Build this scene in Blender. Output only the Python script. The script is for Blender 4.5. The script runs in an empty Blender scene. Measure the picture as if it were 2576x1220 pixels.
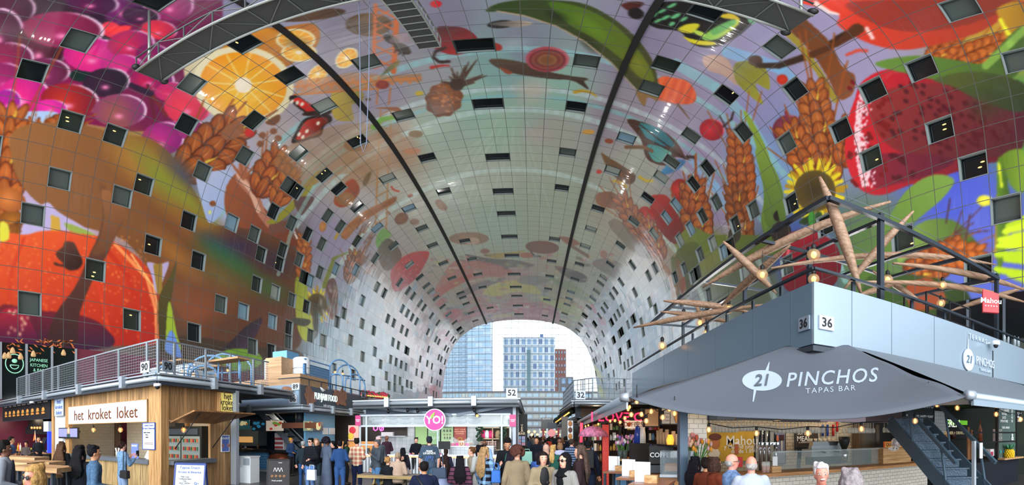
import bpy,bmesh,math,random
import numpy as np
from mathutils import Vector,Matrix,Euler

# ---------------------------------------------------------------- camera (equirectangular panorama), world, light
F,VX,VY,H=1095.0,1338.0,1088.0,2.0      # pixels per radian, centre column, horizon row, eye height
scene=bpy.context.scene
col=scene.collection
cd=bpy.data.cameras.new('camera')
cam=bpy.data.objects.new('camera',cd);col.objects.link(cam)
cam.location=(0,0,H);cam.rotation_euler=(math.pi/2,0,0)
cd.type='PANO'
pc=cd.cycles if hasattr(cd,'cycles')and hasattr(cd.cycles,'panorama_type')else cd
pc.panorama_type='EQUIRECTANGULAR'
pc.longitude_min=(0-VX)/F;pc.longitude_max=(2576-VX)/F
pc.latitude_min=(VY-1220)/F;pc.latitude_max=VY/F
cd.clip_end=2000
scene.camera=cam
scene.view_settings.view_transform='Standard'
scene.view_settings.look='None'
scene.view_settings.gamma=1
scene.view_settings.use_curve_mapping=False
scene.view_settings.exposure=-0.18

w=bpy.data.worlds.new('world');scene.world=w;w.use_nodes=True
bg=w.node_tree.nodes['Background']
bg.inputs[0].default_value=(0.86,0.94,1.0,1);bg.inputs[1].default_value=3.0

def area(name,loc,rot,sx,sy,power,color=(1,1,1)):
    l=bpy.data.lights.new(name,'AREA');l.shape='RECTANGLE';l.size=sx;l.size_y=sy
    l.energy=power;l.color=color
    o=bpy.data.objects.new(name,l);col.objects.link(o);o.location=loc;o.rotation_euler=rot
    return o
# daylight entering through the glass end of the hall behind the viewer
area('daylight_entrance',(-3.5,-45,22),(math.pi/2,0,0),70,50,68000,(0.93,0.97,1.0))
# point lamp for bulbs and stall interiors
def point(name,loc,power,color=(1,.62,.3),r=.04):
    l=bpy.data.lights.new(name,'POINT');l.energy=power;l.color=color;l.shadow_soft_size=r
    o=bpy.data.objects.new(name,l);col.objects.link(o);o.location=loc
    return o

# ---------------------------------------------------------------- pixel -> ray helpers
def ray(x,y):
    t=(x-VX)/F;e=(VY-y)/F
    return Vector((math.sin(t)*math.cos(e),math.cos(t)*math.cos(e),math.sin(e)))
def atY(x,y,Y):
    d=ray(x,y);k=Y/d.y;return Vector((d.x*k,Y,H+d.z*k))
def atX(x,y,X):
    d=ray(x,y);k=X/d.x;return Vector((X,d.y*k,H+d.z*k))
def atZ(x,y,Z):
    d=ray(x,y);k=(Z-H)/d.z;return Vector((d.x*k,d.y*k,Z))
def atR(x,y,R):
    t=(x-VX)/F;e=(VY-y)/F
    return Vector((math.sin(t)*R,math.cos(t)*R,H+R*math.tan(e)))

# ---------------------------------------------------------------- materials
def lin(c):
    if isinstance(c,str):
        c=[int(c[i:i+2],16)/255 for i in(1,3,5)]
    return tuple((v/12.92 if v<=.04045 else((v+.055)/1.055)**2.4)for v in c[:3])
_M={}
def mat(name,c='#808080',rough=.6,metal=0,bump=0,bscale=30,var=0,vscale=8,emit=0,alpha=1,spec=.5,coat=0,trans=0,stretch=None):
    if name in _M:return _M[name]
    m=bpy.data.materials.new(name);m.use_nodes=True
    nt=m.node_tree;b=nt.nodes['Principled BSDF']
    L=lin(c)
    b.inputs['Base Color'].default_value=(*L,1);b.inputs['Roughness'].default_value=rough
    b.inputs['Metallic'].default_value=metal;b.inputs['Specular IOR Level'].default_value=spec
    b.inputs['Coat Weight'].default_value=coat
    if alpha<1:b.inputs['Alpha'].default_value=alpha
    if trans:b.inputs['Transmission Weight'].default_value=trans
    if emit:
        b.inputs['Emission Color'].default_value=(*L,1);b.inputs['Emission Strength'].default_value=emit
    if var or bump:
        tc=nt.nodes.new('ShaderNodeTexCoord');mp=nt.nodes.new('ShaderNodeMapping')
        nt.links.new(tc.outputs['Object'],mp.inputs[0])
        if stretch:mp.inputs['Scale'].default_value=stretch
    if var:
        n=nt.nodes.new('ShaderNodeTexNoise');n.inputs['Scale'].default_value=vscale;n.inputs['Detail'].default_value=6
        nt.links.new(mp.outputs[0],n.inputs[0])
        r=nt.nodes.new('ShaderNodeValToRGB')
        r.color_ramp.elements[0].position=.3;r.color_ramp.elements[1].position=.7
        r.color_ramp.elements[0].color=(*[max(0,v*(1-var))for v in L],1)
        r.color_ramp.elements[1].color=(*[min(1,v*(1+var))for v in L],1)
        nt.links.new(n.outputs[0],r.inputs[0]);nt.links.new(r.outputs[0],b.inputs['Base Color'])
    if bump:
        n=nt.nodes.new('ShaderNodeTexNoise');n.inputs['Scale'].default_value=bscale;n.inputs['Detail'].default_value=4
        nt.links.new(mp.outputs[0],n.inputs[0])
        bp=nt.nodes.new('ShaderNodeBump');bp.inputs['Strength'].default_value=bump;bp.inputs['Distance'].default_value=.02
        nt.links.new(n.outputs[0],bp.inputs['Height']);nt.links.new(bp.outputs[0],b.inputs['Normal'])
    _M[name]=m
    return m
def wood(name,c1,c2,scale=3,axis='Z',plank=0):
    if name in _M:return _M[name]
    m=mat(name,c1,.6);nt=m.node_tree;b=nt.nodes['Principled BSDF']
    tc=nt.nodes.new('ShaderNodeTexCoord');mp=nt.nodes.new('ShaderNodeMapping')
    s=[14,14,14];s['XYZ'.index(axis)]=.8
    mp.inputs['Scale'].default_value=[v*scale/3 for v in s]
    n=nt.nodes.new('ShaderNodeTexNoise');n.inputs['Scale'].default_value=1.5;n.inputs['Detail'].default_value=8;n.inputs['Distortion'].default_value=.6
    r=nt.nodes.new('ShaderNodeValToRGB')
    r.color_ramp.elements[0].color=(*lin(c2),1);r.color_ramp.elements[1].color=(*lin(c1),1)
    r.color_ramp.elements[0].position=.3;r.color_ramp.elements[1].position=.62
    nt.links.new(tc.outputs['Object'],mp.inputs[0]);nt.links.new(mp.outputs[0],n.inputs[0]);nt.links.new(n.outputs[0],r.inputs[0])
    out=r.outputs[0]
    if plank:
        # planks: a tint per board and a dark joint, across the board direction
        sp=nt.nodes.new('ShaderNodeSeparateXYZ');nt.links.new(tc.outputs['Object'],sp.inputs[0])
        a=nt.nodes.new('ShaderNodeMath');a.operation='ADD'
        o1,o2=[i for i in range(3)if i!='XYZ'.index(axis)]
        nt.links.new(sp.outputs[o1],a.inputs[0]);nt.links.new(sp.outputs[o2],a.inputs[1])
        d=nt.nodes.new('ShaderNodeMath');d.operation='DIVIDE';d.inputs[1].default_value=plank;nt.links.new(a.outputs[0],d.inputs[0])
        f=nt.nodes.new('ShaderNodeMath');f.operation='FLOOR';nt.links.new(d.outputs[0],f.inputs[0])
        wn=nt.nodes.new('ShaderNodeTexWhiteNoise');wn.noise_dimensions='1D';nt.links.new(f.outputs[0],wn.inputs['W'])
        fr=nt.nodes.new('ShaderNodeMath');fr.operation='FRACT';nt.links.new(d.outputs[0],fr.inputs[0])
        gt=nt.nodes.new('ShaderNodeMath');gt.operation='GREATER_THAN';gt.inputs[1].default_value=.05;nt.links.new(fr.outputs[0],gt.inputs[0])
        ml=nt.nodes.new('ShaderNodeMath');ml.operation='MULTIPLY_ADD';ml.inputs[1].default_value=.55;ml.inputs[2].default_value=.6
        nt.links.new(wn.outputs['Value'],ml.inputs[0])
        m2=nt.nodes.new('ShaderNodeMath');m2.operation='MULTIPLY';nt.links.new(ml.outputs[0],m2.inputs[0]);nt.links.new(gt.outputs[0],m2.inputs[1])
        vm=nt.nodes.new('ShaderNodeVectorMath');vm.operation='SCALE'
        nt.links.new(out,vm.inputs[0]);nt.links.new(m2.outputs[0],vm.inputs['Scale']);out=vm.outputs[0]
    nt.links.new(out,b.inputs['Base Color'])
    return m
def tiles(name,c,cg,w_=.2,h_=.1,rough=.15,axis='XZ',off=.5):
    if name in _M:return _M[name]
    m=mat(name,c,rough);nt=m.node_tree;b=nt.nodes['Principled BSDF']
    tc=nt.nodes.new('ShaderNodeTexCoord');sp=nt.nodes.new('ShaderNodeSeparateXYZ');cb=nt.nodes.new('ShaderNodeCombineXYZ')
    nt.links.new(tc.outputs['Object'],sp.inputs[0])
    ad=nt.nodes.new('ShaderNodeMath');ad.operation='ADD';nt.links.new(sp.outputs[0],ad.inputs[0]);nt.links.new(sp.outputs[1],ad.inputs[1])
    nt.links.new(ad.outputs[0],cb.inputs[0]);nt.links.new(sp.outputs[2],cb.inputs[1])
    br=nt.nodes.new('ShaderNodeTexBrick');br.inputs['Scale'].default_value=1
    br.inputs['Brick Width'].default_value=w_;br.inputs['Row Height'].default_value=h_;br.inputs['Mortar Size'].default_value=.006
    br.offset=off
    br.inputs['Color1'].default_value=(*lin(c),1);br.inputs['Color2'].default_value=(*[v*.9 for v in lin(c)],1);br.inputs['Mortar'].default_value=(*lin(cg),1)
    nt.links.new(cb.outputs[0],br.inputs[0]);nt.links.new(br.outputs['Color'],b.inputs['Base Color'])
    bp=nt.nodes.new('ShaderNodeBump');bp.inputs['Strength'].default_value=.4;bp.inputs['Distance'].default_value=.01;bp.invert=True
    nt.links.new(br.outputs['Fac'],bp.inputs['Height']);nt.links.new(bp.outputs[0],b.inputs['Normal'])
    return m
def glass(name,c='#dfeef2',a=.22,rough=.03):
    if name in _M:return _M[name]
    m=mat(name,c,rough,alpha=a,spec=.8)
    return m

# ---------------------------------------------------------------- mesh builder
class MB:
    def __init__(s):s.v=[];s.f=[];s.mi=[];s.mats=[];s.smooth=[]
    def m(s,mt):
        if mt not in s.mats:s.mats.append(mt)
        return s.mats.index(mt)
    def add(s,vs,fs,mt,sm=False):
        o=len(s.v);k=s.m(mt)
        s.v+=[tuple(v)for v in vs]
        for f in fs:s.f.append(tuple(i+o for i in f));s.mi.append(k);s.smooth.append(sm)
    def box(s,p0,p1,mt,rz=0,piv=None):
        x0,y0,z0=p0;x1,y1,z1=p1
        vs=[Vector((x,y,z))for z in(z0,z1)for y in(y0,y1)for x in(x0,x1)]
        if rz:
            pv=Vector(piv if piv else((x0+x1)/2,(y0+y1)/2,0));R=Matrix.Rotation(rz,3,'Z')
            vs=[R@(v-pv)+pv for v in vs]
        s.add(vs,[(0,2,3,1),(4,5,7,6),(0,1,5,4),(2,6,7,3),(0,4,6,2),(1,3,7,5)],mt)
    def cbox(s,c,d,mt,rz=0):
        s.box((c[0]-d[0]/2,c[1]-d[1]/2,c[2]-d[2]/2),(c[0]+d[0]/2,c[1]+d[1]/2,c[2]+d[2]/2),mt,rz)
    def bar(s,a,b,w_,h_,mt,up=(0,0,1)):
        a=Vector(a);b=Vector(b);d=(b-a).normalized();u=Vector(up)
        if abs(d.dot(u))>.98:u=Vector((0,1,0))
        sd=d.cross(u).normalized();u=sd.cross(d)
        vs=[]
        for p in(a,b):
            for(i,j)in((-1,-1),(1,-1),(1,1),(-1,1)):vs.append(p+sd*(i*w_/2)+u*(j*h_/2))
        s.add(vs,[(0,1,2,3),(7,6,5,4),(0,4,5,1),(1,5,6,2),(2,6,7,3),(3,7,4,0)],mt)
    def tube(s,pts,r,mt,n=8,cap=True,sm=True):
        pts=[Vector(p)for p in pts];k=len(pts)
        rs=r if isinstance(r,(list,tuple))else[r]*k
        vs=[];prev=None
        for i,p in enumerate(pts):
            d=(pts[min(i+1,k-1)]-pts[max(i-1,0)])
            if d.length<1e-9:d=Vector((0,0,1))
            d.normalize()
            if prev is None:
                u=Vector((0,0,1))if abs(d.z)<.9 else Vector((1,0,0))
                sd=d.cross(u).normalized()
            else:sd=(prev-d*prev.dot(d)).normalized()
            prev=sd;u=sd.cross(d)
            for j in range(n):
                a=2*math.pi*j/n;vs.append(p+(sd*math.cos(a)+u*math.sin(a))*rs[i])
        fs=[]
        for i in range(k-1):
            for j in range(n):fs.append((i*n+j,i*n+(j+1)%n,(i+1)*n+(j+1)%n,(i+1)*n+j))
        if cap:fs.append(tuple(range(n-1,-1,-1)));fs.append(tuple((k-1)*n+j for j in range(n)))
        s.add(vs,fs,mt,sm)
    def lathe(s,prof,c,mt,n=14,sm=True,sc=(1,1,1),R=None):
        vs=[];fs=[]
        c=Vector(c)
        for(r,z)in prof:
            for j in range(n):
                a=2*math.pi*j/n;v=Vector((math.cos(a)*r*sc[0],math.sin(a)*r*sc[1],z*sc[2]))
                if R is not None:v=R@v
                vs.append(v+c)
        for i in range(len(prof)-1):
            for j in range(n):fs.append((i*n+j,i*n+(j+1)%n,(i+1)*n+(j+1)%n,(i+1)*n+j))
        if prof[0][0]>1e-4:fs.append(tuple(range(n-1,-1,-1)))
        if prof[-1][0]>1e-4:fs.append(tuple((len(prof)-1)*n+j for j in range(n)))
        s.add(vs,fs,mt,sm)
    def ball(s,c,r,mt,n=10,m=7,sc=(1,1,1),R=None):
        s.lathe([(r*math.sin(math.pi*i/m),-r*math.cos(math.pi*i/m))for i in range(m+1)],c,mt,n,True,sc,R)
    def quad(s,a,b,c,d,mt,t=0):
        a,b,c,d=[Vector(v)for v in(a,b,c,d)]
        if not t:s.add([a,b,c,d],[(0,1,2,3)],mt);return
        n=(b-a).cross(d-a).normalized()*t
        vs=[a,b,c,d,a-n,b-n,c-n,d-n]
        s.add(vs,[(0,1,2,3),(7,6,5,4),(0,4,5,1),(1,5,6,2),(2,6,7,3),(3,7,4,0)],mt)
    def prism(s,poly,ext,mt):
        n=len(poly);poly=[Vector(p)for p in poly];e=Vector(ext)
        s.add(poly+[p+e for p in poly],[tuple(range(n)),tuple(range(2*n-1,n-1,-1))]+[(i,i+n,(i+1)%n+n,(i+1)%n)for i in range(n)],mt)
    def obj(s,name,parent=None,bevel=0,label=None,local=False,**kw):
        me=bpy.data.meshes.new(name)
        vs=s.v
        if parent is not None and not local:
            pl=parent.matrix_world.inverted()if False else None
            off=WP(parent);iv=off.inverted();vs=[iv@Vector(v)for v in s.v]
        me.from_pydata([tuple(v)for v in vs],[],s.f)
        for mt in s.mats:me.materials.append(mt)
        me.polygons.foreach_set('material_index',s.mi);me.polygons.foreach_set('use_smooth',s.smooth)
        me.update()
        bm=bmesh.new();bm.from_mesh(me);bmesh.ops.recalc_face_normals(bm,faces=bm.faces);bm.to_mesh(me);bm.free()
        o=bpy.data.objects.new(name,me);col.objects.link(o)
        if parent is not None:o.parent=parent
        if bevel:
            b=o.modifiers.new('bevel','BEVEL');b.width=bevel;b.segments=1;b.limit_method='ANGLE'
        if label:o['label']=label
        for k,v in kw.items():o[k]=v
        return o
def WP(o):
    M_=Matrix.LocRotScale(o.location,o.rotation_euler,o.scale)
    return(WP(o.parent)@M_)if o.parent else M_
def thing(name,label,cat,loc=(0,0,0),rz=0,group=None):
    o=bpy.data.objects.new(name,None);col.objects.link(o);o.empty_display_size=.1
    o.location=loc;o.rotation_euler=(0,0,rz);o['label']=label;o['category']=cat
    if group:o['group']=group
    return o
def tag(o,label,cat,group=None,kind=None):
    o['label']=label;o['category']=cat
    if group:o['group']=group
    if kind:o['kind']=kind
    return o
def struct(o):o['kind']='structure';return o
def dup(root,loc=None,rz=None,label=None,group=None):
    r=root.copy();col.objects.link(r)
    if loc is not None:r.location=loc
    if rz is not None:r.rotation_euler=(0,0,rz)
    if label:r['label']=label
    if group:r['group']=group
    for ch in list(root.children):
        c=ch.copy();col.objects.link(c);c.parent=r
        for g in list(ch.children):
            d=g.copy();col.objects.link(d);d.parent=c
    return r
def text_obj(s,name,size,mt,parent=None,M4=None,ext=.004,bold=0,shear=0,space=1,align='CENTER',sx=1,body_off=0):
    """lettering as a mesh; M4 maps the text plane (x right, y up) into the world"""
    cu=bpy.data.curves.new(name,'FONT');cu.body=s;cu.size=size;cu.extrude=ext;cu.align_x=align;cu.align_y='CENTER'
    cu.offset=bold*size;cu.shear=shear;cu.space_character=space;cu.resolution_u=2
    o=bpy.data.objects.new(name,cu);col.objects.link(o)
    me=bpy.data.meshes.new_from_object(o);bpy.data.objects.remove(o);bpy.data.curves.remove(cu)
    if sx!=1:me.transform(Matrix.Diagonal((sx,1,1,1)))
    Mw=M4 if M4 is not None else Matrix()
    if parent is not None:Mw=WP(parent).inverted()@Mw
    me.transform(Mw);me.materials.clear();me.materials.append(mt)
    o=bpy.data.objects.new(name,me);col.objects.link(o)
    if parent is not None:o.parent=parent
    return o
def frameM(p,right,up):
    r=Vector(right).normalized();u=Vector(up);u=(u-r*u.dot(r)).normalized();n=r.cross(u)
    return Matrix(((r.x,u.x,n.x,p[0]),(r.y,u.y,n.y,p[1]),(r.z,u.z,n.z,p[2]),(0,0,0,1)))
random.seed(7)
# ---------------------------------------------------------------- the vault: profile, panel grid, printed produce panels
XC,PITCH,Y0G,DEND,YNEAR=-3.5,1.66,0.7,124.0,-10.0
_pr=[(0,34.85),(4.7,34.65),(8.8,34.05),(12.7,32.9),(15.2,31.4),(17.1,29.8),(18.8,27.4),(20.1,24.8),(21.3,21),(22.05,16.3),(22.4,12.2),(22.4,6),(22.4,3)]
def _spline(P,n=40):
    P=[np.array(p,float)for p in P];P=[P[0]*[-1,1]+0 if False else np.array([-P[1][0],P[1][1]])]+P+[2*P[-1]-P[-2]]
    o=[]
    for i in range(1,len(P)-2):
        for k in range(n):
            t=k/n;a,b,c,d=P[i-1:i+3]
            o.append(.5*((2*b)+(-a+c)*t+(2*a-5*b+4*c-d)*t*t+(-a+3*b-3*c+d)*t**3))
    o.append(P[-2]);return np.array(o)
_half=_spline(_pr)
_hs=np.concatenate([[0],np.cumsum(np.hypot(*np.diff(_half,axis=0).T))])
def prof(s):
    """arc length from the crown (positive to the right) -> X, Z"""
    s=np.asarray(s,float);a=np.abs(s)
    return XC+np.sign(s)*np.interp(a,_hs,_half[:,0]),np.interp(a,_hs,_half[:,1])
def s_at_z(z):return float(np.interp(-z,-_half[:,1],_hs))
NS=27                                              # whole panels on each side of the narrow crown panels
sg=[0.0,.75*PITCH]+[.75*PITCH+PITCH*(i+1)for i in range(NS)]
sedges=sorted(set([-v for v in sg]+sg))            # panel seams around the arch
NY=int((DEND-YNEAR)/PITCH)
yedges=[Y0G+PITCH*(i-6)for i in range(NY+2)]
yedges=[y for y in yedges if YNEAR-1<y<DEND-.3]+[DEND]
def vault_hit(x,y):
    d=ray(x,y)
    lo=None
    k=np.linspace(5,160,1600);X=d.x*k;Z=H+d.z*k
    hw=np.interp(-Z,-_half[:,1],_half[:,0],left=0)
    out=(np.abs(X-XC)>hw)|(Z>34.85)
    i=int(np.argmax(out))if out.any()else 1599
    X,Y,Z=X[i],d.y*k[i],Z[i]
    a=min(max(Z,0),34.85)
    if Z>31:s=np.interp(abs(X-XC),_half[:,0],_hs)if abs(X-XC)<22 else s_at_z(Z)
    else:s=s_at_z(Z)
    return math.copysign(s,X-XC),Y,Z
WIN=[(213,97),(94,170),(620,108),(492,207),(190,293),(301,328),(480,305),(4,346),(620,384),(518,424),(379,2),(646,299),(158,475),(374,448),(314,518),(94,558),(478,576),(590,546),(645,576),(393,633),(503,671),(253,691),(92,770),(652,656),(648,731),(562,774),(617,795),(347,810),(500,843),(643,872),(737,189),(810,252),(934,170),(1022,298),(910,362),(755,382),(1078,402),(817,434),(716,451),
(856,470),(982,454),(759,483),(692,523),(1118,485),(903,516),(819,530),(1035,527),(734,552),(853,557),(952,569),(1062,570),(775,580),(900,600),(992,615),(813,607),(1170,607),(1091,618),(716,615),(945,644),(757,640),(1031,663),(1116,662),(1186,654),(898,672),(690,676),(809,674),(840,689),(1008,705),(1057,695),(1139,702),(1201,691),(752,709),(781,723),(948,716),(1073,718),(1083,729),(970,732),(1156,735),(1213,725),(692,752),(914,748),(1031,732),(1042,745),(1097,749),(1162,746),(734,770),(773,786),(868,775),(1058,764),(1172,763),(1013,773),(1069,775),(1114,773),(1231,777),(1026,786),(1183,786),(1037,797),(977,795),(1087,793),(1127,791),(912,804),(993,808),(1049,808),(1194,807),(1102,812),(1143,813),(942,820),(847,824),(689,824),(1013,822),(1025,833),(1156,828),(730,837),(1076,835),(883,844),
(1471,139),(1442,280),(1422,391),(1679,151),(1641,211),(1814,242),(1576,337),(1727,344),(1855,335),(1936,123),(1680,411),(1776,415),(1531,434),(1769,25),(1410,480),(1653,451),(1742,454),(1621,499),(1503,519),(1696,510),(1806,492),(1903,503),(1673,543),(1769,528),(1852,543),(1484,577),(1587,559),(1738,562),(1711,591),(1792,593),(1637,588),(1393,606),(1471,615),(1553,618),(1760,624),(1846,625),(1387,653),(1456,661),(1534,660),(1718,663),(1817,651),(1587,669),(1644,669),(1632,687),(1697,687),(1516,694),(1382,691),(1445,700),(1763,694),(1868,701),(1561,703),(1507,714),(1545,732),(1745,710),(1594,732),(1500,730),(1377,725),(1435,734),(1536,745),(1489,750),(1431,749),(1630,752),(1781,750),(1706,757),(1522,765),(1374,756),(1426,765),(1480,772),(1561,773),(1516,777),(1552,784),(1419,787),(1590,795),(1545,797),(1469,793),(1369,795),(1507,795),(1413,808),(1579,806),(1648,790),(1536,809),(1496,812),(1460,816),(1565,824),(1453,830),(1619,820),(1556,835),(1518,838),
(1977,227),(2168,218),(2289,159),(2545,178),(2385,18),(1961,355),(2105,359),(2343,350),(2173,424),(2424,435),(2564,527),(2010,518),(2092,585),(2247,616),(1989,638),(2431,693),
(1128,792),(1144,814),(1154,829),(1162,838),(1125,840),(1136,853),(1142,860),(1097,854),(1104,861),(1079,878),(1120,877),(1126,883),(1104,899),(1110,903),(1119,912),(1075,913),(1087,920),(1063,939),(1106,934),(1110,936),(1086,953),(1100,961),(1106,965),(1073,978),(1092,986),(1098,989),
(1472,792),(1415,807),(1448,839),(1495,815),(1478,842),(1503,856),(1468,861),(1498,865),(1517,836),(1486,878),(1482,885),(1518,878),(1499,901),(1495,908),(1490,915),(1535,903),(1522,915),(1513,923),(1499,936),(1531,943),(1514,955),
(642,877),(730,845),(677,884),(786,857),(815,870),(945,874),(913,909),(984,896),(998,902),(1010,910),(1022,916),(990,854),(1001,860),(1019,873),(1027,879),(959,929),(974,935),(995,944),(1008,949),(892,954),(843,937),(941,968),(1026,957),(1036,961),(982,980),(992,985),(1012,990),(1049,932),(1063,938),(1058,901),(1075,912),
(1539,809),(1562,770),(1580,809),(1592,795),(1618,822),(1559,834),(1539,851),(1545,847),(1577,862),(1584,854),(1618,875),(1556,881),(1562,874),(1589,897),(1579,906),(1570,913),(1561,916),(1542,934),(1531,940),(1520,915),(1571,952),(1556,961),(1550,967)]
CWIN=[(1188,115),(1220,258),(1246,391),(1262,478),(1271,535),(1279,593),(1286,642),(1291,688),(1294,722),(1296,745),(1298,770),(1300,791)]
def cell(x,y,centre=False):
    s,Y,Z=vault_hit(x,y)
    j=int(np.argmin([abs((a+b)/2-Y)for a,b in zip(yedges[:-1],yedges[1:])]))
    if centre:return None,j
    i=int(np.argmin([abs((a+b)/2-s)for a,b in zip(sedges[:-1],sedges[1:])]))
    return i,j
ci=sedges.index(0.0)
holes={}
for x,y in WIN:
    k=cell(x,y)
    if k[0]in(0,len(sedges)-2):continue
    if abs(k[0]-ci+.5)<1:continue
    holes.setdefault(k,(x,y))
choles={}
for x,y in CWIN:choles.setdefault(cell(x,y,True)[1],(x,y))

# ---- painter: colours (0..255) on the vertices of the panel mesh, addressed by where they stand on the vault
def px_of(X,Y,Z):
    r=np.hypot(X,Y)
    return VX+F*np.arctan2(X,Y),VY-F*np.arctan2(Z-H,r)
def C(h):
    return np.array([int(h[i:i+2],16)for i in(1,3,5)],float)if isinstance(h,str)else np.array(h,float)
class Paint:
    def __init__(s,u,v):s.u=u;s.v=v;s.c=np.zeros((len(u),3));s.order=np.argsort(u);s.us=u[s.order]
    def box(s,x0,x1,y0,y1):
        a,b=np.searchsorted(s.us,[x0,x1]);ix=s.order[a:b]
        vv=s.v[ix];return ix[(vv>=y0)&(vv<=y1)]
    def mix(s,ix,c,a):
        a=np.clip(a,0,1)[:,None];s.c[ix]=s.c[ix]*(1-a)+c*a
    def E(s,cx,cy,rx,ry,rot,c1,c2=None,gx=0,gy=0,rim=None,rw=.1,rdir=None,soft=0,a=1,hl=None,wob=0):
        """ellipse: c1 at the core to c2 at the edge; core displaced by gx, gy; rim = lit crescent towards rdir"""
        R=max(rx,ry)*1.05;ix=s.box(cx-R,cx+R,cy-R,cy+R)
        if not len(ix):return
        t=math.radians(rot);dx=s.u[ix]-cx;dy=s.v[ix]-cy
        p=(dx*math.cos(t)+dy*math.sin(t))/rx;q=(-dx*math.sin(t)+dy*math.cos(t))/ry
        if wob:
            an=np.arctan2(q,p);k=1+wob*np.sin(an*9+cx)*.5;p=p/k;q=q/k
        d=np.hypot(p,q);m=d<1;ix=ix[m];p=p[m];q=q[m];d=d[m];dx=dx[m];dy=dy[m]
        c1=C(c1);c2=C(c2)if c2 is not None else c1
        g=np.clip(np.hypot(dx/max(rx,ry)-gx,dy/max(rx,ry)-gy),0,1.2)/1.1
        c=c1*(1-g[:,None])+c2*g[:,None]
        if rim is not None:
            ux,uy=rdir or(.8,-.6);k=(dx*ux+dy*uy)/max(rx,ry)
            w=np.clip((d-(1-rw*2))/(rw*1.2),0,1)*np.clip(k*2.2-.5,0,1)
            c=c*(1-w[:,None])+C(rim)*w[:,None]
        if hl is not None:
            hx,hy,hr,hc=hl;w=np.exp(-((dx/rx-hx)**2+(dy/ry-hy)**2)/hr**2)
            c=c*(1-w[:,None])+C(hc)*w[:,None]
        al=np.full(len(d),float(a))
        if soft:al=a*np.clip((1-d)/soft,0,1)
        s.mix(ix,c,al)
    def P(s,pts,c1,c2=None,ang=0,smooth=True,a=1,stripes=None):
        P_=np.array(pts,float)
        if smooth:
            n=len(P_);o=[]
            for i in range(n):
                A,B,Cc,D=P_[(i-1)%n],P_[i],P_[(i+1)%n],P_[(i+2)%n]
                for k in range(6):
                    t=k/6;o.append(.5*((2*B)+(-A+Cc)*t+(2*A-5*B+4*Cc-D)*t*t+(-A+3*B-3*Cc+D)*t**3))
            P_=np.array(o)
        x0,y0=P_.min(0);x1,y1=P_.max(0);ix=s.box(x0,x1,y0,y1)
        if not len(ix):return
        x=s.u[ix];y=s.v[ix];ins=np.zeros(len(ix),bool);n=len(P_)
        for i in range(n):
            ax,ay=P_[i];bx,by=P_[(i+1)%n]
            if ay==by:continue
            ins^=((ay>y)!=(by>y))&(x<(bx-ax)*(y-ay)/(by-ay)+ax)
        ix=ix[ins];x=x[ins];y=y[ins]
        if not len(ix):return
        c1=C(c1);c2=C(c2)if c2 is not None else c1
        t=math.radians(ang);k=x*math.cos(t)+y*math.sin(t);k=(k-k.min())/(np.ptp(k)+1e-6)
        c=c1*(1-k[:,None])+c2*k[:,None]
        if stripes:
            sc,wd,aa=stripes;tt=math.radians(aa);w=((np.sin((x*math.cos(tt)+y*math.sin(tt))*2*math.pi/wd)>.2)*.5)[:,None]
            c=c*(1-w)+C(sc)*w
        s.mix(ix,c,np.full(len(ix),float(a)))
    def S(s,pts,w,c,w2=None,a=1):
        w2=w if w2 is None else w2;n=len(pts)-1
        for i in range(n):
            (ax,ay),(bx,by)=pts[i],pts[i+1];wa=w+(w2-w)*i/n;wb=w+(w2-w)*(i+1)/n;W=max(wa,wb)
            ix=s.box(min(ax,bx)-W,max(ax,bx)+W,min(ay,by)-W,max(ay,by)+W)
            if not len(ix):continue
            x=s.u[ix];y=s.v[ix];L=(bx-ax)**2+(by-ay)**2+1e-9
            t=np.clip(((x-ax)*(bx-ax)+(y-ay)*(by-ay))/L,0,1);d=np.hypot(x-ax-t*(bx-ax),y-ay-t*(by-ay))
            m=d<(wa+(wb-wa)*t)*.5;s.mix(ix[m],C(c),np.full(m.sum(),float(a)))
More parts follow.
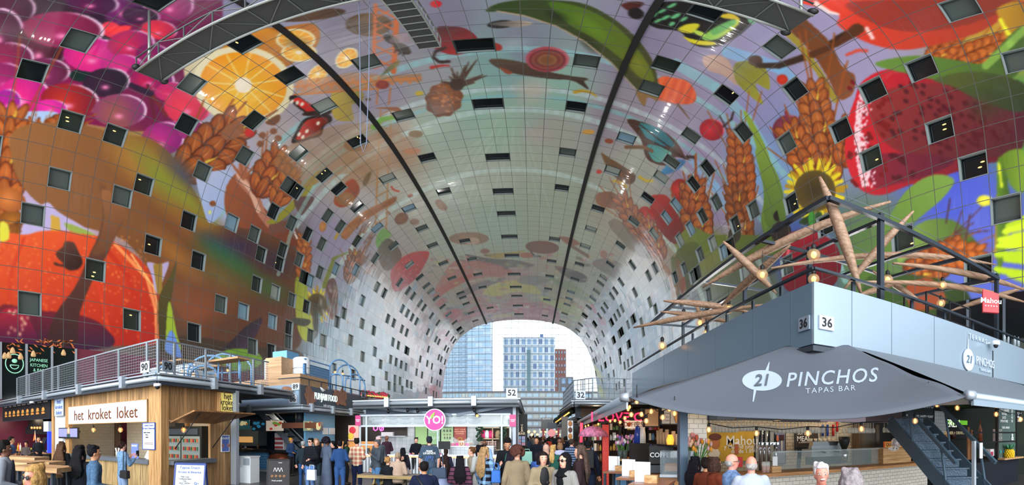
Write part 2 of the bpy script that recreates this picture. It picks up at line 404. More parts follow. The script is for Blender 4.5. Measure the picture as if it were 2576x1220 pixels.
def paint_mural(u,v,Y,S_):
    p=Paint(u,v);rnd=random.Random(3)
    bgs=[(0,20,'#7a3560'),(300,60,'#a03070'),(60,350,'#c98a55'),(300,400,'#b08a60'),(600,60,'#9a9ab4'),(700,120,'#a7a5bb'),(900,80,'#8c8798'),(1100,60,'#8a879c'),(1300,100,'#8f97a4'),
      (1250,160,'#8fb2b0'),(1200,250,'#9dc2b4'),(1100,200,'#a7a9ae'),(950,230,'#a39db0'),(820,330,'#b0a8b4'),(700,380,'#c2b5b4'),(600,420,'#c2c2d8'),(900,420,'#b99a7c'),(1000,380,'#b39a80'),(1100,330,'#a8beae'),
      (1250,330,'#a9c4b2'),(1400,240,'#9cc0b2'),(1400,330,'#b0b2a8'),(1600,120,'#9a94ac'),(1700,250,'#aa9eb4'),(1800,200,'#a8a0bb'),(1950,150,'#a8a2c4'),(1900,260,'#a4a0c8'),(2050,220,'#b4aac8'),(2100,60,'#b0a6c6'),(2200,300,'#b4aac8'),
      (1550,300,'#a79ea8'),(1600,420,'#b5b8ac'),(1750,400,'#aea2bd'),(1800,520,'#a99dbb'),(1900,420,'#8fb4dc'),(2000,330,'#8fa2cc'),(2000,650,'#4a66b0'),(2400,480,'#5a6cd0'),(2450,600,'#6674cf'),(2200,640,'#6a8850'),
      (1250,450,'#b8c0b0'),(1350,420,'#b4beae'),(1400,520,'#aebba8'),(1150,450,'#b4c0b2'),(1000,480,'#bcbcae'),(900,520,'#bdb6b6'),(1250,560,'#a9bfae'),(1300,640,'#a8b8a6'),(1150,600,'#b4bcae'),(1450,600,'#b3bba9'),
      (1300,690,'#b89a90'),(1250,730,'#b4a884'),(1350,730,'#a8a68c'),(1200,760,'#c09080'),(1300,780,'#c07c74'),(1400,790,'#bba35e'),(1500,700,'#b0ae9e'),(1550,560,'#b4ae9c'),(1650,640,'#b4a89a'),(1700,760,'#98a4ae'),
      (1550,800,'#a8acae'),(1600,850,'#a2adb4'),(1540,950,'#a6b2b8'),(1500,830,'#b8a89a'),(1480,880,'#c0a8a0'),(850,600,'#aaa2bc'),(800,700,'#a8a8bc'),(900,760,'#a8b4c4'),(850,860,'#96b2c4'),(950,900,'#9fb8c6'),  # silver greys low on the right put panel reflections into the base
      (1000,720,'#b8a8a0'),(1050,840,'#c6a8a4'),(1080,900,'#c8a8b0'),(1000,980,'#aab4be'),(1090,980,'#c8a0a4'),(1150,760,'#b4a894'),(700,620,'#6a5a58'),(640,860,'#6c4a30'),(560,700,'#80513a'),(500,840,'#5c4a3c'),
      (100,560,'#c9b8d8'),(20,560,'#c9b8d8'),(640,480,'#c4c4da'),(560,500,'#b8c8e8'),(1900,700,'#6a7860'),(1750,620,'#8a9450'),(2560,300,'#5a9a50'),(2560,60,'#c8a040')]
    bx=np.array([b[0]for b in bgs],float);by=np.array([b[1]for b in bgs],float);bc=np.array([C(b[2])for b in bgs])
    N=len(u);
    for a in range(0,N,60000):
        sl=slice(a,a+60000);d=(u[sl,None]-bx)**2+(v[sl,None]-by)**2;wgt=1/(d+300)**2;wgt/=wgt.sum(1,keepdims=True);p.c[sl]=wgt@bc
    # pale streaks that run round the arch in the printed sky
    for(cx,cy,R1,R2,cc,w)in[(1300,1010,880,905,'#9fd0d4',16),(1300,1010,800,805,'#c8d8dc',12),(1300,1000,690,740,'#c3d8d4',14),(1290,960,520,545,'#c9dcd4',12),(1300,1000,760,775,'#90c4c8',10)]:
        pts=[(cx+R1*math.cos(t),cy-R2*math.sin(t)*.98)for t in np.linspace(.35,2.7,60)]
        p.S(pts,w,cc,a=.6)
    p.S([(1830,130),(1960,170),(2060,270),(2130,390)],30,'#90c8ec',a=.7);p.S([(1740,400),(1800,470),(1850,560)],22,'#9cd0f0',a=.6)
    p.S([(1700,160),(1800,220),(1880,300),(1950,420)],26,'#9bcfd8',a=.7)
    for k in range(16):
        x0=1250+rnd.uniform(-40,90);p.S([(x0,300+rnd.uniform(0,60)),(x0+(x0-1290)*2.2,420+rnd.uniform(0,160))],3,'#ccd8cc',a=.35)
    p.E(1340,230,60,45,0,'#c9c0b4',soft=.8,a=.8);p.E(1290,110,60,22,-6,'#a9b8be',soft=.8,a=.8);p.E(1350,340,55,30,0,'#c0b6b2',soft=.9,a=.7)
    # ---------------- grapes, upper left
    p.P([(0,0),(560,0),(560,110),(470,250),(420,330),(330,330),(150,300),(0,300)],'#a3195e','#7a1a58',0,smooth=False)
    p.E(250,60,60,60,0,'#2a2436',a=.8,soft=.3);p.E(130,20,120,34,0,'#30262e',a=.8,soft=.3);p.E(205,190,30,16,0,'#163a34');p.E(280,75,26,20,20,'#f0405a');p.P([(265,70),(330,66),(300,90)],'#ff4a50')
    G=[(30,20,60,40,'#6a2048','#4c1c3c'),(0,80,60,60,'#7a2050','#5a1b40'),(100,120,70,60,'#732446','#502034'),(310,20,58,42,'#8c2474','#5c2060'),(430,10,58,42,'#c62a84','#8a1c6a'),(230,5,70,30,'#702058','#502050'),
         (160,75,103,46,'#b83470','#86264e'),(20,150,66,44,'#b02062','#7a1a50'),(355,40,48,22,'#5a1c50','#401a44'),(400,75,46,24,'#ff4656','#c82a60'),(15,200,60,42,'#c02880','#8a1c60'),
         (115,180,62,34,'#a03474','#70284c'),(235,138,76,44,'#ff3c96','#c41c90'),(330,110,60,34,'#e02a62','#a01e70'),(385,140,44,30,'#b01870','#781868'),(430,165,26,20,'#a02080','#701868'),
         (60,240,66,48,'#ff2e98','#c81e90'),(20,256,34,32,'#d020a0','#a820a0'),(310,170,58,34,'#e83c90','#c02890'),(378,198,62,38,'#d61c62','#7a1070'),(268,207,60,36,'#4e2048','#2e1c34'),
         (176,252,74,42,'#d8402e','#8c1c3c'),(302,278,68,42,'#b06a60','#94407c'),(430,230,40,24,'#e83070','#b82a84'),(474,265,62,46,'#ff4a64','#d83a6c'),(130,270,40,20,'#ff3cb0','#d030a0'),
         (430,320,30,16,'#c8308c','#a02080'),(410,348,54,42,'#d8389c','#9a2480'),(480,325,34,28,'#c03c90','#a03080'),(535,115,24,16,'#c02080','#8a1c6c')]
    for x,y,a,b,c1,c2 in G:p.E(x,y,a,b,rnd.uniform(-8,8),c1,c2,-.25,.1,rim='#f6d8e8',rw=.07,hl=(-.05,.35,.16,'#ff9ac4'))
    p.S([(372,215),(390,300)],9,'#7a2040');p.S([(380,235),(418,290)],9,'#8a3038');p.S([(330,215),(380,235)],14,'#3a1a40')
    # ---------------- oranges
    p.P([(470,130),(520,100),(600,80),(690,90),(740,150),(800,110),(790,60),(700,70),(600,70),(500,110)],'#d88a14','#c07810',0)
    p.P([(555,110),(620,72),(700,78),(740,115),(745,150),(700,170),(600,140)],'#e09a1c','#b87410',90)
    def orange(cx,cy,rx,ry,rot,n=10):
        p.E(cx,cy,rx,ry,rot,'#e8c878','#f4ecc8');p.E(cx,cy,rx*.97,ry*.97,rot,'#efe6c4');p.E(cx,cy,rx*.86,ry*.84,rot,'#ffd24a','#f7a51e',0,.2)
        t0=math.radians(rot)
        for k in range(n):
            a=2*math.pi*k/n+.2;q=(math.cos(a)*rx*.84,math.sin(a)*ry*.82);e=(cx+q[0]*math.cos(t0)-q[1]*math.sin(t0),cy+q[0]*math.sin(t0)+q[1]*math.cos(t0))
            p.S([(cx,cy),e],max(2,rx*.025),'#ffe9a0')
        p.E(cx,cy,rx*.17,ry*.2,rot,'#fff2dc')
    p.E(515,170,50,60,30,'#e6dcc0','#d9c8a0');orange(612,214,127,98,8,11)
    orange(744,100,50,28,0);orange(752,132,45,24,0);p.E(744,108,48,20,0,'#6a4a1c',soft=.8,a=.5);orange(872,146,32,22,-38,8);orange(800,186,32,20,-40,8)
    # ---------------- wheat ears
    def wheat(cx,cy,L,W,ang,n=7,c=('#e0863c','#a04a1c'),y=True,awn=True):
        t=math.radians(ang);dx,dy=math.cos(t),math.sin(t);nx,ny=-dy,dx
        if awn:
            for k in range(8):
                q=rnd.uniform(-1,1);f=rnd.uniform(.2,1);bx_,by_=cx+dx*L*f+nx*W*q*.6,cy+dy*L*f+ny*W*q*.6
                a2=t+q*.5;p.S([(bx_,by_),(bx_+math.cos(a2)*L*.75,by_+math.sin(a2)*L*.75)],max(1.5,W*.06),'#b0642c',a=.9)
        for k in range(n,-1,-1):
            f=k/n;ww=W*(1-.55*abs(f-.35))
            for sgn in(-1,1,0):
                ex,ey=cx+dx*L*f+nx*sgn*ww*.42,cy+dy*L*f+ny*sgn*ww*.42;a1=ang+sgn*30;rx_,ry_=L/n*.95,ww*.24
                p.E(ex,ey,rx_*1.08,ry_*1.2,a1,'#6a3418');p.E(ex,ey,rx_,ry_,a1,c[0]if(k+sgn)%2 else '#c87838',c[1],.35*dx,.35*dy)
                t1=math.radians(a1)
                for o_ in(-.4,.3):p.S([(ex-math.cos(t1)*rx_*.8-math.sin(t1)*ry_*o_,ey-math.sin(t1)*rx_*.8+math.cos(t1)*ry_*o_),(ex+math.cos(t1)*rx_*.8,ey+math.sin(t1)*rx_*.8)],max(1.2,W*.03),'#8a4a20' if o_<0 else '#e8a868',a=.6)
            if y and k%3==1:p.S([(cx+dx*L*f+nx*ww*.2,cy+dy*L*f+ny*ww*.2),(cx+dx*L*(f+.8/n)+nx*ww*.32,cy+dy*L*(f+.8/n)+ny*ww*.32)],W*.09,'#e8cc50',1)
    p.P([(0,290),(60,280),(150,295),(0,420)],'#bcd4f4')
    wheat(0,560,270,70,-84,7);wheat(130,330,70,60,-10,4);wheat(60,440,120,40,-75,4)
    p.E(30,560,36,32,0,'#c8842c','#8c5418');p.E(20,500,46,30,20,'#e89450','#a05a24')
    for k in range(7):p.S([(48,555),(10+k*10,585-abs(k-3)*3)],3,'#7c4a18')
    wheat(480,420,150,90,-42,4,('#cc7a40','#8c4218'));p.E(585,330,30,20,-30,'#a8704c');p.E(430,410,60,50,0,'#b0603c','#9c5030',a=.0)
    # ---------------- the big brown-green bulb and the arm that hangs from it
    p.P([(24,350),(50,320),(120,308),(200,312),(290,335),(380,350),(440,400),(470,450),(500,500),(530,560),(600,570),(700,570),(745,640),(760,800),(740,880),(600,880),(520,870),(430,760),(330,620),(260,585),(180,560),(90,505),(45,450),(30,400)],'#a87646','#6c4228',30)
    for(x,yy,a,b,r_,cc)in[(400,440,190,70,50,'#b09a44'),(330,400,120,60,45,'#b88a44'),(420,470,170,40,50,'#8c9c40'),(460,440,110,40,52,'#5f6274'),(500,560,150,60,42,'#a86c38'),(470,500,150,34,46,'#9aa040'),(600,620,110,50,15,'#3e2e5a'),(690,660,70,50,10,'#46324e'),(560,630,110,30,35,'#2f6a6a'),(590,670,150,36,30,'#3f7a44'),(680,730,80,40,20,'#52703a'),(560,700,120,50,30,'#80703a'),(500,780,120,90,0,'#9c5a38'),(660,820,90,60,0,'#7c4a30'),(440,640,120,40,45,'#b07a3c'),(560,830,70,50,0,'#6e4a34')]:p.E(x,yy,a,b,r_,cc,soft=1,a=.95)
    p.P([(440,850),(520,850),(620,870),(740,880),(740,910),(440,910)],'#54402e');p.P([(550,890),(590,850),(620,820),(660,800),(640,850),(600,890)],'#3c3038','#58405c',45)
    p.P([(545,400),(560,440),(540,500),(525,545),(560,520),(600,470),(570,420)],'#b0512e','#c8743c',0,a=.0)
    p.P([(495,440),(540,430),(580,430),(595,470),(570,500),(555,540),(525,560),(505,500)],'#c6cee8','#b0c4ec',60);p.E(535,512,8,7,0,'#a06038');p.E(528,534,4,5,0,'#e8ea90')
    # ---------------- pumpkin
    p.P([(0,610),(60,590),(120,580),(180,582),(240,592),(300,615),(360,660),(395,720),(408,790),(402,860),(300,870),(0,865)],'#ee6c34','#b82c20',70)
    for(pts,cc,ww)in[([(60,600),(30,680),(20,760),(40,850)],'#d84a28',9),([(180,600),(120,660),(110,760),(140,860)],'#e0542c',8),([(250,605),(320,690),(350,780),(350,860)],'#cc3a22',12),([(290,615),(370,700),(392,780),(395,860)],'#ffb070',9),([(190,650),(250,720),(280,860)],'#dc4c2a',9),([(20,610),(0,640)],'#e0542c',6),([(330,640),(385,720),(404,800)],'#fbd088',5)]:
        p.S(pts,ww,cc,a=.8)
    for k in range(260):
        x=rnd.uniform(0,395);yy=rnd.uniform(595,850);p.E(x,yy,3,1.6,30,'#ffb060',a=.55)
    p.P([(0,770),(80,780),(190,790),(260,820),(270,875),(0,875)],'#8a2a38','#4a2048',90);p.P([(0,790),(40,775),(70,800),(90,860),(0,870)],'#c02040','#5a2050',90)
    for k in range(16):p.E(rnd.uniform(5,75),rnd.uniform(770,850),5,5,0,'#f0c8a0' if k%2 else '#c89080',soft=.4)
    p.P([(160,665),(140,640),(158,620),(164,608),(185,610),(196,630),(208,658),(198,676),(176,680),(160,672),(140,668),(136,660)],'#6a4838','#3c2420',60)
    p.P([(250,460),(290,500),(318,540),(300,575),(270,640),(235,700),(200,790),(190,865),(120,865),(140,790),(190,720),(220,650),(248,590),(258,530)],'#8a6040','#4a2a30',80)
    p.P([(255,480),(262,540),(250,600),(232,640),(272,630),(300,570),(320,540),(290,490)],'#a8744a','#7a5238',80)
    # pale gaps, stems and blades beside the pumpkin
    p.P([(115,510),(150,535),(240,590),(180,582),(110,580),(60,590),(60,560)],'#c9bce0');p.P([(128,540),(150,548),(152,580),(128,580)],'#d8b04c',smooth=False);p.P([(165,560),(240,590),(180,583)],'#a8b85c');p.P([(0,560),(20,565),(22,600),(0,605)],'#e8e050')
    p.P([(370,660),(400,665),(425,660),(412,700),(395,740),(380,690)],'#c2b4d8');p.P([(385,665),(408,662),(408,740),(396,740)],'#a88a40',smooth=False);p.P([(398,760),(425,700),(445,660),(430,760),(425,860),(405,880)],'#6a5c2c','#4c4828',90)
    p.P([(420,790),(428,760),(445,840),(455,880),(420,880)],'#a8c03c');p.P([(415,880),(430,830),(450,870),(455,900)],'#7aa0e8');p.E(600,905,60,28,0,'#7cae30','#a0c848');
    # ---------------- twisted root and butterfly-red flower near the middle left
    p.P([(565,490),(580,450),(610,430),(640,450),(650,500),(700,560),(740,570),(750,620),(700,600),(650,580),(600,570),(570,540)],'#b06a44','#8a4630',30)
    p.S([(615,410),(605,450),(640,490),(660,540),(690,580)],26,'#c88a70',18);p.S([(690,575),(730,565),(748,600)],30,'#8a5c4c',16);p.S([(600,440),(632,480),(650,530)],12,'#f0c0a8');p.S([(735,572),(752,610)],5,'#f0dcd0')
    for q in[(600,380),(630,385),(570,395),(655,400)]:p.S([(612,450),q],8,'#b8714c',3)
    wheat(660,470,90,60,-60,3);wheat(700,500,70,44,-60,3,('#d88838','#b05a20'))
    def bfly(pts,c1,c2,spots=(),sc='#f8f0e0',bc='#2c1814'):
        p.P(pts,bc);ctr=np.mean(np.array(pts,float),0)
        p.P([tuple(ctr+(np.array(q)-ctr)*.8)for q in pts],c1,c2,30)
        for q in spots:p.E(q[0],q[1],4,6,30,sc)
    bfly([(728,250),(745,240),(790,265),(830,262),(832,285),(800,290),(770,285)],'#e83020','#c01c18',[(735,255),(748,258),(760,262)])
    bfly([(830,290),(834,305),(815,318),(808,340),(780,350),(735,360),(745,330),(765,300),(800,290)],'#d83824','#7a2c18',[(752,338),(762,345),(772,330),(800,310)]);p.E(790,285,30,6,-5,'#3c2018')
    # pear, hat, bee, crane-coloured lattice, small fish
    p.P([(835,235),(850,228),(890,222),(915,235),(910,255),(885,265),(890,300),(875,305),(845,300),(832,270)],'#c8b048','#a09050',0);p.E(926,250,7,4,0,'#6a5030')
    p.E(928,62,58,29,0,'#8a6a44','#5c4428',.2,-.1);
    for k in range(9):p.S([(912,85),(872+k*13,40+abs(k-4)*3)],3,'#4c3a26',a=.8)
    p.E(780,38,90,14,-6,'#6a4a30','#4c3424')
    p.S([(945,12),(940,150)],8,'#d8722c');p.S([(1000,12),(990,180)],13,'#d8722c');
    for k in range(5):p.S([(945,20+k*32),(995,45+k*32)],4,'#d8722c');p.S([(995,20+k*32),(942,45+k*32)],3,'#d8722c')
    p.P([(740,205),(840,190),(890,182),(980,190),(1060,185),(1062,205),(980,208),(900,228),(760,240)],'#c8905c','#b07c4c',0,smooth=False,a=.65)
    for k in range(14):x=745+k*22;p.S([(x,230-k*1.5),(x+11,195)],3,'#d8863c');p.S([(x+11,195),(x+22,228-k*1.5)],3,'#d8863c')
    p.S([(740,218),(1060,196)],4,'#d8863c');p.S([(740,238),(960,222)],4,'#d8863c');p.E(962,213,17,11,0,'#a84434','#8a3028');p.S([(950,225),(948,262)],4,'#c87a3c');p.S([(982,222),(978,262)],4,'#c87a3c')
    for x0 in(958,985):p.S([(x0,270),(x0-8,420),(x0-14,590)],4,'#c8843c',a=.7)
    for k in range(9):p.S([(958-k*1.6,290+k*34),(984-k*1.6,275+k*34)],3,'#c8843c',a=.7)
    p.E(985,100,22,10,25,'#1c1414');p.E(1012,122,24,12,28,'#3c2818');
    for k in range(3):p.S([(1000+k*10,112+k*5),(994+k*10,132+k*4)],4,'#181010')
    p.E(1012,95,34,12,-15,'#9c8088',a=.7);p.E(1030,100,16,10,-15,'#8a7480',a=.6)
    p.P([(957,192),(975,170),(1005,150),(1000,165),(980,180),(962,190)],'#5c6a50','#a09058');p.S([(1085,170),(1110,165),(1130,165)],8,'#c03024',3);p.E(1055,235,10,6,0,'#d0b838')
    # big cherry and hook shaped stem
    p.P([(1100,70),(1130,66),(1170,72),(1200,95),(1195,120),(1150,138),(1110,130),(1080,110),(1100,100)],'#c02028','#581420',250);p.S([(1120,120),(1095,130),(1090,145),(1105,156),(1130,155)],7,'#3c2420')
    p.E(1250,118,14,9,20,'#b03a34');p.E(1097,10,14,9,0,'#d01c30');p.P([(1015,25),(1025,20),(1035,60),(1020,55)],'#a81c24')
    # pineapple
    p.E(1117,250,48,42,-30,'#b0703c','#7a4622',.1,-.2,wob=.1);
    for k in range(60):a=rnd.uniform(0,6.28);r=rnd.uniform(0,.95);p.E(1117+math.cos(a)*r*44,250+math.sin(a)*r*38,3,2.4,30,'#7c4826' if k%2 else '#cf8850')
    for q in[(1200,150),(1180,155),(1215,188),(1135,170),(1150,180),(1225,190),(1195,208),(1110,205),(1130,192),(1170,165)]:p.S([(1152,215),q],13,'#5c4030',2)
    p.E(1150,212,18,16,0,'#4c3428')
    # long fish, red onion slice, banana
    p.P([(1230,152),(1260,148),(1320,158),(1380,180),(1430,190),(1480,198),(1470,205),(1480,225),(1440,203),(1380,198),(1300,186),(1255,172)],'#6a5644','#4a3830',90);p.P([(1255,168),(1290,182),(1275,186)],'#a05438')
    p.E(1377,149,55,32,0,'#a85454','#c06070',rim='#c87880');
    for k,c in((.85,'#8a3c44'),(.72,'#a06050'),(.6,'#8a4840'),(.45,'#a0704c'),(.3,'#90603c')):p.E(1377,151,55*k,32*k,0,c)
    p.S([(1446,232),(1465,228),(1485,232),(1500,242)],9,'#c8a83c',4);p.E(1262,61,36,10,-4,'#2c2a2a');p.P([(1230,60),(1300,52),(1340,58),(1300,68)],'#5c5a58','#c8b8a4',0)
    # papaya / avocado shaped green fruit on the crown
    p.P([(1222,28),(1250,10),(1310,0),(1390,0),(1470,10),(1540,45),(1600,95),(1640,150),(1655,205),(1650,215),(1625,235),(1590,215),(1560,180),(1510,135),(1440,85),(1380,58),(1320,40),(1260,30)],'#3c5420','#5a5a30',35)
    p.P([(1380,6),(1460,18),(1530,52),(1590,105),(1635,170),(1645,205),(1610,195),(1570,155),(1500,100),(1430,60)],'#5c8020','#7a8628',40);p.E(1490,70,70,22,36,'#7aa428',soft=.7,a=.6);p.E(1600,160,50,26,50,'#a09c34',soft=.7,a=.6);p.E(1400,40,40,16,20,'#22300e',soft=.8,a=.7);p.E(1480,110,44,18,40,'#2a3410',soft=.8,a=.6)
    p.S([(1250,28),(1320,40),(1400,66),(1470,104),(1540,160),(1600,225)],4,'#b8a894')
    # black, green and yellow winged insect
    p.P([(1630,50),(1650,10),(1730,3),(1850,8),(1905,30),(1870,80),(1800,118),(1745,112),(1710,80),(1650,70)],'#141214')
    for q in[(1645,38,10,5),(1665,28,12,4),(1690,14,14,4),(1675,44,12,4),(1700,40,14,5),(1655,52,10,4),(1690,60,9,5),(1720,48,12,4)]:p.E(*q,-25,'#7ac890')
    p.P([(1705,75),(1730,60),(1760,62),(1740,84)],'#e0d838');p.P([(1765,95),(1810,62),(1860,48),(1850,70),(1800,100)],'#9ad870','#d8dc50',0);p.P([(1720,92),(1750,100),(1800,106),(1790,114),(1745,110)],'#e8dc30');p.P([(1790,75),(1840,50),(1850,60),(1800,88)],'#7ac070');p.P([(1810,38),(1840,34),(1860,48),(1820,46)],'#e0c830');p.P([(1880,45),(1900,30),(1905,50),(1890,62)],'#80b890');p.E(1760,84,16,6,20,'#c8e060')
    p.P([(1562,12),(1590,4),(1620,8),(1600,24),(1580,26)],'#6a3028','#4c201c');p.E(1600,34,20,14,10,'#1c1818')
    # orange bell, red berry, physalis leaf, pink bulb
    p.P([(1655,200),(1670,192),(1690,195),(1730,205),(1750,235),(1745,258),(1710,262),(1670,255),(1650,245),(1660,220)],'#f0703c','#e05c30',45,stripes=('#ff9058',22,20));p.S([(1705,262),(1735,300)],5,'#7a5a38',2);p.P([(1600,228),(1650,235),(1655,255),(1630,245),(1620,268)],'#a08050')
    p.P([(1768,145),(1800,138),(1830,150),(1845,180),(1855,215),(1820,190),(1780,175)],'#d8b8a8','#c0a090',60);p.P([(1850,160),(1900,155),(1930,180),(1935,225),(1900,210),(1920,262),(1880,235),(1850,200)],'#8a8a2c','#b8b040',50);p.E(1900,152,18,13,0,'#5c3c2c')
    p.S([(1905,165),(1960,165),(2050,135),(2150,75)],12,'#4a3020',22)
    p.E(1791,326,31,27,10,'#e83040','#a01428',-.2,0,rim='#f48080',rw=.08);p.S([(1820,318),(1840,300),(1845,282)],5,'#4a3028');p.S([(1830,330),(1810,290)],3,'#4a3028')
    p.E(1968,200,14,13,0,'#e8482c','#c83a24');p.S([(2130,138),(2160,126),(2180,128)],7,'#e06050',9)
    # blue-winged insect, dates, figs in the right haunch
    p.P([(1578,305),(1600,302),(1660,325),(1700,355),(1725,395),(1740,405),(1700,395),(1680,415),(1650,412),(1625,395),(1612,350)],'#5a3828','#6a4434',30)
    p.P([(1608,310),(1660,325),(1695,360),(1690,370),(1650,362),(1625,345)],'#3f98a0','#2f7c8c',40);p.P([(1628,365),(1660,368),(1690,385),(1665,408),(1640,400)],'#4aa0a4','#7ab8a8',40);p.P([(1690,405),(1725,405),(1700,430),(1660,440)],'#5aa0c8','#4a80b0',40)
    p.S([(1608,312),(1650,345),(1725,400)],3,'#3a2418');p.S([(1620,345),(1725,400)],3,'#3a2418');p.S([(1730,395),(1745,395),(1750,405)],10,'#4c2c20',3)
    p.P([(1512,385),(1530,395),(1570,420),(1598,440),(1590,462),(1560,455),(1530,425)],'#8a6a40','#6a4424',30);p.S([(1575,370),(1620,370),(1640,380)],9,'#8a6440');p.S([(1545,455),(1565,460),(1575,470)],7,'#d0b440');p.S([(1608,445),(1625,455),(1640,455)],7,'#d8bc40');p.E(1507,432,7,5,0,'#d84c38');p.E(1532,355,11,6,10,'#a0583c');p.E(1480,332,16,6,0,'#d8a850')
    p.P([(1500,490),(1520,482),(1545,485),(1560,505),(1550,525),(1520,520),(1500,510)],'#a87c60','#8a6048');
    p.E(1985,327,42,38,0,'#b05464','#6c2c44',-.2,-.1,rim='#c87080');p.S([(1980,292),(1978,282)],10,'#9c4658')
    p.E(1712,478,24,28,-10,'#e84430','#a02418',-.2,0);p.P([(1635,500),(1650,490),(1680,495),(1705,540),(1720,580),(1710,610),(1690,610),(1660,580),(1640,540)],'#c83a28','#7a2018',60);p.E(1625,545,20,26,-20,'#e04028','#b02c18');
    wheat(1620,600,110,36,-120,5,('#b87848','#8a5030'));wheat(1660,640,90,34,-115,5,('#c08050','#905834'),awn=False);wheat(1760,590,120,60,-100,6,('#d88a3c','#9a5020'));wheat(1740,520,60,40,-80,3);wheat(1870,500,160,50,-95,7);wheat(1870,600,120,46,-100,5,('#a86028','#703c14'))
    p.P([(1870,282),(1890,300),(1930,380),(1950,460),(1965,560),(1940,620),(1915,560),(1925,470),(1900,360)],'#a4bc48','#6c8c34',90);
    p.P([(1705,600),(1740,570),(1790,590),(1860,590),(1960,600),(1960,640),(1850,640),(1790,630),(1760,650),(1720,700),(1705,650)],'#8a9a44','#5c7434',0);p.P([(1700,640),(1730,610),(1760,620),(1750,700),(1720,760),(1700,720)],'#6c7c3c','#4c5a30',60)
    for k in range(40):a=rnd.uniform(0,6.28);p.S([(1845,570),(1845+math.cos(a)*rnd.uniform(18,36),572+math.sin(a)*rnd.uniform(16,34))],1.8,'#c8c0c8',a=.8)
    p.E(1848,590,16,22,10,'#3c4434','#4c5044')
    # ---------------- brown trunk top right, red bell top right, strawberry
    p.P([(1945,40),(1985,20),(2040,60),(2090,110),(2120,170),(2150,190),(2145,235),(2110,250),(2085,200),(2040,130),(1990,80)],'#7a4a28','#9c6038',50);p.S([(1950,55),(2010,110),(2060,180),(2100,250)],16,'#b0a040')
    wheat(2400,165,140,56,-24,6);wheat(2350,150,80,50,-50,4)
    p.P([(2048,0),(2060,20),(2110,40),(2105,60),(2130,80),(2190,110),(2260,125),(2330,118),(2440,90),(2500,60),(2570,0)],'#ff5038','#a84a34',10);p.S([(2052,8),(2085,30),(2110,36)],12,'#ffe8e0',5);p.S([(2180,72),(2195,95)],10,'#ffd8d0');p.P([(2130,8),(2300,0),(2560,0),(2440,60),(2300,80),(2200,60)],'#a8443c','#8a4436',0,a=.8);p.E(2150,90,60,20,30,'#e0402c',a=.0)
    p.P([(2150,60),(2175,75),(2140,100),(2080,130),(2040,145),(2040,130),(2100,105)],'#6a4028')
    p.P([(2510,20),(2576,10),(2576,130),(2545,140),(2520,60)],'#c89c34','#a88030');p.S([(2516,50),(2540,90),(2556,140)],9,'#f0f040')
    wheat(2080,440,220,70,-100,8,('#d8883c','#984c20'));wheat(2050,440,130,60,-120,5);wheat(2130,400,90,60,-80,4);
    p.P([(2150,250),(2170,205),(2230,175),(2320,180),(2420,200),(2576,220),(2576,360),(2530,400),(2440,420),(2370,445),(2290,465),(2220,490),(2170,480),(2140,440),(2126,380),(2132,310)],'#e8283c','#5c2438',10)
    p.P([(2200,240),(2320,210),(2450,220),(2576,230),(2576,360),(2500,395),(2380,400),(2260,380),(2200,320)],'#a83a3c','#5a2a38',30);p.P([(2180,400),(2260,385),(2400,400),(2340,440),(2260,462),(2200,470)],'#a02c44','#6a2440',0)
    for k in range(170):
        x=rnd.uniform(2135,2560);yy=rnd.uniform(200,475)
        if yy>470-(x-2200)*.32:continue
        p.E(x,yy,8,5,40,'#60182a' if x>2240 else '#8a1420')
    for k in range(420):
        a=rnd.gauss(0,1);yy=rnd.uniform(215,470);x=2150+abs(a)*14+(yy-340)**2*.0012;p.E(x,yy,2.6,2.6,0,'#ffe0e4')
    p.P([(2200,160),(2300,140),(2400,150),(2470,160),(2500,130),(2550,80),(2576,70),(2576,150),(2540,200),(2440,205),(2350,200),(2280,185)],'#78a048','#4c6c34',20);p.P([(2350,200),(2450,180),(2576,210),(2576,280),(2480,260),(2400,220)],'#5c6c38','#3c4a30',30);p.S([(2480,165),(2540,110),(2576,75)],20,'#a0c860',a=.7)
    p.E(2480,270,60,44,0,'#4c4834',soft=.8,a=.7)
    # ---------------- dandelion, hanging leaves, blue sky, big pepper right
    def sunflower(cx,cy,R,core,n=26,c1='#f4e030',c2='#c8a020',ry=1.0):
        for k in range(n):
            a=2*math.pi*k/n+rnd.uniform(-.08,.08);r=R*rnd.uniform(.86,1.05)
            p.S([(cx+math.cos(a)*R*.35,cy+math.sin(a)*R*.35*ry),(cx+math.cos(a)*r,cy+math.sin(a)*r*ry)],R*.2,c2 if k%3==0 else c1,R*.11)
        p.E(cx,cy,core,core*ry,0,'#4c3c1c','#7a6428')
    sunflower(2050,480,78,52,34);p.P([(2010,560),(2040,540),(2070,545),(2080,580),(2050,570)],'#2c4c20');p.E(2042,550,9,20,0,'#4ca040');p.S([(2060,540),(2075,620),(2080,700)],16,'#3c5c34')
    p.P([(1900,380),(1925,385),(1960,450),(1975,520),(1975,600),(1925,560),(1920,470)],'#93b04c','#5c7c38',90)
    p.E(1965,585,26,28,0,'#2a2224','#3c2a28');p.P([(1945,545),(1955,530),(1960,560)],'#20181a')
    p.P([(1975,600),(2010,580),(2060,585),(2105,620),(2115,680),(2080,730),(1990,735),(1965,690)],'#b01c38','#6a1428',60);p.S([(1985,620),(1975,690)],8,'#f07080')
    p.P([(2280,480),(2345,440),(2400,452),(2370,500),(2300,560),(2250,620),(2200,700),(2150,740),(2180,660),(2230,560)],'#8aac54','#5c7c3c',100);p.P([(2270,600),(2330,555),(2400,555),(2450,600),(2480,640),(2500,700),(2470,690),(2440,640),(2380,620),(2310,630),(2260,660)],'#93b05c','#48642c',0)
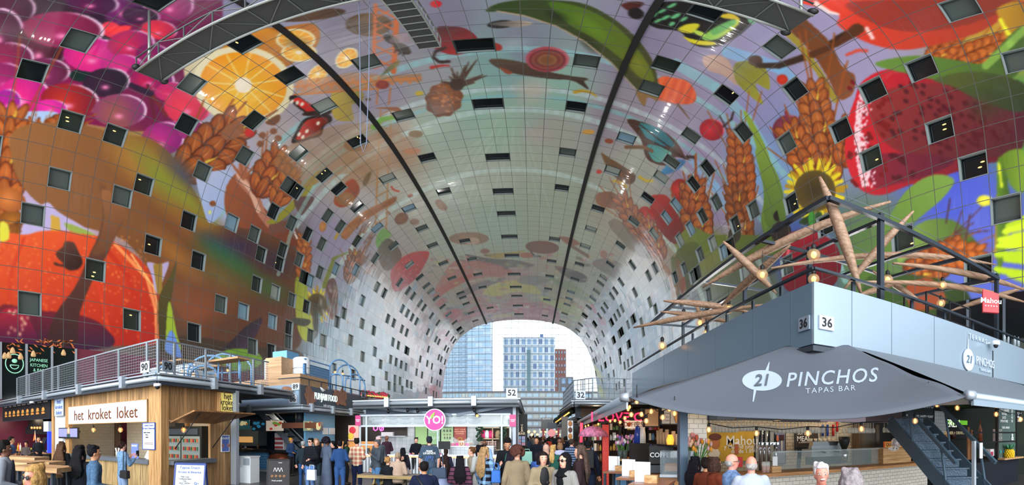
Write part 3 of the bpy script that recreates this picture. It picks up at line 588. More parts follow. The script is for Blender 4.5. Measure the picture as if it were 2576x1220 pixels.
    wheat(2300,690,130,70,-30,6,('#c87840','#7a3c1c'),y=True);wheat(2360,640,100,50,0,4);p.P([(2180,700),(2280,690),(2420,720),(2420,790),(2200,790)],'#4c6c34','#384c28');p.P([(2280,720),(2340,700),(2380,760),(2300,780)],'#a05434')
    p.E(2477,505,20,14,0,'#f4f060','#d8d038',rim='#ffffc0');p.S([(2390,500),(2380,560)],4,'#5c3c48');p.S([(2440,540),(2430,600)],4,'#5c3c48');
    for q in[(2470,520),(2450,560),(2490,580),(2420,530)]:p.S([(2400,590),q],3,'#6a4048')
    p.S([(2515,420),(2512,520),(2506,640)],12,'#a89040');p.P([(2510,400),(2530,430),(2540,520),(2530,620),(2510,700),(2508,560)],'#6c9434','#4c6c2c');p.S([(2512,410),(2520,470)],6,'#e8f040');p.P([(2520,390),(2576,380),(2576,480),(2545,470),(2530,430)],'#6c8c34','#8aac40')
    for k in range(8):
        a=2.3+k*.24;p.S([(2600,620),(2600+math.cos(a)*92,620+math.sin(a)*105*-1 if False else 620-math.sin(a-3.14+1.57)*0+math.sin(a-1.6)*60-60)],20,'#d8ec30',9)
    for yy,x0 in((570,2535),(583,2528),(603,2516),(640,2508),(652,2530),(678,2506),(690,2540)):p.S([(x0,yy),(2600,yy-8+(yy-620)*.4)],15,'#d8ec38' if yy%2 else '#c0dc30',22)
    # ---------------- left haunch: bread, pears, big strawberry, sunflower
    p.P([(840,510),(850,480),(880,452),(895,455),(905,480),(885,510),(860,522)],'#c06038','#a05434',30);p.E(868,500,24,17,0,'#a87840');p.P([(862,600),(858,588),(880,560),(920,530),(960,510),(995,494),(992,510),(950,535),(900,570),(875,600)],'#b87c48','#a0683c',0,stripes=('#c89058',18,60))
    p.E(1010,550,18,14,-30,'#a0785c','#8c6448');p.E(1043,558,12,8,0,'#9c7860');p.P([(915,450),(935,428),(928,455),(915,468)],'#8a7450');p.S([(985,470),(990,478),(1003,481)],5,'#c85038');p.E(1110,516,18,10,40,'#a88a6c','#98785c');p.E(812,570,9,13,10,'#d89c58','#b87c40');p.S([(843,600),(852,585),(858,575)],6,'#c8a838');p.E(1032,492,7,4,-20,'#a8583c');p.E(976,536,7,5,0,'#b08868')
    p.P([(800,430),(770,460),(740,500),(700,540),(670,560),(700,560),(745,520),(780,480),(810,440)],'#a4a434','#b0a040',0);p.P([(740,500),(790,496),(770,530),(755,540)],'#7a5c58')
    for pts in[[(860,420),(790,470),(740,560),(700,690)],[(1000,300),(930,330),(860,360),(760,440)]]:p.S(pts,10,'#a8d4cc',a=.6)
    for k in range(40):x=rnd.uniform(880,940);yy=rnd.uniform(570,700);p.S([(x,yy),(x+rnd.uniform(10,26),yy-rnd.uniform(20,40))],4,rnd.choice(['#8c5c44','#a8704c','#7c5444']),1,a=.8)
    p.P([(945,610),(950,590),(965,575),(985,590),(965,610),(952,625)],'#7cac50','#8ab468');p.P([(950,630),(975,600),(1000,620),(1010,650),(980,680),(960,670)],'#6c6450','#84644c',60)
    p.P([(983,700),(985,680),(1010,650),(1040,635),(1075,632),(1078,645),(1060,680),(1035,710),(1005,732),(990,730)],'#c84a44','#b83c3c',60);
    for k in range(30):p.E(1000+rnd.uniform(0,60),650+rnd.uniform(0,60),2,1.6,0,'#e08078')
    sunflower(797,768,40,26,20,ry=1.15);p.P([(790,780),(800,790),(800,840),(785,850)],'#4c4c3c');p.P([(745,700),(770,690),(775,760),(790,840),(770,860),(750,830),(742,760)],'#a8b83c','#c8d050',90,a=.9);p.P([(735,800),(780,805),(770,820),(740,815)],'#4c4c34')
    p.P([(820,720),(840,700),(850,740),(845,800),(825,790)],'#6c4438','#84543c',90);p.P([(750,600),(770,595),(778,640),(770,700),(755,680)],'#d07c38','#c0642c');wheat(762,690,90,26,-88,5,('#d88440','#a8582c'),awn=False);p.S([(815,720),(840,650),(875,635)],12,'#8a9438',3);wheat(880,700,60,26,-80,4,('#8c6448','#6c4c3c'))
    for(x,yy)in[(628,334),(655,362),(700,348),(688,330),(660,340)]:p.E(x,yy,12 if x==628 else 9,11 if x==628 else 8,0,'#e03434' if x==628 else '#9c6440')
    p.P([(690,400),(800,330),(900,310),(1000,330),(1050,400),(960,430),(850,440),(760,470)],'#b08c68','#b89878',20,a=.55);p.P([(1000,270),(1010,285),(975,275),(940,272)],'#a0643c');p.S([(940,320),(960,300),(1010,292)],14,'#7cb838',10,a=.9);p.E(1046,337,18,9,0,'#8a6c3c');p.E(1035,380,22,8,0,'#c88c64');p.E(895,365,30,16,0,'#a07850',a=.8);p.P([(668,308),(700,288),(705,300),(690,315)],'#8a5c40')
    # ---------------- crown, further away: fishes, fruit, pink and yellow fields
    p.E(1180,600,50,16,0,'#a88c70','#987c64');p.E(1186,606,20,9,0,'#c0a890');p.P([(1215,640),(1280,635),(1320,630),(1300,640),(1250,650)],'#b0a058');p.P([(1170,640),(1230,650),(1300,655),(1345,668),(1300,672),(1220,665)],'#6c6860','#84786c',0);p.E(1220,632,12,6,0,'#a07058')
    p.E(1364,622,42,16,4,'#8c5c44','#7c503c');p.E(1326,642,20,7,0,'#b07454');p.S([(1335,632),(1345,645),(1360,645)],4,'#5c4c44');p.P([(1405,595),(1440,600),(1460,615),(1430,615)],'#a07058');p.P([(1395,670),(1440,678),(1475,695),(1470,710),(1430,700)],'#847468','#5c5450');p.S([(1440,620),(1480,645)],8,'#8c705c');p.E(1519,640,9,11,-30,'#b08468')
    p.P([(1150,655),(1250,665),(1290,690),(1200,700),(1120,720),(1090,740),(1110,700)],'#c08070','#b87060',0,a=.8);p.P([(1090,740),(1120,715),(1180,690),(1180,702),(1130,730),(1095,755)],'#d06850','#c05840',0,a=.8)
    p.P([(1150,740),(1200,712),(1260,700),(1250,712),(1200,730),(1155,750)],'#7c6c64',a=.7);p.P([(1215,740),(1240,715),(1300,705),(1340,718),(1360,740),(1300,735),(1250,745)],'#ccc058','#c8bc50',0,a=.85);p.P([(1360,745),(1400,755),(1440,770),(1470,790),(1450,800),(1410,780),(1370,765)],'#c4c448','#a8ac44',0,a=.85)
    p.E(1340,705,40,12,0,'#8c8474','#988c7c',a=.8);p.P([(1120,790),(1160,775),(1240,765),(1250,785),(1200,795),(1140,812)],'#d06c5c',a=.8);p.P([(1295,780),(1320,762),(1380,765),(1405,785),(1405,812),(1350,805),(1300,800)],'#cc5c54','#b86458',0,a=.9);p.P([(1240,795),(1290,785),(1290,795),(1240,800)],'#c8a848');p.P([(1380,700),(1440,712),(1500,760),(1480,760),(1420,730)],'#849460','#a0a878',0,a=.7)
    p.P([(1490,660),(1530,650),(1580,675),(1590,700),(1560,705),(1510,680)],'#7c6c64','#94806c',a=.7);p.P([(1530,560),(1560,555),(1620,620),(1640,650),(1600,640),(1550,590)],'#8c7c60','#7c7060',a=.7);p.P([(1490,765),(1500,780),(1500,790),(1485,775)],'#c06458');p.E(1515,806,8,14,-30,'#c86a64')
    p.P([(1688,650),(1712,660),(1725,720),(1715,760),(1700,730)],'#6c8450','#a85c4c');p.S([(1655,650),(1690,700),(1700,760)],16,'#a8784c',a=.8);
    for(x,yy,a,b,c)in[(1135,790,30,14,'#c85c58'),(1110,760,20,10,'#c87068'),(1160,800,24,10,'#c08078'),(1105,850,18,26,'#c07478'),(1125,845,12,22,'#c85460'),(1085,880,14,24,'#b88c94'),(1092,985,14,24,'#d8504c'),(1120,810,20,12,'#908878'),(1060,800,24,14,'#a88c84'),(1180,775,28,9,'#b0a494'),(1450,800,18,8,'#a8a858'),(1470,815,10,8,'#788468'),(1505,940,8,30,'#e4d838'),(1512,985,10,24,'#dcd850')]:p.E(x,yy,a,b,-30,c,soft=.5,a=.85)
    for k in range(500):
        x=rnd.uniform(1080,1540);yy=rnd.uniform(640,1000);t=rnd.uniform(-.5,.5)*40
        if(x-1308)**2/215**2+(yy-1000)**2/200**2<1:continue
        p.E(x,yy,rnd.uniform(5,16),rnd.uniform(2,6),t,rnd.choice(['#b88068','#88847c','#c8b47c','#90a89c','#c07070','#6c6458','#b8b060','#d0ccc0','#8c9c90']),soft=.6,a=.6)
    for k in range(420):  # pale upright streaks imitating reflections, painted into the far print
        x=rnd.choice([rnd.uniform(800,1100),rnd.uniform(1520,1750)]);yy=rnd.uniform(720,1000)
        p.E(x,yy,rnd.uniform(3,8),rnd.uniform(8,22),rnd.uniform(-20,20),rnd.choice(['#c8d4dc','#7c98b0','#a890a8','#d4d8d8','#708c84','#b89888','#88b0cc']),soft=.7,a=.6)
    return np.clip(p.c/255,0,1)**1.2
# ---- the vault mesh: whole panels subdivided finely; the cells of windows are left open
def fine(edges,sub):
    out=[]
    for i,(a,b)in enumerate(zip(edges[:-1],edges[1:])):
        n=sub((a+b)/2)
        out+=[(a+(b-a)*k/n,i)for k in range(n)]
    out.append((edges[-1],len(edges)-2));return out
Z_BOT=7.85
SB=s_at_z(Z_BOT)
sed=[-SB]+[e for e in sedges if-SB+.4<e<SB-.4]+[SB]
sed_index={round(e,4):i for i,e in enumerate(sed)}
def hole_i(i):   # index of the panel in the clipped list
    c=(sedges[i]+sedges[i+1])/2
    for k,(a,b)in enumerate(zip(sed[:-1],sed[1:])):
        if a<=c<=b:return k
    return None
SS=fine(sed,lambda c:30)
YY=fine(yedges,lambda c:6 if c<3 else 32 if c<28 else 24 if c<40 else 16 if c<56 else 9 if c<80 else 6)
sv=np.array([a for a,_ in SS]);yv=np.array([a for a,_ in YY])
Xs,Zs=prof(sv)
ns_,ny_=len(sv),len(yv)
Xg=np.repeat(Xs[None,:],ny_,0).ravel();Zg=np.repeat(Zs[None,:],ny_,0).ravel();Yg=np.repeat(yv[:,None],ns_,1).ravel();Sg=np.repeat(sv[None,:],ny_,0).ravel()
U_,V_=px_of(Xg,Yg,Zg)
V_=np.where(Yg<1.0,-4000,V_)
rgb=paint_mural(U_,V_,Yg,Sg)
_g=rgb.reshape(ny_,ns_,3)
for _ in(0,1):
    _g[1:-1]=(_g[:-2]+2*_g[1:-1]+_g[2:])/4;_g[:,1:-1]=(_g[:,:-2]+2*_g[:,1:-1]+_g[:,2:])/4
rgb=_g.reshape(-1,3)
rgb=np.where((Yg<1.0)[:,None],np.array([.62,.6,.72]),rgb)
rgbl=np.where(rgb<=.04045,rgb/12.92,((rgb+.055)/1.055)**2.4)
open_cells=set()
WCELLS=[]
for(i,j)in holes:
    k=hole_i(i)
    if k is None or sed[k+1]-sed[k]<1.2:continue
    open_cells.add((k,j));WCELLS.append((sed[k],sed[k+1],yedges[j],yedges[j+1]))
c0=[k for k in range(len(sed)-1)if abs(sed[k])<1e-6][0]
for j in choles:
    open_cells.add((c0,j));open_cells.add((c0-1,j));WCELLS.append((sed[c0-1],sed[c0+1],yedges[j],yedges[j+1]))
ii=np.array([c for _,c in SS[:-1]]);jj=np.array([c for _,c in YY[:-1]])
keep=np.ones((ny_-1,ns_-1),bool)
for(k,j)in open_cells:keep[np.ix_(jj==j,ii==k)]=False
a=(np.arange(ny_-1)[:,None]*ns_+np.arange(ns_-1)[None,:])[keep]
quads=np.stack([a,a+1,a+ns_+1,a+ns_],1).astype(np.int32)
me=bpy.data.meshes.new('vault')
me.vertices.add(len(Xg));me.vertices.foreach_set('co',np.stack([Xg,Yg,Zg],1).astype(np.float32).ravel())
me.loops.add(quads.size);me.loops.foreach_set('vertex_index',quads.ravel())
me.polygons.add(len(quads));me.polygons.foreach_set('loop_start',np.arange(0,quads.size,4,dtype=np.int32))
me.polygons.foreach_set('use_smooth',np.ones(len(quads),bool))
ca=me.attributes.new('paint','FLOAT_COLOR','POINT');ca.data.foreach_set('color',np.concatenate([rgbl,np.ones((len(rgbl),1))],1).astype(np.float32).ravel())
ua=me.attributes.new('grid','FLOAT_VECTOR','POINT')
su=np.where(np.abs(Sg)<.75*PITCH,Sg/(.75*PITCH),np.sign(Sg)*(1+(np.abs(Sg)-.75*PITCH)/PITCH))
ua.data.foreach_set('vector',np.stack([su+100,(Yg-Y0G)/PITCH+100,np.zeros_like(su)],1).astype(np.float32).ravel())
me.update()
def mural_mat():
    m=bpy.data.materials.new('printed_panel');m.use_nodes=True;nt=m.node_tree;b=nt.nodes['Principled BSDF'];N=nt.nodes.new;Lk=nt.links.new
    at=N('ShaderNodeAttribute');at.attribute_name='paint';gr=N('ShaderNodeAttribute');gr.attribute_name='grid'
    sp=N('ShaderNodeSeparateXYZ');Lk(gr.outputs['Vector'],sp.inputs[0])
    def M2(op,x,y=None):
        n=N('ShaderNodeMath');n.operation=op
        for i,q in enumerate((x,y)):
            if q is None:continue
            if isinstance(q,(int,float)):n.inputs[i].default_value=q
            else:Lk(q,n.inputs[i])
        return n.outputs[0]
    ds=[]
    for k in(0,1):
        f=M2('FRACT',sp.outputs[k]);ds.append(M2('MINIMUM',f,M2('SUBTRACT',1.0,f)))
    dmin=M2('MINIMUM',ds[0],ds[1]);seam=M2('LESS_THAN',dmin,.014)
    # dark gaps along the middle third of some ring seams
    fl=N('ShaderNodeVectorMath');fl.operation='FLOOR';Lk(gr.outputs['Vector'],fl.inputs[0])
    wn=N('ShaderNodeTexWhiteNoise');wn.noise_dimensions='3D';Lk(fl.outputs[0],wn.inputs['Vector'])
    # panels: a slight tilt each (uneven reflections), a seam in grey metal
    mixc=N('ShaderNodeMix');mixc.data_type='RGBA';Lk(seam,mixc.inputs['Factor']);Lk(at.outputs['Color'],mixc.inputs['A']);mixc.inputs['B'].default_value=(.085,.09,.085,1)
    Lk(mixc.outputs['Result'],b.inputs['Base Color'])
    b.inputs['Roughness'].default_value=.28;b.inputs['Specular IOR Level'].default_value=.55;b.inputs['IOR'].default_value=1.6
    b.inputs['Coat Weight'].default_value=.6;b.inputs['Coat Roughness'].default_value=.06
    geo=N('ShaderNodeNewGeometry');ca_=N('ShaderNodeVectorMath');ca_.operation='SUBTRACT';Lk(wn.outputs['Color'],ca_.inputs[0]);ca_.inputs[1].default_value=(.5,.5,.5)
    sc=N('ShaderNodeVectorMath');sc.operation='SCALE';Lk(ca_.outputs[0],sc.inputs[0]);sc.inputs['Scale'].default_value=.035
    ad=N('ShaderNodeVectorMath');ad.operation='ADD'
    nz=N('ShaderNodeTexNoise');nz.inputs['Scale'].default_value=1.1;nz.inputs['Detail'].default_value=2
    mp=N('ShaderNodeMapping');mp.inputs['Scale'].default_value=(.5,2.8,1);Lk(gr.outputs['Vector'],mp.inputs[0]);Lk(mp.outputs[0],nz.inputs[0])
    bp=N('ShaderNodeBump');bp.inputs['Strength'].default_value=.45;bp.inputs['Distance'].default_value=.04;Lk(nz.outputs[0],bp.inputs['Height'])
    Lk(bp.outputs[0],ad.inputs[0]);Lk(sc.outputs[0],ad.inputs[1])
    nn=N('ShaderNodeVectorMath');nn.operation='NORMALIZE';Lk(ad.outputs[0],nn.inputs[0]);Lk(nn.outputs[0],b.inputs['Normal']);Lk(nn.outputs[0],b.inputs['Coat Normal'])
    return m
me.materials.append(mural_mat())
vault=bpy.data.objects.new('ceiling',me);col.objects.link(vault);struct(vault)

# ---- windows in the vault: recess, frame, pane toned as a dim room or as reflected light
frame_m=mat('window_aluminium','#949d9c',.4,.3);dark_m=mat('window_dark_frame','#2c3432',.5)
inside=[mat('room_dark','#10161a',.12,spec=.6),mat('room_grey','#4a5450',.15,spec=.6),mat('room_green','#28302c',.12,spec=.6),mat('room_blind','#8d968f',.3),mat('room_blue','#7898ac',.12,spec=.8)]  # pale and blue tones imitate light reflected in the farther panes
lamp_m=mat('room_lamp','#ffd070',emit=3)
nwin=0
def add_window(s0,s1,y0,y1,kind=None):
    global nwin
    nwin+=1;rr=random.Random(nwin*13)
    X0,Z0=[float(q)for q in prof(s0)];X1,Z1=[float(q)for q in prof(s1)]
    t=Vector((X1-X0,0,Z1-Z0));t.normalize();n=Vector((-t.z,0,t.x))
    if n.z<0 and abs(n.z)>.05:n=-n
    if abs(n.z)<=.05:n=Vector((math.copysign(1,X0-XC),0,0))
    if(Vector((X0,0,Z0))-Vector((XC,0,12))).dot(n)<0:n=-n
    A,B=Vector((X0,y0,Z0)),Vector((X1,y0,Z1));Cc,D=Vector((X1,y1,Z1)),Vector((X0,y1,Z0))
    dep=.3
    root=bpy.data.objects.new('window_%d'%nwin,None);col.objects.link(root);root['kind']='structure'
    root.location=(A+Cc)/2
    f=MB()
    P4=[A,B,Cc,D];c=(A+Cc)/2
    for k in range(4):
        p,q=P4[k],P4[(k+1)%4]
        f.add([p,q,q+n*dep,p+n*dep],[(0,1,2,3)],frame_m if k in(1,2,3)else dark_m)
        pi,qi=p+(c-p)*.09,q+(c-q)*.09
        f.add([p-n*.03,q-n*.03,qi-n*.03,pi-n*.03],[(0,1,2,3)],frame_m)if k!=0 and False else None
        po,qo=p+n*(dep-.06),q+n*(dep-.06);pj,qj=pi+n*(dep-.06),qi+n*(dep-.06)
        f.add([po,qo,qj,pj],[(0,1,2,3)],dark_m)
        # slim metal edge trim standing proud of the panels
        o1,o2=p+(p-c)*.025-n*.02,q+(q-c)*.025-n*.02;i1,i2=p+(c-p)*.035-n*.02,q+(c-q)*.035-n*.02
        f.add([o1,o2,i2,i1],[(0,1,2,3)],frame_m if abs(n.x)>.35 else dark_m)
    f.obj('window_frame',root)
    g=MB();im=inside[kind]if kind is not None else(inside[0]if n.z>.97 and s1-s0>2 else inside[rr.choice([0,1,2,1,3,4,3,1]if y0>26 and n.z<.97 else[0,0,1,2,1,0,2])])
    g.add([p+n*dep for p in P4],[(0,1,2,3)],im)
    if im in inside[:1]+inside[2:3]and y0<40 and rr.random()<.4 and abs(n.x)>.3:
        for _ in range(rr.choice([1,1,2])):
            k1,k2=rr.uniform(.2,.8),rr.uniform(.2,.6);q=A.lerp(B,k1).lerp(D.lerp(Cc,k1),k2)+n*(dep-.02)
            up=t if t.z>0 else-t
            g.add([q+Vector((0,math.cos(w_)*.13,0))+up*math.sin(w_)*.05 for w_ in[i*math.pi/4 for i in range(8)]],[tuple(range(8))],lamp_m)
    g.obj('pane',root)
for wc in WCELLS:add_window(*wc)

# ---- the two black service rails along the crown and the lower walls
slot=mat('black_rubber','#050505',.7)
for nm,s_ in(('trim_1',-.75*PITCH-5*PITCH),('trim_2',.75*PITCH+5*PITCH)):
    X_,Z_=[float(q)for q in prof(s_)];b=MB();w_=.2
    b.bar((X_,2,Z_-.16),(X_,DEND,Z_-.16),w_*2,.28,slot);struct(b.obj(nm))
wallm=mat('lower_wall','#3a3a3c',.5,var=.15);floorm=mat('floor_stone','#4d4a48',.35,var=.25,vscale=1.2,bump=.1)
XL,XR=XC-22.4,XC+22.4
f=MB();f.box((XL-3,-14,-.3),(XR+3,DEND+1,0),floorm);struct(f.obj('floor'))
lwm=mat('printed_base','#6a2a3a',.35,var=.3,vscale=.3)
b=MB();b.box((XL-.4,-10,0),(XL,DEND,Z_BOT),lwm);struct(b.obj('wall_left'))
b=MB();b.box((XR,-10,0),(XR+.4,DEND,Z_BOT),mat('base_right','#3c4440',.4,var=.3,vscale=.4));struct(b.obj('wall_right'))

# ---- far glass facade: cable net and panes, seen against the square outside
net=mat('facade_cable','#7e97a2',.5)
b=MB()
k=0
xx=XL+1.2
while xx<XR:
    zt=float(np.interp(abs(xx-XC),_half[:,0][:len(_half)//1],_half[:,1]))if abs(xx-XC)<22.3 else 10
    b.bar((xx,DEND-.2,0),(xx,DEND-.2,zt),.08,.08,net);xx+=1.9
z=1.9
while z<34.7:
    hw=float(np.interp(-z,-_half[:,1],_half[:,0]));b.bar((XC-hw,DEND-.2,z),(XC+hw,DEND-.2,z),.08,.08,net,up=(0,1,0));z+=1.9
fac=b.obj('window_900');struct(fac)
gl=MB();pts=[(XC-22.4,DEND-.3,0)]+[(XC-float(h[0]),DEND-.3,float(h[1]))for h in _half[::-12]]+[(XC+float(h[0]),DEND-.3,float(h[1]))for h in _half[::12]]+[(XC+22.4,DEND-.3,0)]
gl.add(pts,[tuple(range(len(pts)))],glass('facade_glass','#dff2f6',.07))
gl.obj('pane',fac)
# pale ring frame round the opening
# ---------------------------------------------------------------- outside, beyond the glass
def facade_block(name,label,x0,x1,yt,yb,R,wallc,winc,nx,nz,dep=14,band=None,rows=None,cat='building',group=None,frac=(.62,.6)):
    """a building standing R metres off; pixel columns x0..x1, roof row yt"""
    a=ray(x0,VY);b_=ray(x1,VY);Yp=R
    X0=a.x/a.y*Yp;X1=b_.x/b_.y*Yp;xm=(x0+x1)/2
    Zt=H+Yp/math.cos((xm-VX)/F)*math.tan((VY-yt)/F)
    t=thing(name,label,cat,((X0+X1)/2,Yp,0),0,group)
    m=MB();m.box((X0,Yp,0),(X1,Yp+dep,Zt),wallc);m.obj('wall',t)
    dx=(X1-X0)/nx;z0=4;dz=(Zt-z0)/nz
    k=0
    for i in range(nx):
        for j in range(nz):
            cx=X0+dx*(i+.5);cz=z0+dz*(j+.5)
            w1=MB();w1.box((cx-dx*frac[0]/2,Yp-.12,cz-dz*frac[1]/2),(cx+dx*frac[0]/2,Yp+.1,cz+dz*frac[1]/2),winc if not callable(winc)else winc(i,j))
            w1.bar((cx,Yp-.2,cz-dz*frac[1]/2),(cx,Yp-.2,cz+dz*frac[1]/2),.12,.12,mat('sash_white','#a8b4bc'))
            w1.obj('window',t)
    if band:
        for j in range(nz+1):
            bb=MB();bb.box((X0-.15,Yp-.35,z0+dz*j-.2),(X1+.15,Yp,z0+dz*j+.2),band);bb.obj('ledge',t)
    return t,(X0,X1,Zt)
pale=mat('concrete_pale','#b0bac2',.8,var=.06);blueglass=mat('glass_blue','#5c80a4',.15);bg2=mat('glass_blue_deep','#2c4f80',.15)
brick=mat('brick_red','#6e4038',.9,var=.15,vscale=2);towerm=mat('tower_blue','#93a9c0',.4,var=.05)
t1,(a1,b1,z1)=facade_block('apartment_tower','square grey blue apartment block standing in the middle of the glass opening',1266,1396,849,0,260,pale,lambda i,j:blueglass if(i*7+j*3)%4 else bg2,9,11,band=mat('ledge_grey','#8793a0'),frac=(.55,.62))
m=MB();m.box((a1+(b1-a1)*.46,259.6,14),(a1+(b1-a1)*.53,259.9,52),mat('glass_green','#36606c',.2));m.obj('stair_glazing',t1)
m=MB();m.tube([(a1+8,262,z1),(a1+8,262,z1+3)],.25,pale);m.box((a1+22,262,z1),(a1+24,264,z1+2.4),bg2);m.obj('roof_plant',t1)
facade_block('brick_tower','red brown brick tower right behind the grey blue apartment block',1396,1424,878,0,300,brick,blueglass,4,12,frac=(.4,.35))
facade_block('glass_tower','tall pale blue glass tower nearest the left edge of the opening',1176,1234,790,0,240,towerm,lambda i,j:mat('glass_sky','#86a8c8',.1)if(i+j)%3 else mat('glass_sky2','#9cb4ca',.1),3,20,band=mat('band_white','#a4b2be'),frac=(.86,.62))
facade_block('balcony_tower','pale apartment tower with rows of white balconies left of the glass tower',1114,1176,822,0,250,mat('tower_pale','#8aa0b4',.6),mat('glass_sky3','#92b0c8',.15),4,20,band=mat('band_white','#a4b2be'),frac=(.7,.5))
lowm=mat('low_facade','#9c9ea0',.7);
t2,_=facade_block('office_row','long low office row with dark bands across the foot of the glass opening',1098,1520,985,0,170,lowm,lambda i,j:mat('glass_row','#86a6b8',.15)if(i+j)%4 else mat('blind_row','#a8aeac',.5),26,5,band=mat('band_dark','#544e52'),frac=(.8,.5))
facade_block('grey_house','small dark grey house below the brick tower at the right',1410,1442,948,0,200,mat('house_grey','#54525a',.8),blueglass,2,6)
m=MB();m.box((-160,125.5,-.4),(160,320,-.05),mat('square_paving','#77746e',.9,var=.1,vscale=.3));o=m.obj('ground');o['kind']='structure'
# ---------------------------------------------------------------- added fill lights, on stall roofs and masts, to brighten the vault
for(x,y,z,pw)in[(-16,14.8,4.3,1500),(13,13.5,4.5,1300),(-15,24,4.75,1500),(10,22,4.5,1500),(-14,46,4.2,1900),(9,46,4.2,1900),(-14,70,4.2,1900),(9,70,4.2,1900),(-13,98,4.2,1700),(8,98,4.2,1700)]:
    t=thing('floodlight','flat floodlight aimed at the vault from a stall roof','lamp',(x,y,z),0,'floodlights aimed at the vault');b=MB();b.box((x-1,y-.5,z-.12),(x+1,y+.5,z-.04),mat('flood_case','#2a2e33',.5));b.box((x-.1,y-.1,z-.46 if y<30 else 0),(x+.1,y+.1,z-.12),mat('flood_case','#2a2e33',.5));b.obj('housing',t)
    area('flood_beam',(x,y,z),(math.pi,0,0),2,1,pw*.75,(1,.97,.93))
# ---------------------------------------------------------------- shared stall materials and helpers
steel=mat('steel_grey','#5d6874',.45,.3);steel_l=mat('steel_light','#a9b2ba',.4,.4);steel_d=mat('steel_dark','#2e363f',.5);black=mat('matt_black','#0f1012',.6);white=mat('white_paint','#e8ecee',.5)
galv=mat('galvanised','#9aa4aa',.45,.5);oak=wood('oak_boards','#c49a68','#8a6238',2,'Z',.17);oak_h=wood('oak_table','#c9a070','#9c7040',3,'X');oak_y=wood('oak_beam','#c79c66','#95683c',3,'Z')
reed=wood('reed_front','#c2a470','#8a6a3e',4,'Z',.035);stonetop=mat('stone_top','#5b6168',.5,var=.1);wtile=tiles('cream_tiles','#d8cbb4','#b8aa94',.3,.15)
sub=tiles('subway_tiles','#cfc9bd','#8a857c',.2,.1,.1);ybl=mat('sky_blue_paint','#6fa9cf',.45);arcb=mat('arch_blue','#6f9ecb',.4);slate=mat('fascia_slate','#4b5560',.5,var=.05)
fascia_l=mat('fascia_grey_blue','#8fa6bb',.35);screenbg=mat('screen_glow_lilac','#8888b8',emit=.15);bulb_m=mat('bulb_glow','#ffb060',emit=3);bulb_g=glass('bulb_glass','#e8c890',.25);bulb_hot=mat('bulb_hot','#ff9440',emit=6)
inkb=mat('ink_brown','#6e4024',.8,spec=.1);ink=mat('ink_black','#15161a',.6);inkw=mat('ink_white','#f2f4f4',.5);inkblue=mat('ink_blue','#3350a0',.5);yellowsign=mat('sign_yellow','#f0dc78',emit=.35)
def rY(x0,x1,yt,yb,Y):
    xm=(x0+x1)/2;a,b=atY(x0,VY,Y),atY(x1,VY,Y);return a.x,b.x,atY(xm,yb,Y).z,atY(xm,yt,Y).z
def rX(x0,x1,yt,yb,X):
    xm=(x0+x1)/2;a,b=atX(x0,VY,X),atX(x1,VY,X);return a.y,b.y,atX(xm,yb,X).z,atX(xm,yt,X).z
FY=lambda p:frameM(p,(1,0,0),(0,0,1))              # lettering facing the viewer
FXr=lambda p:frameM(p,(0,1,0),(0,0,1))             # lettering on a face that looks to +X
FXl=lambda p:frameM(p,(0,-1,0),(0,0,1))            # lettering on a face that looks to -X
def board(name,label,cat,R,Y,m_,th=.03,group=None,text=(),frame=None,face='Y',kids=()):
    """flat sign: R = (a0, a1, z0, z1) on the plane; text = [(string, size, u, v, material)] with u, v in 0..1"""
    a0,a1,z0,z1=R
    c=((a0+a1)/2,Y,z0)if face=='Y' else(Y,(a0+a1)/2,z0)
    t=thing(name,label,cat,c,0,group)
    b=MB()
    if face=='Y':b.box((a0,Y-th/2,z0),(a1,Y+th/2,z1),m_)
    else:b.box((Y-th/2,a0,z0),(Y+th/2,a1,z1),m_)
    b.obj('panel',t)
    if frame:
        b=MB();w_=.025;q=th*.8
        for(u0,u1,v0,v1)in((a0-w_,a1+w_,z0-w_,z0),(a0-w_,a1+w_,z1,z1+w_),(a0-w_,a0,z0,z1),(a1,a1+w_,z0,z1)):
            if face=='Y':b.box((u0,Y-q,v0),(u1,Y+q,v1),frame)
            else:b.box((Y-q,u0,v0),(Y+q,u1,v1),frame)
        b.obj('frame',t)
    for(s,sz,u,v,mm)in text:
        if face=='Y':M_=FY((a0+(a1-a0)*u,Y-th/2-.006,z0+(z1-z0)*v))
        elif face=='X+':M_=FXr((Y+th/2+.006,a0+(a1-a0)*u,z0+(z1-z0)*v))
        else:M_=FXl((Y-th/2-.006,a1-(a1-a0)*u,z0+(z1-z0)*v))
        text_obj(s,'lettering',sz,mm,t,M_,bold=.005)
    return t
def bulb(loc,label,r=.06,hot=False,light=0,group=None,wire=.25,cat='light bulb',kind='globe'):
    t=thing('pendant_bulb',label,cat,loc,0,group)
    b=MB();L=Vector(loc)
    b.ball(L,r,bulb_g,12,8);b.obj('glass_globe',t)
    b=MB();b.ball(L,r*.42,bulb_hot if hot else bulb_m,8,6,sc=(1,1,1.4));b.obj('filament',t)
    b=MB();b.lathe([(r*.35,r*.8),(r*.4,r*1.6),(r*.15,r*1.9)],L,black,8);b.tube([L+Vector((0,0,r*1.8)),L+Vector((0,0,r*1.8+wire))],.006,black,5);b.obj('socket',t)
    if light:point('bulb_light',L-Vector((0,0,r*1.3)),light)
    return t
def gutter(b,a,c,up=.0):
    b.tube([a,c],.085,steel_l,10);b.bar(Vector(a)+Vector((0,0,.14)),Vector(c)+Vector((0,0,.14)),.2,.05,steel_l);b.bar(Vector(a)+Vector((0,0,-.16)),Vector(c)+Vector((0,0,-.16)),.12,.1,steel_d)
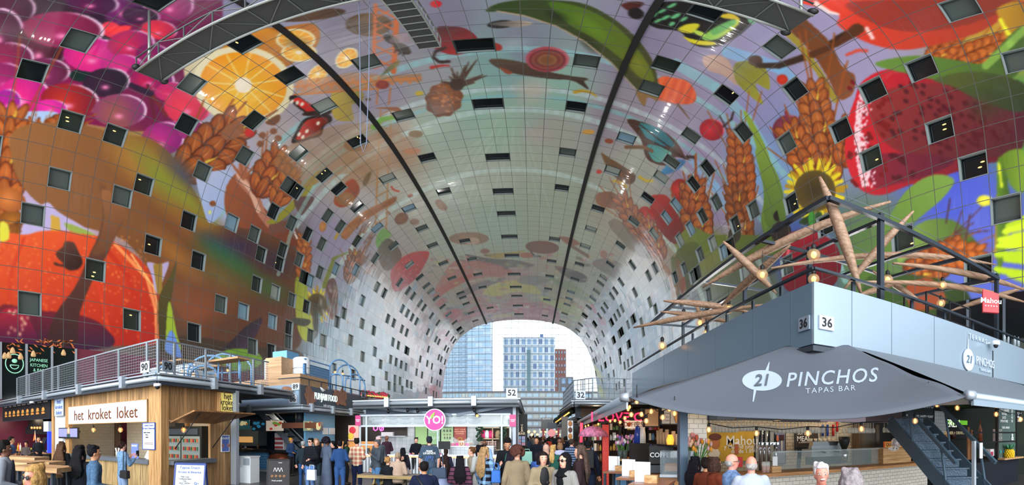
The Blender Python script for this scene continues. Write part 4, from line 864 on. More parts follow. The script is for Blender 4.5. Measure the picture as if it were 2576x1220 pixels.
def number_plate(s,pos,face,label,size=.26,group=None):
    t=thing('number_plate',label,'number plate',pos,0,group);w_=size*.62*len(s)+.08
    b=MB();P=Vector(pos)
    if face=='Y':b.box((P.x-w_/2,P.y-.02,P.z),(P.x+w_/2,P.y+.02,P.z+size*1.25),mat('plate_pale','#c9d2d8',.5));M_=FY((P.x,P.y-.026,P.z+size*.6))
    elif face=='X+':b.box((P.x-.02,P.y-w_/2,P.z),(P.x+.02,P.y+w_/2,P.z+size*1.25),mat('plate_mid','#7b8894',.5));M_=FXr((P.x+.026,P.y,P.z+size*.6))
    else:b.box((P.x-.02,P.y-w_/2,P.z),(P.x+.02,P.y+w_/2,P.z+size*1.25),mat('plate_mid','#7b8894',.5));M_=FXl((P.x-.026,P.y,P.z+size*.6))
    b.obj('plate',t);text_obj(s,'digits',size*1.15,ink,t,M_,bold=.02)
    return t
def mesh_rail(name,label,pts,z0,z1,posts,step=.1,wire=.009,m_=galv,group=None):
    """pts: polyline in plan; posts: list of plan points"""
    t=thing(name,label,'railing',(pts[0][0],pts[0][1],z0),0,group)
    for a,b_ in zip(pts[:-1],pts[1:]):
        a,b_=Vector((*a,0)),Vector((*b_,0));L=(b_-a).length;d=(b_-a)/L;Z=Vector((0,0,1))
        m1=MB();m1.bar(a+Z*z1,b_+Z*z1,.05,.05,m_);m1.bar(a+Z*(z0+.08),b_+Z*(z0+.08),.04,.03,m_);m1.obj('handrail',t)
        m2=MB();n=int(L/step)
        for i in range(1,n):p=a+d*(L*i/n);m2.bar(p+Z*(z0+.08),p+Z*z1,wire,wire,m_,up=d)
        k=int((z1-z0)/step)
        for j in range(1,k):z=z0+.08+(z1-z0-.08)*j/k;m2.bar(a+Z*z,b_+Z*z,wire,wire,m_)
        m2.obj('wire_mesh',t)
    for q in posts:
        m3=MB();m3.box((q[0]-.035,q[1]-.035,z0-.1),(q[0]+.035,q[1]+.035,z1+.01),m_);m3.obj('post',t)
    return t

# ---------------------------------------------------------------- stall 90: timber snack stall and its roof terrace
AY,AX=9.14,-10.6
t=thing('market_roof','flat steel roof with gutter over the timber snack stall numbered 90','roof',(-17,12,3.6))
b=MB();b.box((-24.9,AY,3.62),(AX,17.2,3.84),steel_d);b.obj('deck',t)
b=MB();gutter(b,(-24.9,AY-.1,3.74),(AX+.1,AY-.1,3.74));b.obj('gutter',t)
b=MB();gutter(b,(AX+.1,AY-.1,3.74),(AX+.1,17.2,3.74));b.obj('gutter',t)
for x in(-21.5,-18.4,-15.2,-12.2):b=MB();b.box((x-.09,AY-.34,3.55),(x+.09,AY-.1,3.95),steel_l);b.obj('bracket',t)
for y in(11.6,14.4):b=MB();b.box((AX+.1,y-.09,3.55),(AX+.34,y+.09,3.95),steel_l);b.obj('bracket',t)
cams=[]
for i,(x,y,lab)in enumerate([(AX+.12,AY-.12,'white dome camera under the corner of stall roof 90'),(-19.9,AY-.2,'white dome camera under the left part of roof 90')]):
    c=thing('dome_camera',lab,'security camera',(x,y,3.5));b=MB();b.lathe([(.12,.06),(.13,0),(.12,-.03)],(x,y,3.5),white);b.obj('housing',c);b=MB();b.ball((x,y,3.46),.085,black,10,6);b.obj('dome',c)
px_f=[43,74,108,147,191,241,299,370]
pp=[(atY(x,VY,AY+.05).x,AY+.05)for x in px_f]+[(AX-.05,AY+.05)]
mesh_rail('mesh_railing','galvanised wire mesh railing round the roof terrace above stall 90',[(-22.3,AY+.05),(AX-.05,AY+.05),(AX-.05,15.4)],3.95,5.05,pp+[(AX-.05,atX(x,VY,AX).y)for x in(441,520,582,640)])
number_plate('90',(AX-.62,AY-.03,4.0),'Y','number plate 90 on the roof railing facing the viewer',.3);number_plate('90',(AX+.0,AY+.42,4.0),'X+','number plate 90 on the roof railing facing the walkway',.3)
b=MB();b.box((-24.9,AY+.3,3.84),(AX-.2,17.1,3.9),mat('terrace_deck','#6c665e',.8));o=b.obj('terrace_floor');struct(o)
# blue tubular arches and tables on that terrace
def arch(name,label,p0,p1,z0,zt,r=.045,group=None,cross=None,m_=arcb):
    t=thing(name,label,'arch frame',((p0[0]+p1[0])/2,(p0[1]+p1[1])/2,z0),0,group)
    a,c=Vector((*p0,0)),Vector((*p1,0));pts=[]
    hw=(c-a).length/2;ca=zt-hw*.75
    for k in range(0,17):
        th=math.pi*k/16;q=a.lerp(c,.5-.5*math.cos(th));pts.append(q+Vector((0,0,ca+hw*.75*math.sin(th))))
    pts=[a+Vector((0,0,z0))]+pts+[c+Vector((0,0,z0))]
    b=MB();b.tube(pts,r,m_,8);b.obj('tube',t)
    if cross:b=MB();b.tube([a+Vector((0,0,cross)),c+Vector((0,0,cross))],r*.8,m_,6);b.obj('crossbar',t)
    return t
for i,(x0,x1,yy,Y,lab)in enumerate([(388,470,905,11.5,'leftmost low blue arch on the mesh-railed terrace'),(472,552,892,12.5,'tall blue arch in the middle of the mesh-railed terrace'),(520,582,888,14.0,'tallest blue arch behind the timber tables on the terrace'),(545,612,895,15.5,'blue arch at the rear right of the mesh-railed terrace'),(478,520,918,11.8,'small low blue arch behind the railing posts')]):
    a,c=atY(x0,VY,Y),atY(x1,VY,Y);arch('blue_arch',lab,(a.x,Y),(c.x,Y+.6),3.9,atY((x0+x1)/2,yy,Y).z,cross=4.6 if i in(1,2)else None,group='blue arches on the left terrace')
def terrace_table(p,lab,z0=3.9,h=.75,L=1.4,w_=.7):
    t=thing('terrace_table',lab,'table',(p[0],p[1],z0),0,'timber tables on the left terrace');b=MB();b.box((p[0]-L/2,p[1]-w_/2,z0+h-.07),(p[0]+L/2,p[1]+w_/2,z0+h),oak_h);b.obj('tabletop',t)
    for sx in(-1,1):b=MB();b.tube([(p[0]+sx*L*.35,p[1],z0),(p[0]+sx*L*.35,p[1],z0+h-.07)],.03,arcb);b.obj('leg',t)
for(x,y,Y,lab)in[(440,925,11.0,'timber table at the left of the mesh-railed terrace'),(535,915,13.0,'timber table under the tallest blue arch'),(575,958,12.0,'timber table near the right end of the terrace railing')]:
    p=atY(x,VY,Y);terrace_table((p.x,Y),lab)
for i,(x,y,Y)in enumerate([(418,938,12),(486,942,12),(461,933,12.6),(573,932,13),(545,942,12.5)]):
    P_=atY(x,y,Y);bulb(P_,['clear lantern bulb at the left end of the mesh-railed terrace','clear lantern bulb hanging lowest between the terrace arches','clear lantern bulb under the middle terrace arch','clear lantern bulb right of the tallest terrace arch','clear lantern bulb by the last terrace table'][i],.09,group='lantern bulbs on the left terrace',wire=.3)
t=thing('plant_room_box','white ribbed box standing behind the railing on the left terrace','cabinet',(-14.6,14,3.9));b=MB();b.box((-16.4,13.2,3.9),(-12.9,14.6,5.05),white);b.obj('body',t);b=MB()
for k in range(9):b.box((-16.42,13.17,3.98+k*.12),(-12.88,13.2,4.03+k*.12),steel_l)
b.obj('louvre',t)

# walls of the stall
t=thing('snack_stall','timber clad snack stall with long white fascia sign and serving hatches','market stall',(-14,AY+.3,0))
FYp=AY+.3;FX=AX-.15
def P1(x0,x1,yt,yb,m_,name,dY=0,th=.12):
    a0,a1,z0,z1=rY(x0,x1,yt,yb,FYp);b=MB();b.box((a0,FYp+dY,z0),(a1,FYp+dY+th,z1),m_);return b.obj(name,t)
b=MB();b.box((rY(135,374,0,0,FYp)[0],FYp,3.02),(FX,FYp+.12,3.62),oak);b.obj('upper_cladding',t)
X130=atY(131,VY,FYp).x;X175=atY(175,VY,FYp).x;X374=atY(374,VY,FYp).x
b=MB();b.box((X130,FYp-.03,0),(X130+.22,FYp+.15,3.62),oak_y);b.obj('post',t)
b=MB();b.box((X175-.35,FYp-.03,0),(X175-.02,FYp+.15,3.62),oak_y);b.obj('post',t)
b=MB();b.box((FX-.62,FYp-.05,0),(FX+.02,FYp+.3,3.62),oak_y);b.obj('corner_post',t)
b=MB();b.box((X130+.22,FYp+.05,0),(X175-.35,FYp+.12,3.1),tiles('white_tiles','#d9dde0','#aab2b8',.15,.15,off=0));b.obj('tiled_pier',t)
b=MB();b.box((X175-.4,FYp-.1,.92),(FX-.6,FYp+.55,1.06),stonetop);b.obj('counter_top',t)
b=MB();b.box((X175,FYp+.02,0),(FX-.6,FYp+.12,.92),reed);b.obj('counter_front',t)
# side face (towards the walkway)
Y405,Y530,Y585=atX(402,VY,FX).y,atX(530,VY,FX).y,atX(588,VY,FX).y
b=MB();b.box((FX-.12,FYp+.3,2.42),(FX,Y585,3.62),oak);b.obj('side_cladding',t)
b=MB();b.box((FX-.12,Y530,0),(FX,Y585,2.42),oak);b.obj('side_panel',t)
b=MB();b.box((FX-.3,FYp+.3,.92),(FX+.25,Y530+.05,1.06),stonetop);b.obj('side_counter_top',t)
b=MB();b.box((FX-.12,FYp+.3,0),(FX-.02,Y530,.92),oak);b.obj('side_counter_front',t)
b=MB();b.box((X175-.3,FYp+3.4,0),(FX-.1,FYp+3.5,3.6),wtile);b.obj('rear_wall',t)
b=MB();b.box((X130+.1,FYp+.2,0),(X130+.2,FYp+3.5,3.6),wtile);b.obj('inner_wall',t)
b=MB();b.box((X130,FYp+.1,3.0),(FX-.1,FYp+3.4,3.05),mat('rib_ceiling','#8c9498',.5));b.obj('ceiling_sheet',t)
b=MB();b.box((-15.1,FYp+3.3,0),(-13.6,FYp+3.4,2.5),mat('dark_door','#54493f',.6,var=.1));b.obj('inner_door',t)
b=MB();b.box((-13.6,FYp+3.25,0),(-12.95,FYp+3.4,2.6),mat('dark_opening','#16181c',.6));b.obj('inner_doorway',t)
for x in(-15.2,-12.9):b=MB();b.box((x-.07,FYp+3.2,0),(x+.07,FYp+3.4,2.7),oak_y);b.obj('door_post',t)
# hatch flap over the side counter with gas struts
fl=MB();z_h=2.37;z_o=2.72
fl.quad((FX+.02,FYp+.35,z_h),(FX+1.15,FYp+.35,z_o),(FX+1.15,Y585-.15,z_o),(FX+.02,Y530+.2,z_h),wood('flap_boards','#b07f4c','#7c5230',3,'X',.12),.05);fl.obj('hatch_flap',t)
for yy in(FYp+.5,Y530):s_=MB();s_.tube([(FX+.1,yy,1.45),(FX+1.0,yy+.25,2.62)],.02,black);s_.obj('strut',t)
for k in range(3):point('stall_light',(-16+k*2.1,FYp+1.2,2.85),26,(1,.85,.62),.15)
point('stall_light',(FX-1,FYp+2.2,2.3),14,(1,.8,.55),.1)
board('fascia_sign','long white fascia sign with brown words het kroket loket','sign',(X175+.02,X374-.03,2.38,3.12),FYp-.05,mat('sign_white','#dfe6f2',.4),text=[('het  kroket  loket',.62,.5,.45,inkb)],frame=oak_y)
a0,a1,z0,z1=rY(141,163,1003,1047,FYp)
board('wall_sign','small pale blue het kroket loket sign on the tiled pier','sign',(a0,a1,z0+.03,z1),FYp-.06,mat('sign_paleblue','#c2d2ea',.4),text=[('het',.3,.5,.82,inkblue),('kroket',.26,.5,.5,inkblue),('loket',.28,.5,.17,inkblue)],frame=steel_l)
a0,a1,z0,z1=rX(546,583,990,1036,FX)
board('lightbox_sign','small yellow het kroket loket sign high on the side wall','sign',(a0,a1,z0,z1),FX+.09,yellowsign,.12,text=[('het',.34,.5,.82,ink),('kroket',.32,.5,.5,ink),('loket',.32,.5,.2,ink)],frame=oak_y,face='X+')
a0,a1,z0,z1=rX(556,574,1096,1135,FX)
board('wall_poster','narrow blue poster with food on the timber side panel','poster',(a0,a1,z0,z1),FX+.03,mat('poster_blue','#4f6cb8',.4),text=[('KROKET',.11,.5,.82,inkw),('o  o',.3,.5,.4,mat('snack_orange','#d8803c',.6))],frame=white,face='X+')
a0,a1,z0,z1=rY(365,394,1065,1129,FYp)
board('menu_poster','white menu poster with blue border on the timber corner post','poster',(a0,a1,z0,z1),FYp-.08,mat('menu_white','#eef2f6',.5),text=[('Typical Dutch',.09,.5,.92,inkblue),('Kroket & Bitterbal',.08,.5,.8,inkblue),('with bread\nfries\nsalad',.08,.35,.55,ink),('=====',.16,.5,.2,inkb)],frame=inkblue)
# television
a0,a1,z0,z1=rY(161,210,1076,1103,FYp+.1)
t=thing('television','wall television showing a blond person above the snack counter','television',((a0+a1)/2,FYp+.05,z0));b=MB();b.box((a0,FYp-.18,z0),(a1,FYp-.1,z1),black);b.bar(((a0+a1)/2,FYp-.1,z0+.3),((a0+a1)/2,FYp+.1,z0+.3),.06,.06,black);b.bar((a0+.1,FYp-.08,z0+.3),(a1,FYp-.08,z0+.3),.05,.1,black);b.obj('casing',t)
b=MB();b.box((a0+.04,FYp-.19,z0+.07),(a1-.04,FYp-.18,z1-.04),screenbg);b.obj('screen',t)
b=MB();cx=(a0+a1)/2+.08;cz=z0+.28;b.ball((cx,FYp-.195,cz+.05),.14,mat('tv_hair','#b88860',emit=.4),10,8,sc=(1,.04,1.2));b.ball((cx,FYp-.2,cz+.06),.08,mat('tv_face','#e0a890',emit=.5),10,8,sc=(1,.04,1.25));b.ball((cx,FYp-.195,z0+.14),.15,mat('tv_dress','#24403c',emit=.3),10,8,sc=(1.1,.04,.6));b.obj('picture',t)
for i,(x,y,r_)in enumerate([(235,1081,2.2),(303,1081,2.2)]):
    bulb(atY(x,y,FYp+.25),['orange glowing bulb left over the snack counter','orange glowing bulb right over the snack counter'][i],.1,True,6,'bulbs over the snack counter',.3)
bulb(atX(462,1081,FX-.3),'orange glowing bulb in the side hatch near the fridge',.1,True,5,wire=.3)
# things on the counters
t=thing('cutlery_holder','clear beaker of wooden forks on the snack counter','cutlery holder',(-13.4,FYp+.1,1.06));b=MB();b.lathe([(.07,0),(.085,.2)],(-13.4,FYp+.1,1.06),glass('cup_clear','#c8c8b0',.5));b.obj('beaker',t);b=MB()
for k in range(9):b.tube([(-13.4,FYp+.1,1.08),(-13.4+math.cos(k)*.1,FYp+.1+math.sin(k)*.08,1.42)],.012,white,5)
b.obj('forks',t)
for i,x in enumerate((-12.45,-11.3)):
    board('counter_card',['blue counter card beside the phone holding woman','blue counter card next to the corner post'][i],'display card',(x-.2,x+.2,1.06,1.6),FYp+.2,mat('card_blue','#6f80d0',.4),text=[('KROKET',.09,.5,.85,inkw),('oo',.25,.5,.3,mat('snack_orange','#d8803c',.6))])
t=thing('till_terminal','white tablet till on the snack counter','till',(-11.9,FYp+.3,1.06));b=MB();b.quad((-12.1,FYp+.35,1.1),(-11.75,FYp+.35,1.1),(-11.75,FYp+.5,1.35),(-12.1,FYp+.5,1.35),white,.03);b.obj('screen',t);b=MB();b.box((-12,FYp+.35,1.06),(-11.85,FYp+.5,1.2),white);b.obj('stand',t)
a=atX(425,VY,FX-1.2);
t=thing('drinks_fridge','black double door drinks fridge inside the side hatch','fridge',(FX-1.5,12.2,0));b=MB();b.box((FX-3.2,12.3,0),(FX-.9,13,2.25),black);b.obj('body',t)
for k in range(2):
    x0=FX-3.1+k*1.1;b=MB();b.box((x0,12.26,.15),(x0+1.02,12.3,1.85),mat('fridge_inside','#8c9a98',emit=.12));d_=b.obj('door',t);b=MB()
    for j in range(5):
        b.box((x0+.05,12.23,.3+j*.32),(x0+.97,12.26,.32+j*.32),steel_l)
        for q in range(8):b.box((x0+.1+q*.11,12.235,.32+j*.32),(x0+.17+q*.11,12.258,.47+j*.32),[mat('can_red','#b03038',.4),mat('can_green','#3c7050',.4),mat('can_orange','#d07a38',.4)][(q+j)%3])
    b.obj('shelves',d_)
b=MB();b.box((FX-3.0,12.27,1.92),(FX-1.1,12.3,2.15),mat('fridge_header','#3a4450',emit=.3));b.obj('header',t)
# A-board with blue frame by the corner
def aboard(name,label,R_,z0,z1,wdt,mb,mf,text,rz=0,cat='A-board sign'):
    t=thing(name,label,cat,(R_[0],R_[1],z0),rz);M0=WP(t)
    b=MB();hw=wdt/2
    for sgn in(-1,1):
        f=[(-hw,sgn*.32,0),(hw,sgn*.32,0),(hw,sgn*.04,z1-z0),(-hw,sgn*.04,z1-z0)];f=[M0@Vector(q)for q in f]
        if sgn>0:f=f[::-1]
        b2=MB();b2.quad(*f,mb,.02);b2.obj('panel',t)
        e=MB();
        for k in range(4):e.bar(f[k],f[(k+1)%4],.04,.05,mf)
        e.obj('frame',t)
    for(s,sz,u,v,mm)in text:
        p=Vector((-hw+wdt*u,-.32+.28*v-.03,(z1-z0)*v));M_=M0@frameM(p,(1,0,0),(0,.28,z1-z0));text_obj(s,'lettering',sz,mm,t,M_,bold=.005)
    return t
p=atR(480,1167,11.6);aboard('menu_aboard','white menu A-board with blue frame standing at the timber corner',(p.x,p.y),0,p.z,.82,mat('menu_white','#eef2f6',.5),mat('frame_royal','#2c4690',.5),[('Typical Dutch',.1,.5,.92,inkblue),('Kroket & Bitterbal',.085,.5,.82,inkblue),('With meat\nTraditional Beef\nVeal\nSpicy Chicken\nGoulash',.055,.35,.62,ink),('o-',.16,.75,.58,inkblue)],rz=.5)
# ---------------------------------------------------------------- burger stall at far left under the same roof
t=thing('burger_stall','dark fronted burger stall at the left edge under roof 90','market stall',(-21.5,AY+.4,0))
b=MB();b.box((-25.4,FYp,0),(X130-.35,FYp+.5,.95),black);b.obj('counter',t)
b=MB();b.box((-25.4,FYp-.15,.95),(X130-.35,FYp+.6,1.0),wood('counter_oak','#a97c4c','#7c5630',3,'X'));b.obj('counter_top',t)
b=MB();b.box((-25.4,FYp+4,0),(X130,FYp+4.1,3.5),wood('burger_wall','#8a6a48','#5c4028',2,'Z',.3));b.obj('rear_wall',t)
b=MB();b.prism([(-24.9,FYp+1.3,2.35),(-21.6,FYp+1.3,2.35),(-21.6,FYp+1.3,1.9),(-24.9,FYp+1.3,1.9)],(0,1.6,0),black);b.prism([(-24.6,FYp+1.3,2.35),(-22.0,FYp+1.3,2.35),(-22.7,FYp+1.3,3.0),(-24.2,FYp+1.3,3.0)],(0,1.4,0),black);b.obj('extractor_hood',t)
b=MB();b.tube([(-20.7,FYp+2.6,0),(-21.0,FYp+2.6,3.5)],.22,mat('duct_silver','#b4bcc4',.35,.6),14);b.obj('duct',t)
b=MB();b.box((X130-.75,FYp+.1,1.0),(X130-.6,FYp+.3,2.3),mat('neon_blue','#2030ff',emit=3));b.obj('light_strip',t)
b=MB();b.box((X130-.95,FYp-.0,2.05),(X130-.4,FYp+.2,2.55),mat('pale_box','#c0cce0',.5));b.obj('switch_box',t)
point('stall_light',(-23.5,FYp+1.0,2.8),26,(1,.8,.55),.1);point('stall_light',(-20.5,FYp+1.2,2.8),26,(1,.75,.5),.1)
a0,a1,z0,z1=rY(9,127,1012,1056,FYp)
txt=[]
for k in range(9):txt+=[('MENU',.11,.08+k*.105,.9,inkw)]
tb=board('menu_lightbox','long black menu board picturing nine burgers under the left roof','menu board',(a0,a1,z0,z1),FYp-.02,black,.06,text=[(s,.13,.09+k*.105,.9,inkw)for k,s in enumerate(['BURGER','CHEESE','DOUBLE','BACON','CHICKEN','VEGGIE','FISH','SPECIAL','TRUFFLE'])],frame=steel_d)
bunm,patty,salad=mat('bun_brown','#c9853c',.6),mat('patty_dark','#5c3018',.7),mat('salad_green','#6a9c3c',.7)
for k in range(9):
    cx=a0+(a1-a0)*(.1+k*.1);cz=z0+.36;bb=MB();bb.ball((cx,FYp-.08,cz+.1),.17,bunm,10,6,sc=(1,.25,.7));bb.box((cx-.17,FYp-.1,cz-.03),(cx+.17,FYp-.06,cz+.03),patty);bb.box((cx-.18,FYp-.1,cz+.03),(cx+.18,FYp-.06,cz+.06),salad);bb.box((cx-.16,FYp-.1,cz-.12),(cx+.16,FYp-.06,cz-.03),bunm);bb.obj('burger_picture',tb)
for i in range(4):bulb(atY(80+i*7,1076,FYp+.6),'amber globe in the row of four over the burger counter, %s'%['leftmost','second from left','third from left','rightmost'][i],.09,True,0,'row of amber globes over the burger counter',.12)
# produce and bottles on the burger counter
rr=random.Random(5)
for i in range(12):
    x=-23.2+i*.33;r_=rr.uniform(.06,.1);nm,cm,lb=[('lettuce','#7aa844','green lettuce head'),('tomato','#c8402c','red tomato'),('lemon','#e0c030','yellow lemon')][i%3]
    b=MB();b.ball((x,FYp+.2,1.0+r_),r_*(1.4 if i%3==0 else 1),mat('veg_'+nm,cm,.6),9,6,sc=(1,1,.72));tag(b.obj(nm),lb+' in the produce row on the burger counter',nm,'produce on the burger counter: '+nm)
for i,(cm,lb)in enumerate([('#d8b020','yellow mustard bottle'),('#c02820','red ketchup bottle'),('#e8e4d8','white mayonnaise bottle')]):
    x=-22.9+i*.16;b=MB();b.lathe([(.06,0),(.06,.25),(.02,.32),(.008,.42)],(x,FYp+.0,1.0),mat('sauce%d'%i,cm,.4));tag(b.obj('sauce_bottle'),lb+' on the burger counter','bottle')
t=thing('cash_register','dark slanted cash register on the burger counter','till',(X130-1.25,FYp+.2,1.0));b=MB();b.quad((X130-1.6,FYp-.05,1.1),(X130-1.1,FYp-.05,1.1),(X130-.95,FYp+.2,1.75),(X130-1.4,FYp+.2,1.75),black,.08);b.obj('screen',t);b=MB();b.box((X130-1.5,FYp-.1,1.0),(X130-.9,FYp+.3,1.12),steel_d);b.obj('base',t)
t=thing('small_flag','orange and green paper flag over the burger counter','flag',(-20.6,FYp+.1,1.0));b=MB();b.tube([(-20.6,FYp+.1,1.0),(-20.85,FYp+.1,2.1)],.012,white,5);b.obj('stick',t);b=MB();b.prism([(-20.85,FYp+.1,2.1),(-21.1,FYp+.1,1.55),(-20.72,FYp+.1,1.65)],(0,.01,0),mat('flag_orange','#f07838',.6));b.obj('cloth',t)
t=thing('flower_vase','white vase of pink and orange flowers beside the till','flowers',(-20.2,FYp+.1,1.0));b=MB();b.lathe([(.08,0),(.11,.3)],(-20.2,FYp+.1,1.0),white);b.obj('vase',t);b=MB()
for k in range(14):b.ball((-20.2+rr.uniform(-.2,.2),FYp+.1+rr.uniform(-.1,.1),1.42+rr.uniform(-.08,.14)),.06,[mat('petal_pink','#e86a8c',.6),mat('petal_orange','#f09048',.6),mat('petal_white','#f2ece4',.6)][k%3],7,5)
b.obj('blooms',t)
# restaurant windows in the left wall above the stalls
t=thing('restaurant_window','dark restaurant glazing lettered JAPANESE KITCHEN & BAR with orange leaves','window',(XL+.05,12,4.6))
gd=mat('restaurant_glass','#141c1c',.1);wx=XL+.06
yA,yB=atX(0,VY,wx).y-2.5,atX(192,VY,wx).y
b=MB();b.box((wx-.05,yA,4.1),(wx+.02,yB,7.8),gd);b.obj('glass',t)
for x in(1,66,130,190):y=atX(x,VY,wx).y;b=MB();b.box((wx,y-.07,4.1),(wx+.1,y+.07,7.8),steel_l);b.obj('mullion',t)
gm=mat('window_green','#8fd0b0',emit=.5)
for i,(s,y)in enumerate((('JAPANESE',907),('KITCHEN',920),('& BAR',932))):P_=atX(97,y,wx);text_obj(s,'lettering',.3,gm,t,FXr((wx+.06,P_.y,P_.z)),sx=1.0)
P_=atX(36,915,wx);b=MB();b.tube([(wx+.05,P_.y+math.cos(a)*.62,P_.z+math.sin(a)*.62)for a in[k*math.pi/12 for k in range(25)]],.035,gm,6);b.tube([(wx+.05,P_.y+math.cos(a)*.3,P_.z-.1+math.sin(a)*.25)for a in[math.pi+k*math.pi/8 for k in range(9)]]+[(wx+.05,P_.y-.3,P_.z-.1)],.03,gm,6);b.ball((wx+.05,P_.y,P_.z+.18),.14,gm,8,6,sc=(.2,1.4,1));b.obj('round_emblem',t)
b=MB();lm=mat('leaf_orange','#d8743c',.6);rr=random.Random(9)
for k in range(46):
    x=rr.uniform(6,186);y=rr.uniform(859,892)-abs((x%64)-32)*.2;P_=atX(x,y,wx);a=rr.uniform(-.8,.8);b.add([(wx+.04,P_.y+math.cos(a)*.2,P_.z+math.sin(a)*.2),(wx+.04,P_.y-math.sin(a)*.05,P_.z+math.cos(a)*.05),(wx+.04,P_.y-math.cos(a)*.2,P_.z-math.sin(a)*.2),(wx+.04,P_.y+math.sin(a)*.05,P_.z-math.cos(a)*.05)],[(0,1,2,3)],lm)
b.obj('leaf_stickers',t)
for k,(x,y)in enumerate([(32,885),(12,898),(52,900),(22,897),(84,893),(160,890)]):P_=atX(x,y,wx+.06);b=MB();b.lathe([(.05,.3),(.12,.2),(.2,0),(.16,-.12)],P_,mat('basket_lamp','#c8a070',emit=.3),10,sc=(.3,1,1));b.obj('lampshade_picture',t)
# ---------------------------------------------------------------- second stall on the left: indian food, fascia with wooden map pieces
BX,BY=-10.5,17.7
zg,zf=3.15,4.3
t=thing('curry_stall','slate fronted Punjabi food stall with open kitchen and menu screens','market stall',(-13,BY,0))
YE=atX(926,VY,BX).y
b=MB();b.box((-19,BY,zg+.1),(BX,BY+.15,zf),fascia_l);b.box((BX-.15,BY+.15,zg+.1),(BX,YE,zf),slate);b.obj('fascia',t)
b=MB();b.box((-19,BY+.1,zf-.1),(BX-.1,YE,zf),steel_d);b.obj('deck',t)
b=MB();gutter(b,(-19,BY-.2,zg),(BX+.25,BY-.2,zg));gutter(b,(BX+.25,BY-.2,zg),(BX+.25,YE,zg));b.obj('gutter',t)
for y in(18.3,20.6,23.0,25.2):b=MB();b.box((BX+.25,y-.08,zg-.15),(BX+.45,y+.08,zg+.25),steel_l);b.obj('bracket',t)
for x in(-16.4,-13.2):b=MB();b.box((x-.08,BY-.42,zg-.15),(x+.08,BY-.2,zg+.25),steel_l);b.obj('bracket',t)
b=MB();b.box((-19,BY+.1,zg-.1),(BX,YE,zg),black);b.obj('soffit',t)
hexb=tiles('blue_hex_tiles','#3f78a8','#8ab0c8',.16,.14,.15)
x630,x690=atY(600,VY,BY+.4).x,atY(742,VY,BY+.4).x
b=MB();b.box((-16.5,BY+.4,.12),(-12.6,BY+.55,1.0),hexb);b.obj('tiled_counter',t)
b=MB();b.box((-16.5,BY+.2,1.0),(-11.0,BY+.9,1.14),mat('dark_marble','#1c1e22',.15,var=.6,vscale=3));b.obj('counter_top',t)
b=MB();b.box((-16.5,BY+.45,0),(-12.6,BY+.6,.12),steel_l);b.obj('plinth',t)
b=MB();b.box((-19,YE-3,0),(-13.2,YE-2.9,zg),tiles('blue_wall_tiles','#24455c','#1a2c3a',.15,.15,off=0));b.obj('rear_wall',t)
b=MB();b.prism([(-17.6,BY+3.2,1.2),(-15.2,BY+3.2,1.2),(-15.2,BY+3.2,2.4),(-17.6,BY+3.2,2.4)],(0,.9,0),mat('oven_steel','#8c9aa4',.3,.5));b.obj('oven',t)
b=MB();b.box((-17.4,BY+3.15,1.4),(-15.6,BY+3.2,1.75),mat('oven_glow','#d8a060',emit=.8));b.obj('oven_window',t)
a0,a1,z0,z1=rY(745,712,1153,1186,BY+.35)
b=MB();b.lathe([(.42,.12),(.62,.3),(.66,.6),(.5,.9),(.2,1.0)],(-11.9,BY+.5,0),mat('copper','#b4684c',.25,.8),20);b.obj('copper_drum',t)
# blue side wall with stairs in front
b=MB();b.box((BX-.25,18.6,0),(BX-.15,21.9,zg),ybl);b.obj('blue_wall',t)
p_=atX(819,VY,BX-.14)
xw=BX-.14
b=MB();b.box((xw-.01,atX(803,VY,xw).y+.4,1.9),(xw+.02,atX(817,VY,xw).y+.4,2.25),white);b.box((xw-.01,atX(820,VY,xw).y+.4,1.9),(xw+.02,atX(834,VY,xw).y+.4,2.25),white);b.obj('notice',t)
for k in range(2):point('stall_light',(-15.5+k*2.5,BY+1.8,2.8),24,(1,.82,.6),.15)
st=thing('steel_stairs','dark steel stairs rising behind the queue beside the blue wall','stairs',(BX-.6,18.4,0))
sa,sb=Vector((BX-.05,19.6,.2)),Vector((-13.6,19.0,3.1))
b=MB()
for o in(0,.9):b.bar(sa+Vector((0,o-.2,0)),sb+Vector((0,o-.2,0)),.04,.28,steel);
b.obj('stringer',st)
b=MB()
for k in range(10):p=sa.lerp(sb,(k+.5)/10);b.box((p.x-.14,p.y-.2,p.z-.02),(p.x+.14,p.y+.7,p.z+.02),steel_d)
b.obj('treads',st)
b=MB();b.bar(sa+Vector((0,-.2,.85)),sb+Vector((0,-.2,.85)),.04,.05,steel_l);b.bar(sa+Vector((0,-.2,.0)),sa+Vector((0,-.2,.85)),.04,.04,steel_l);b.obj('handrail',st)
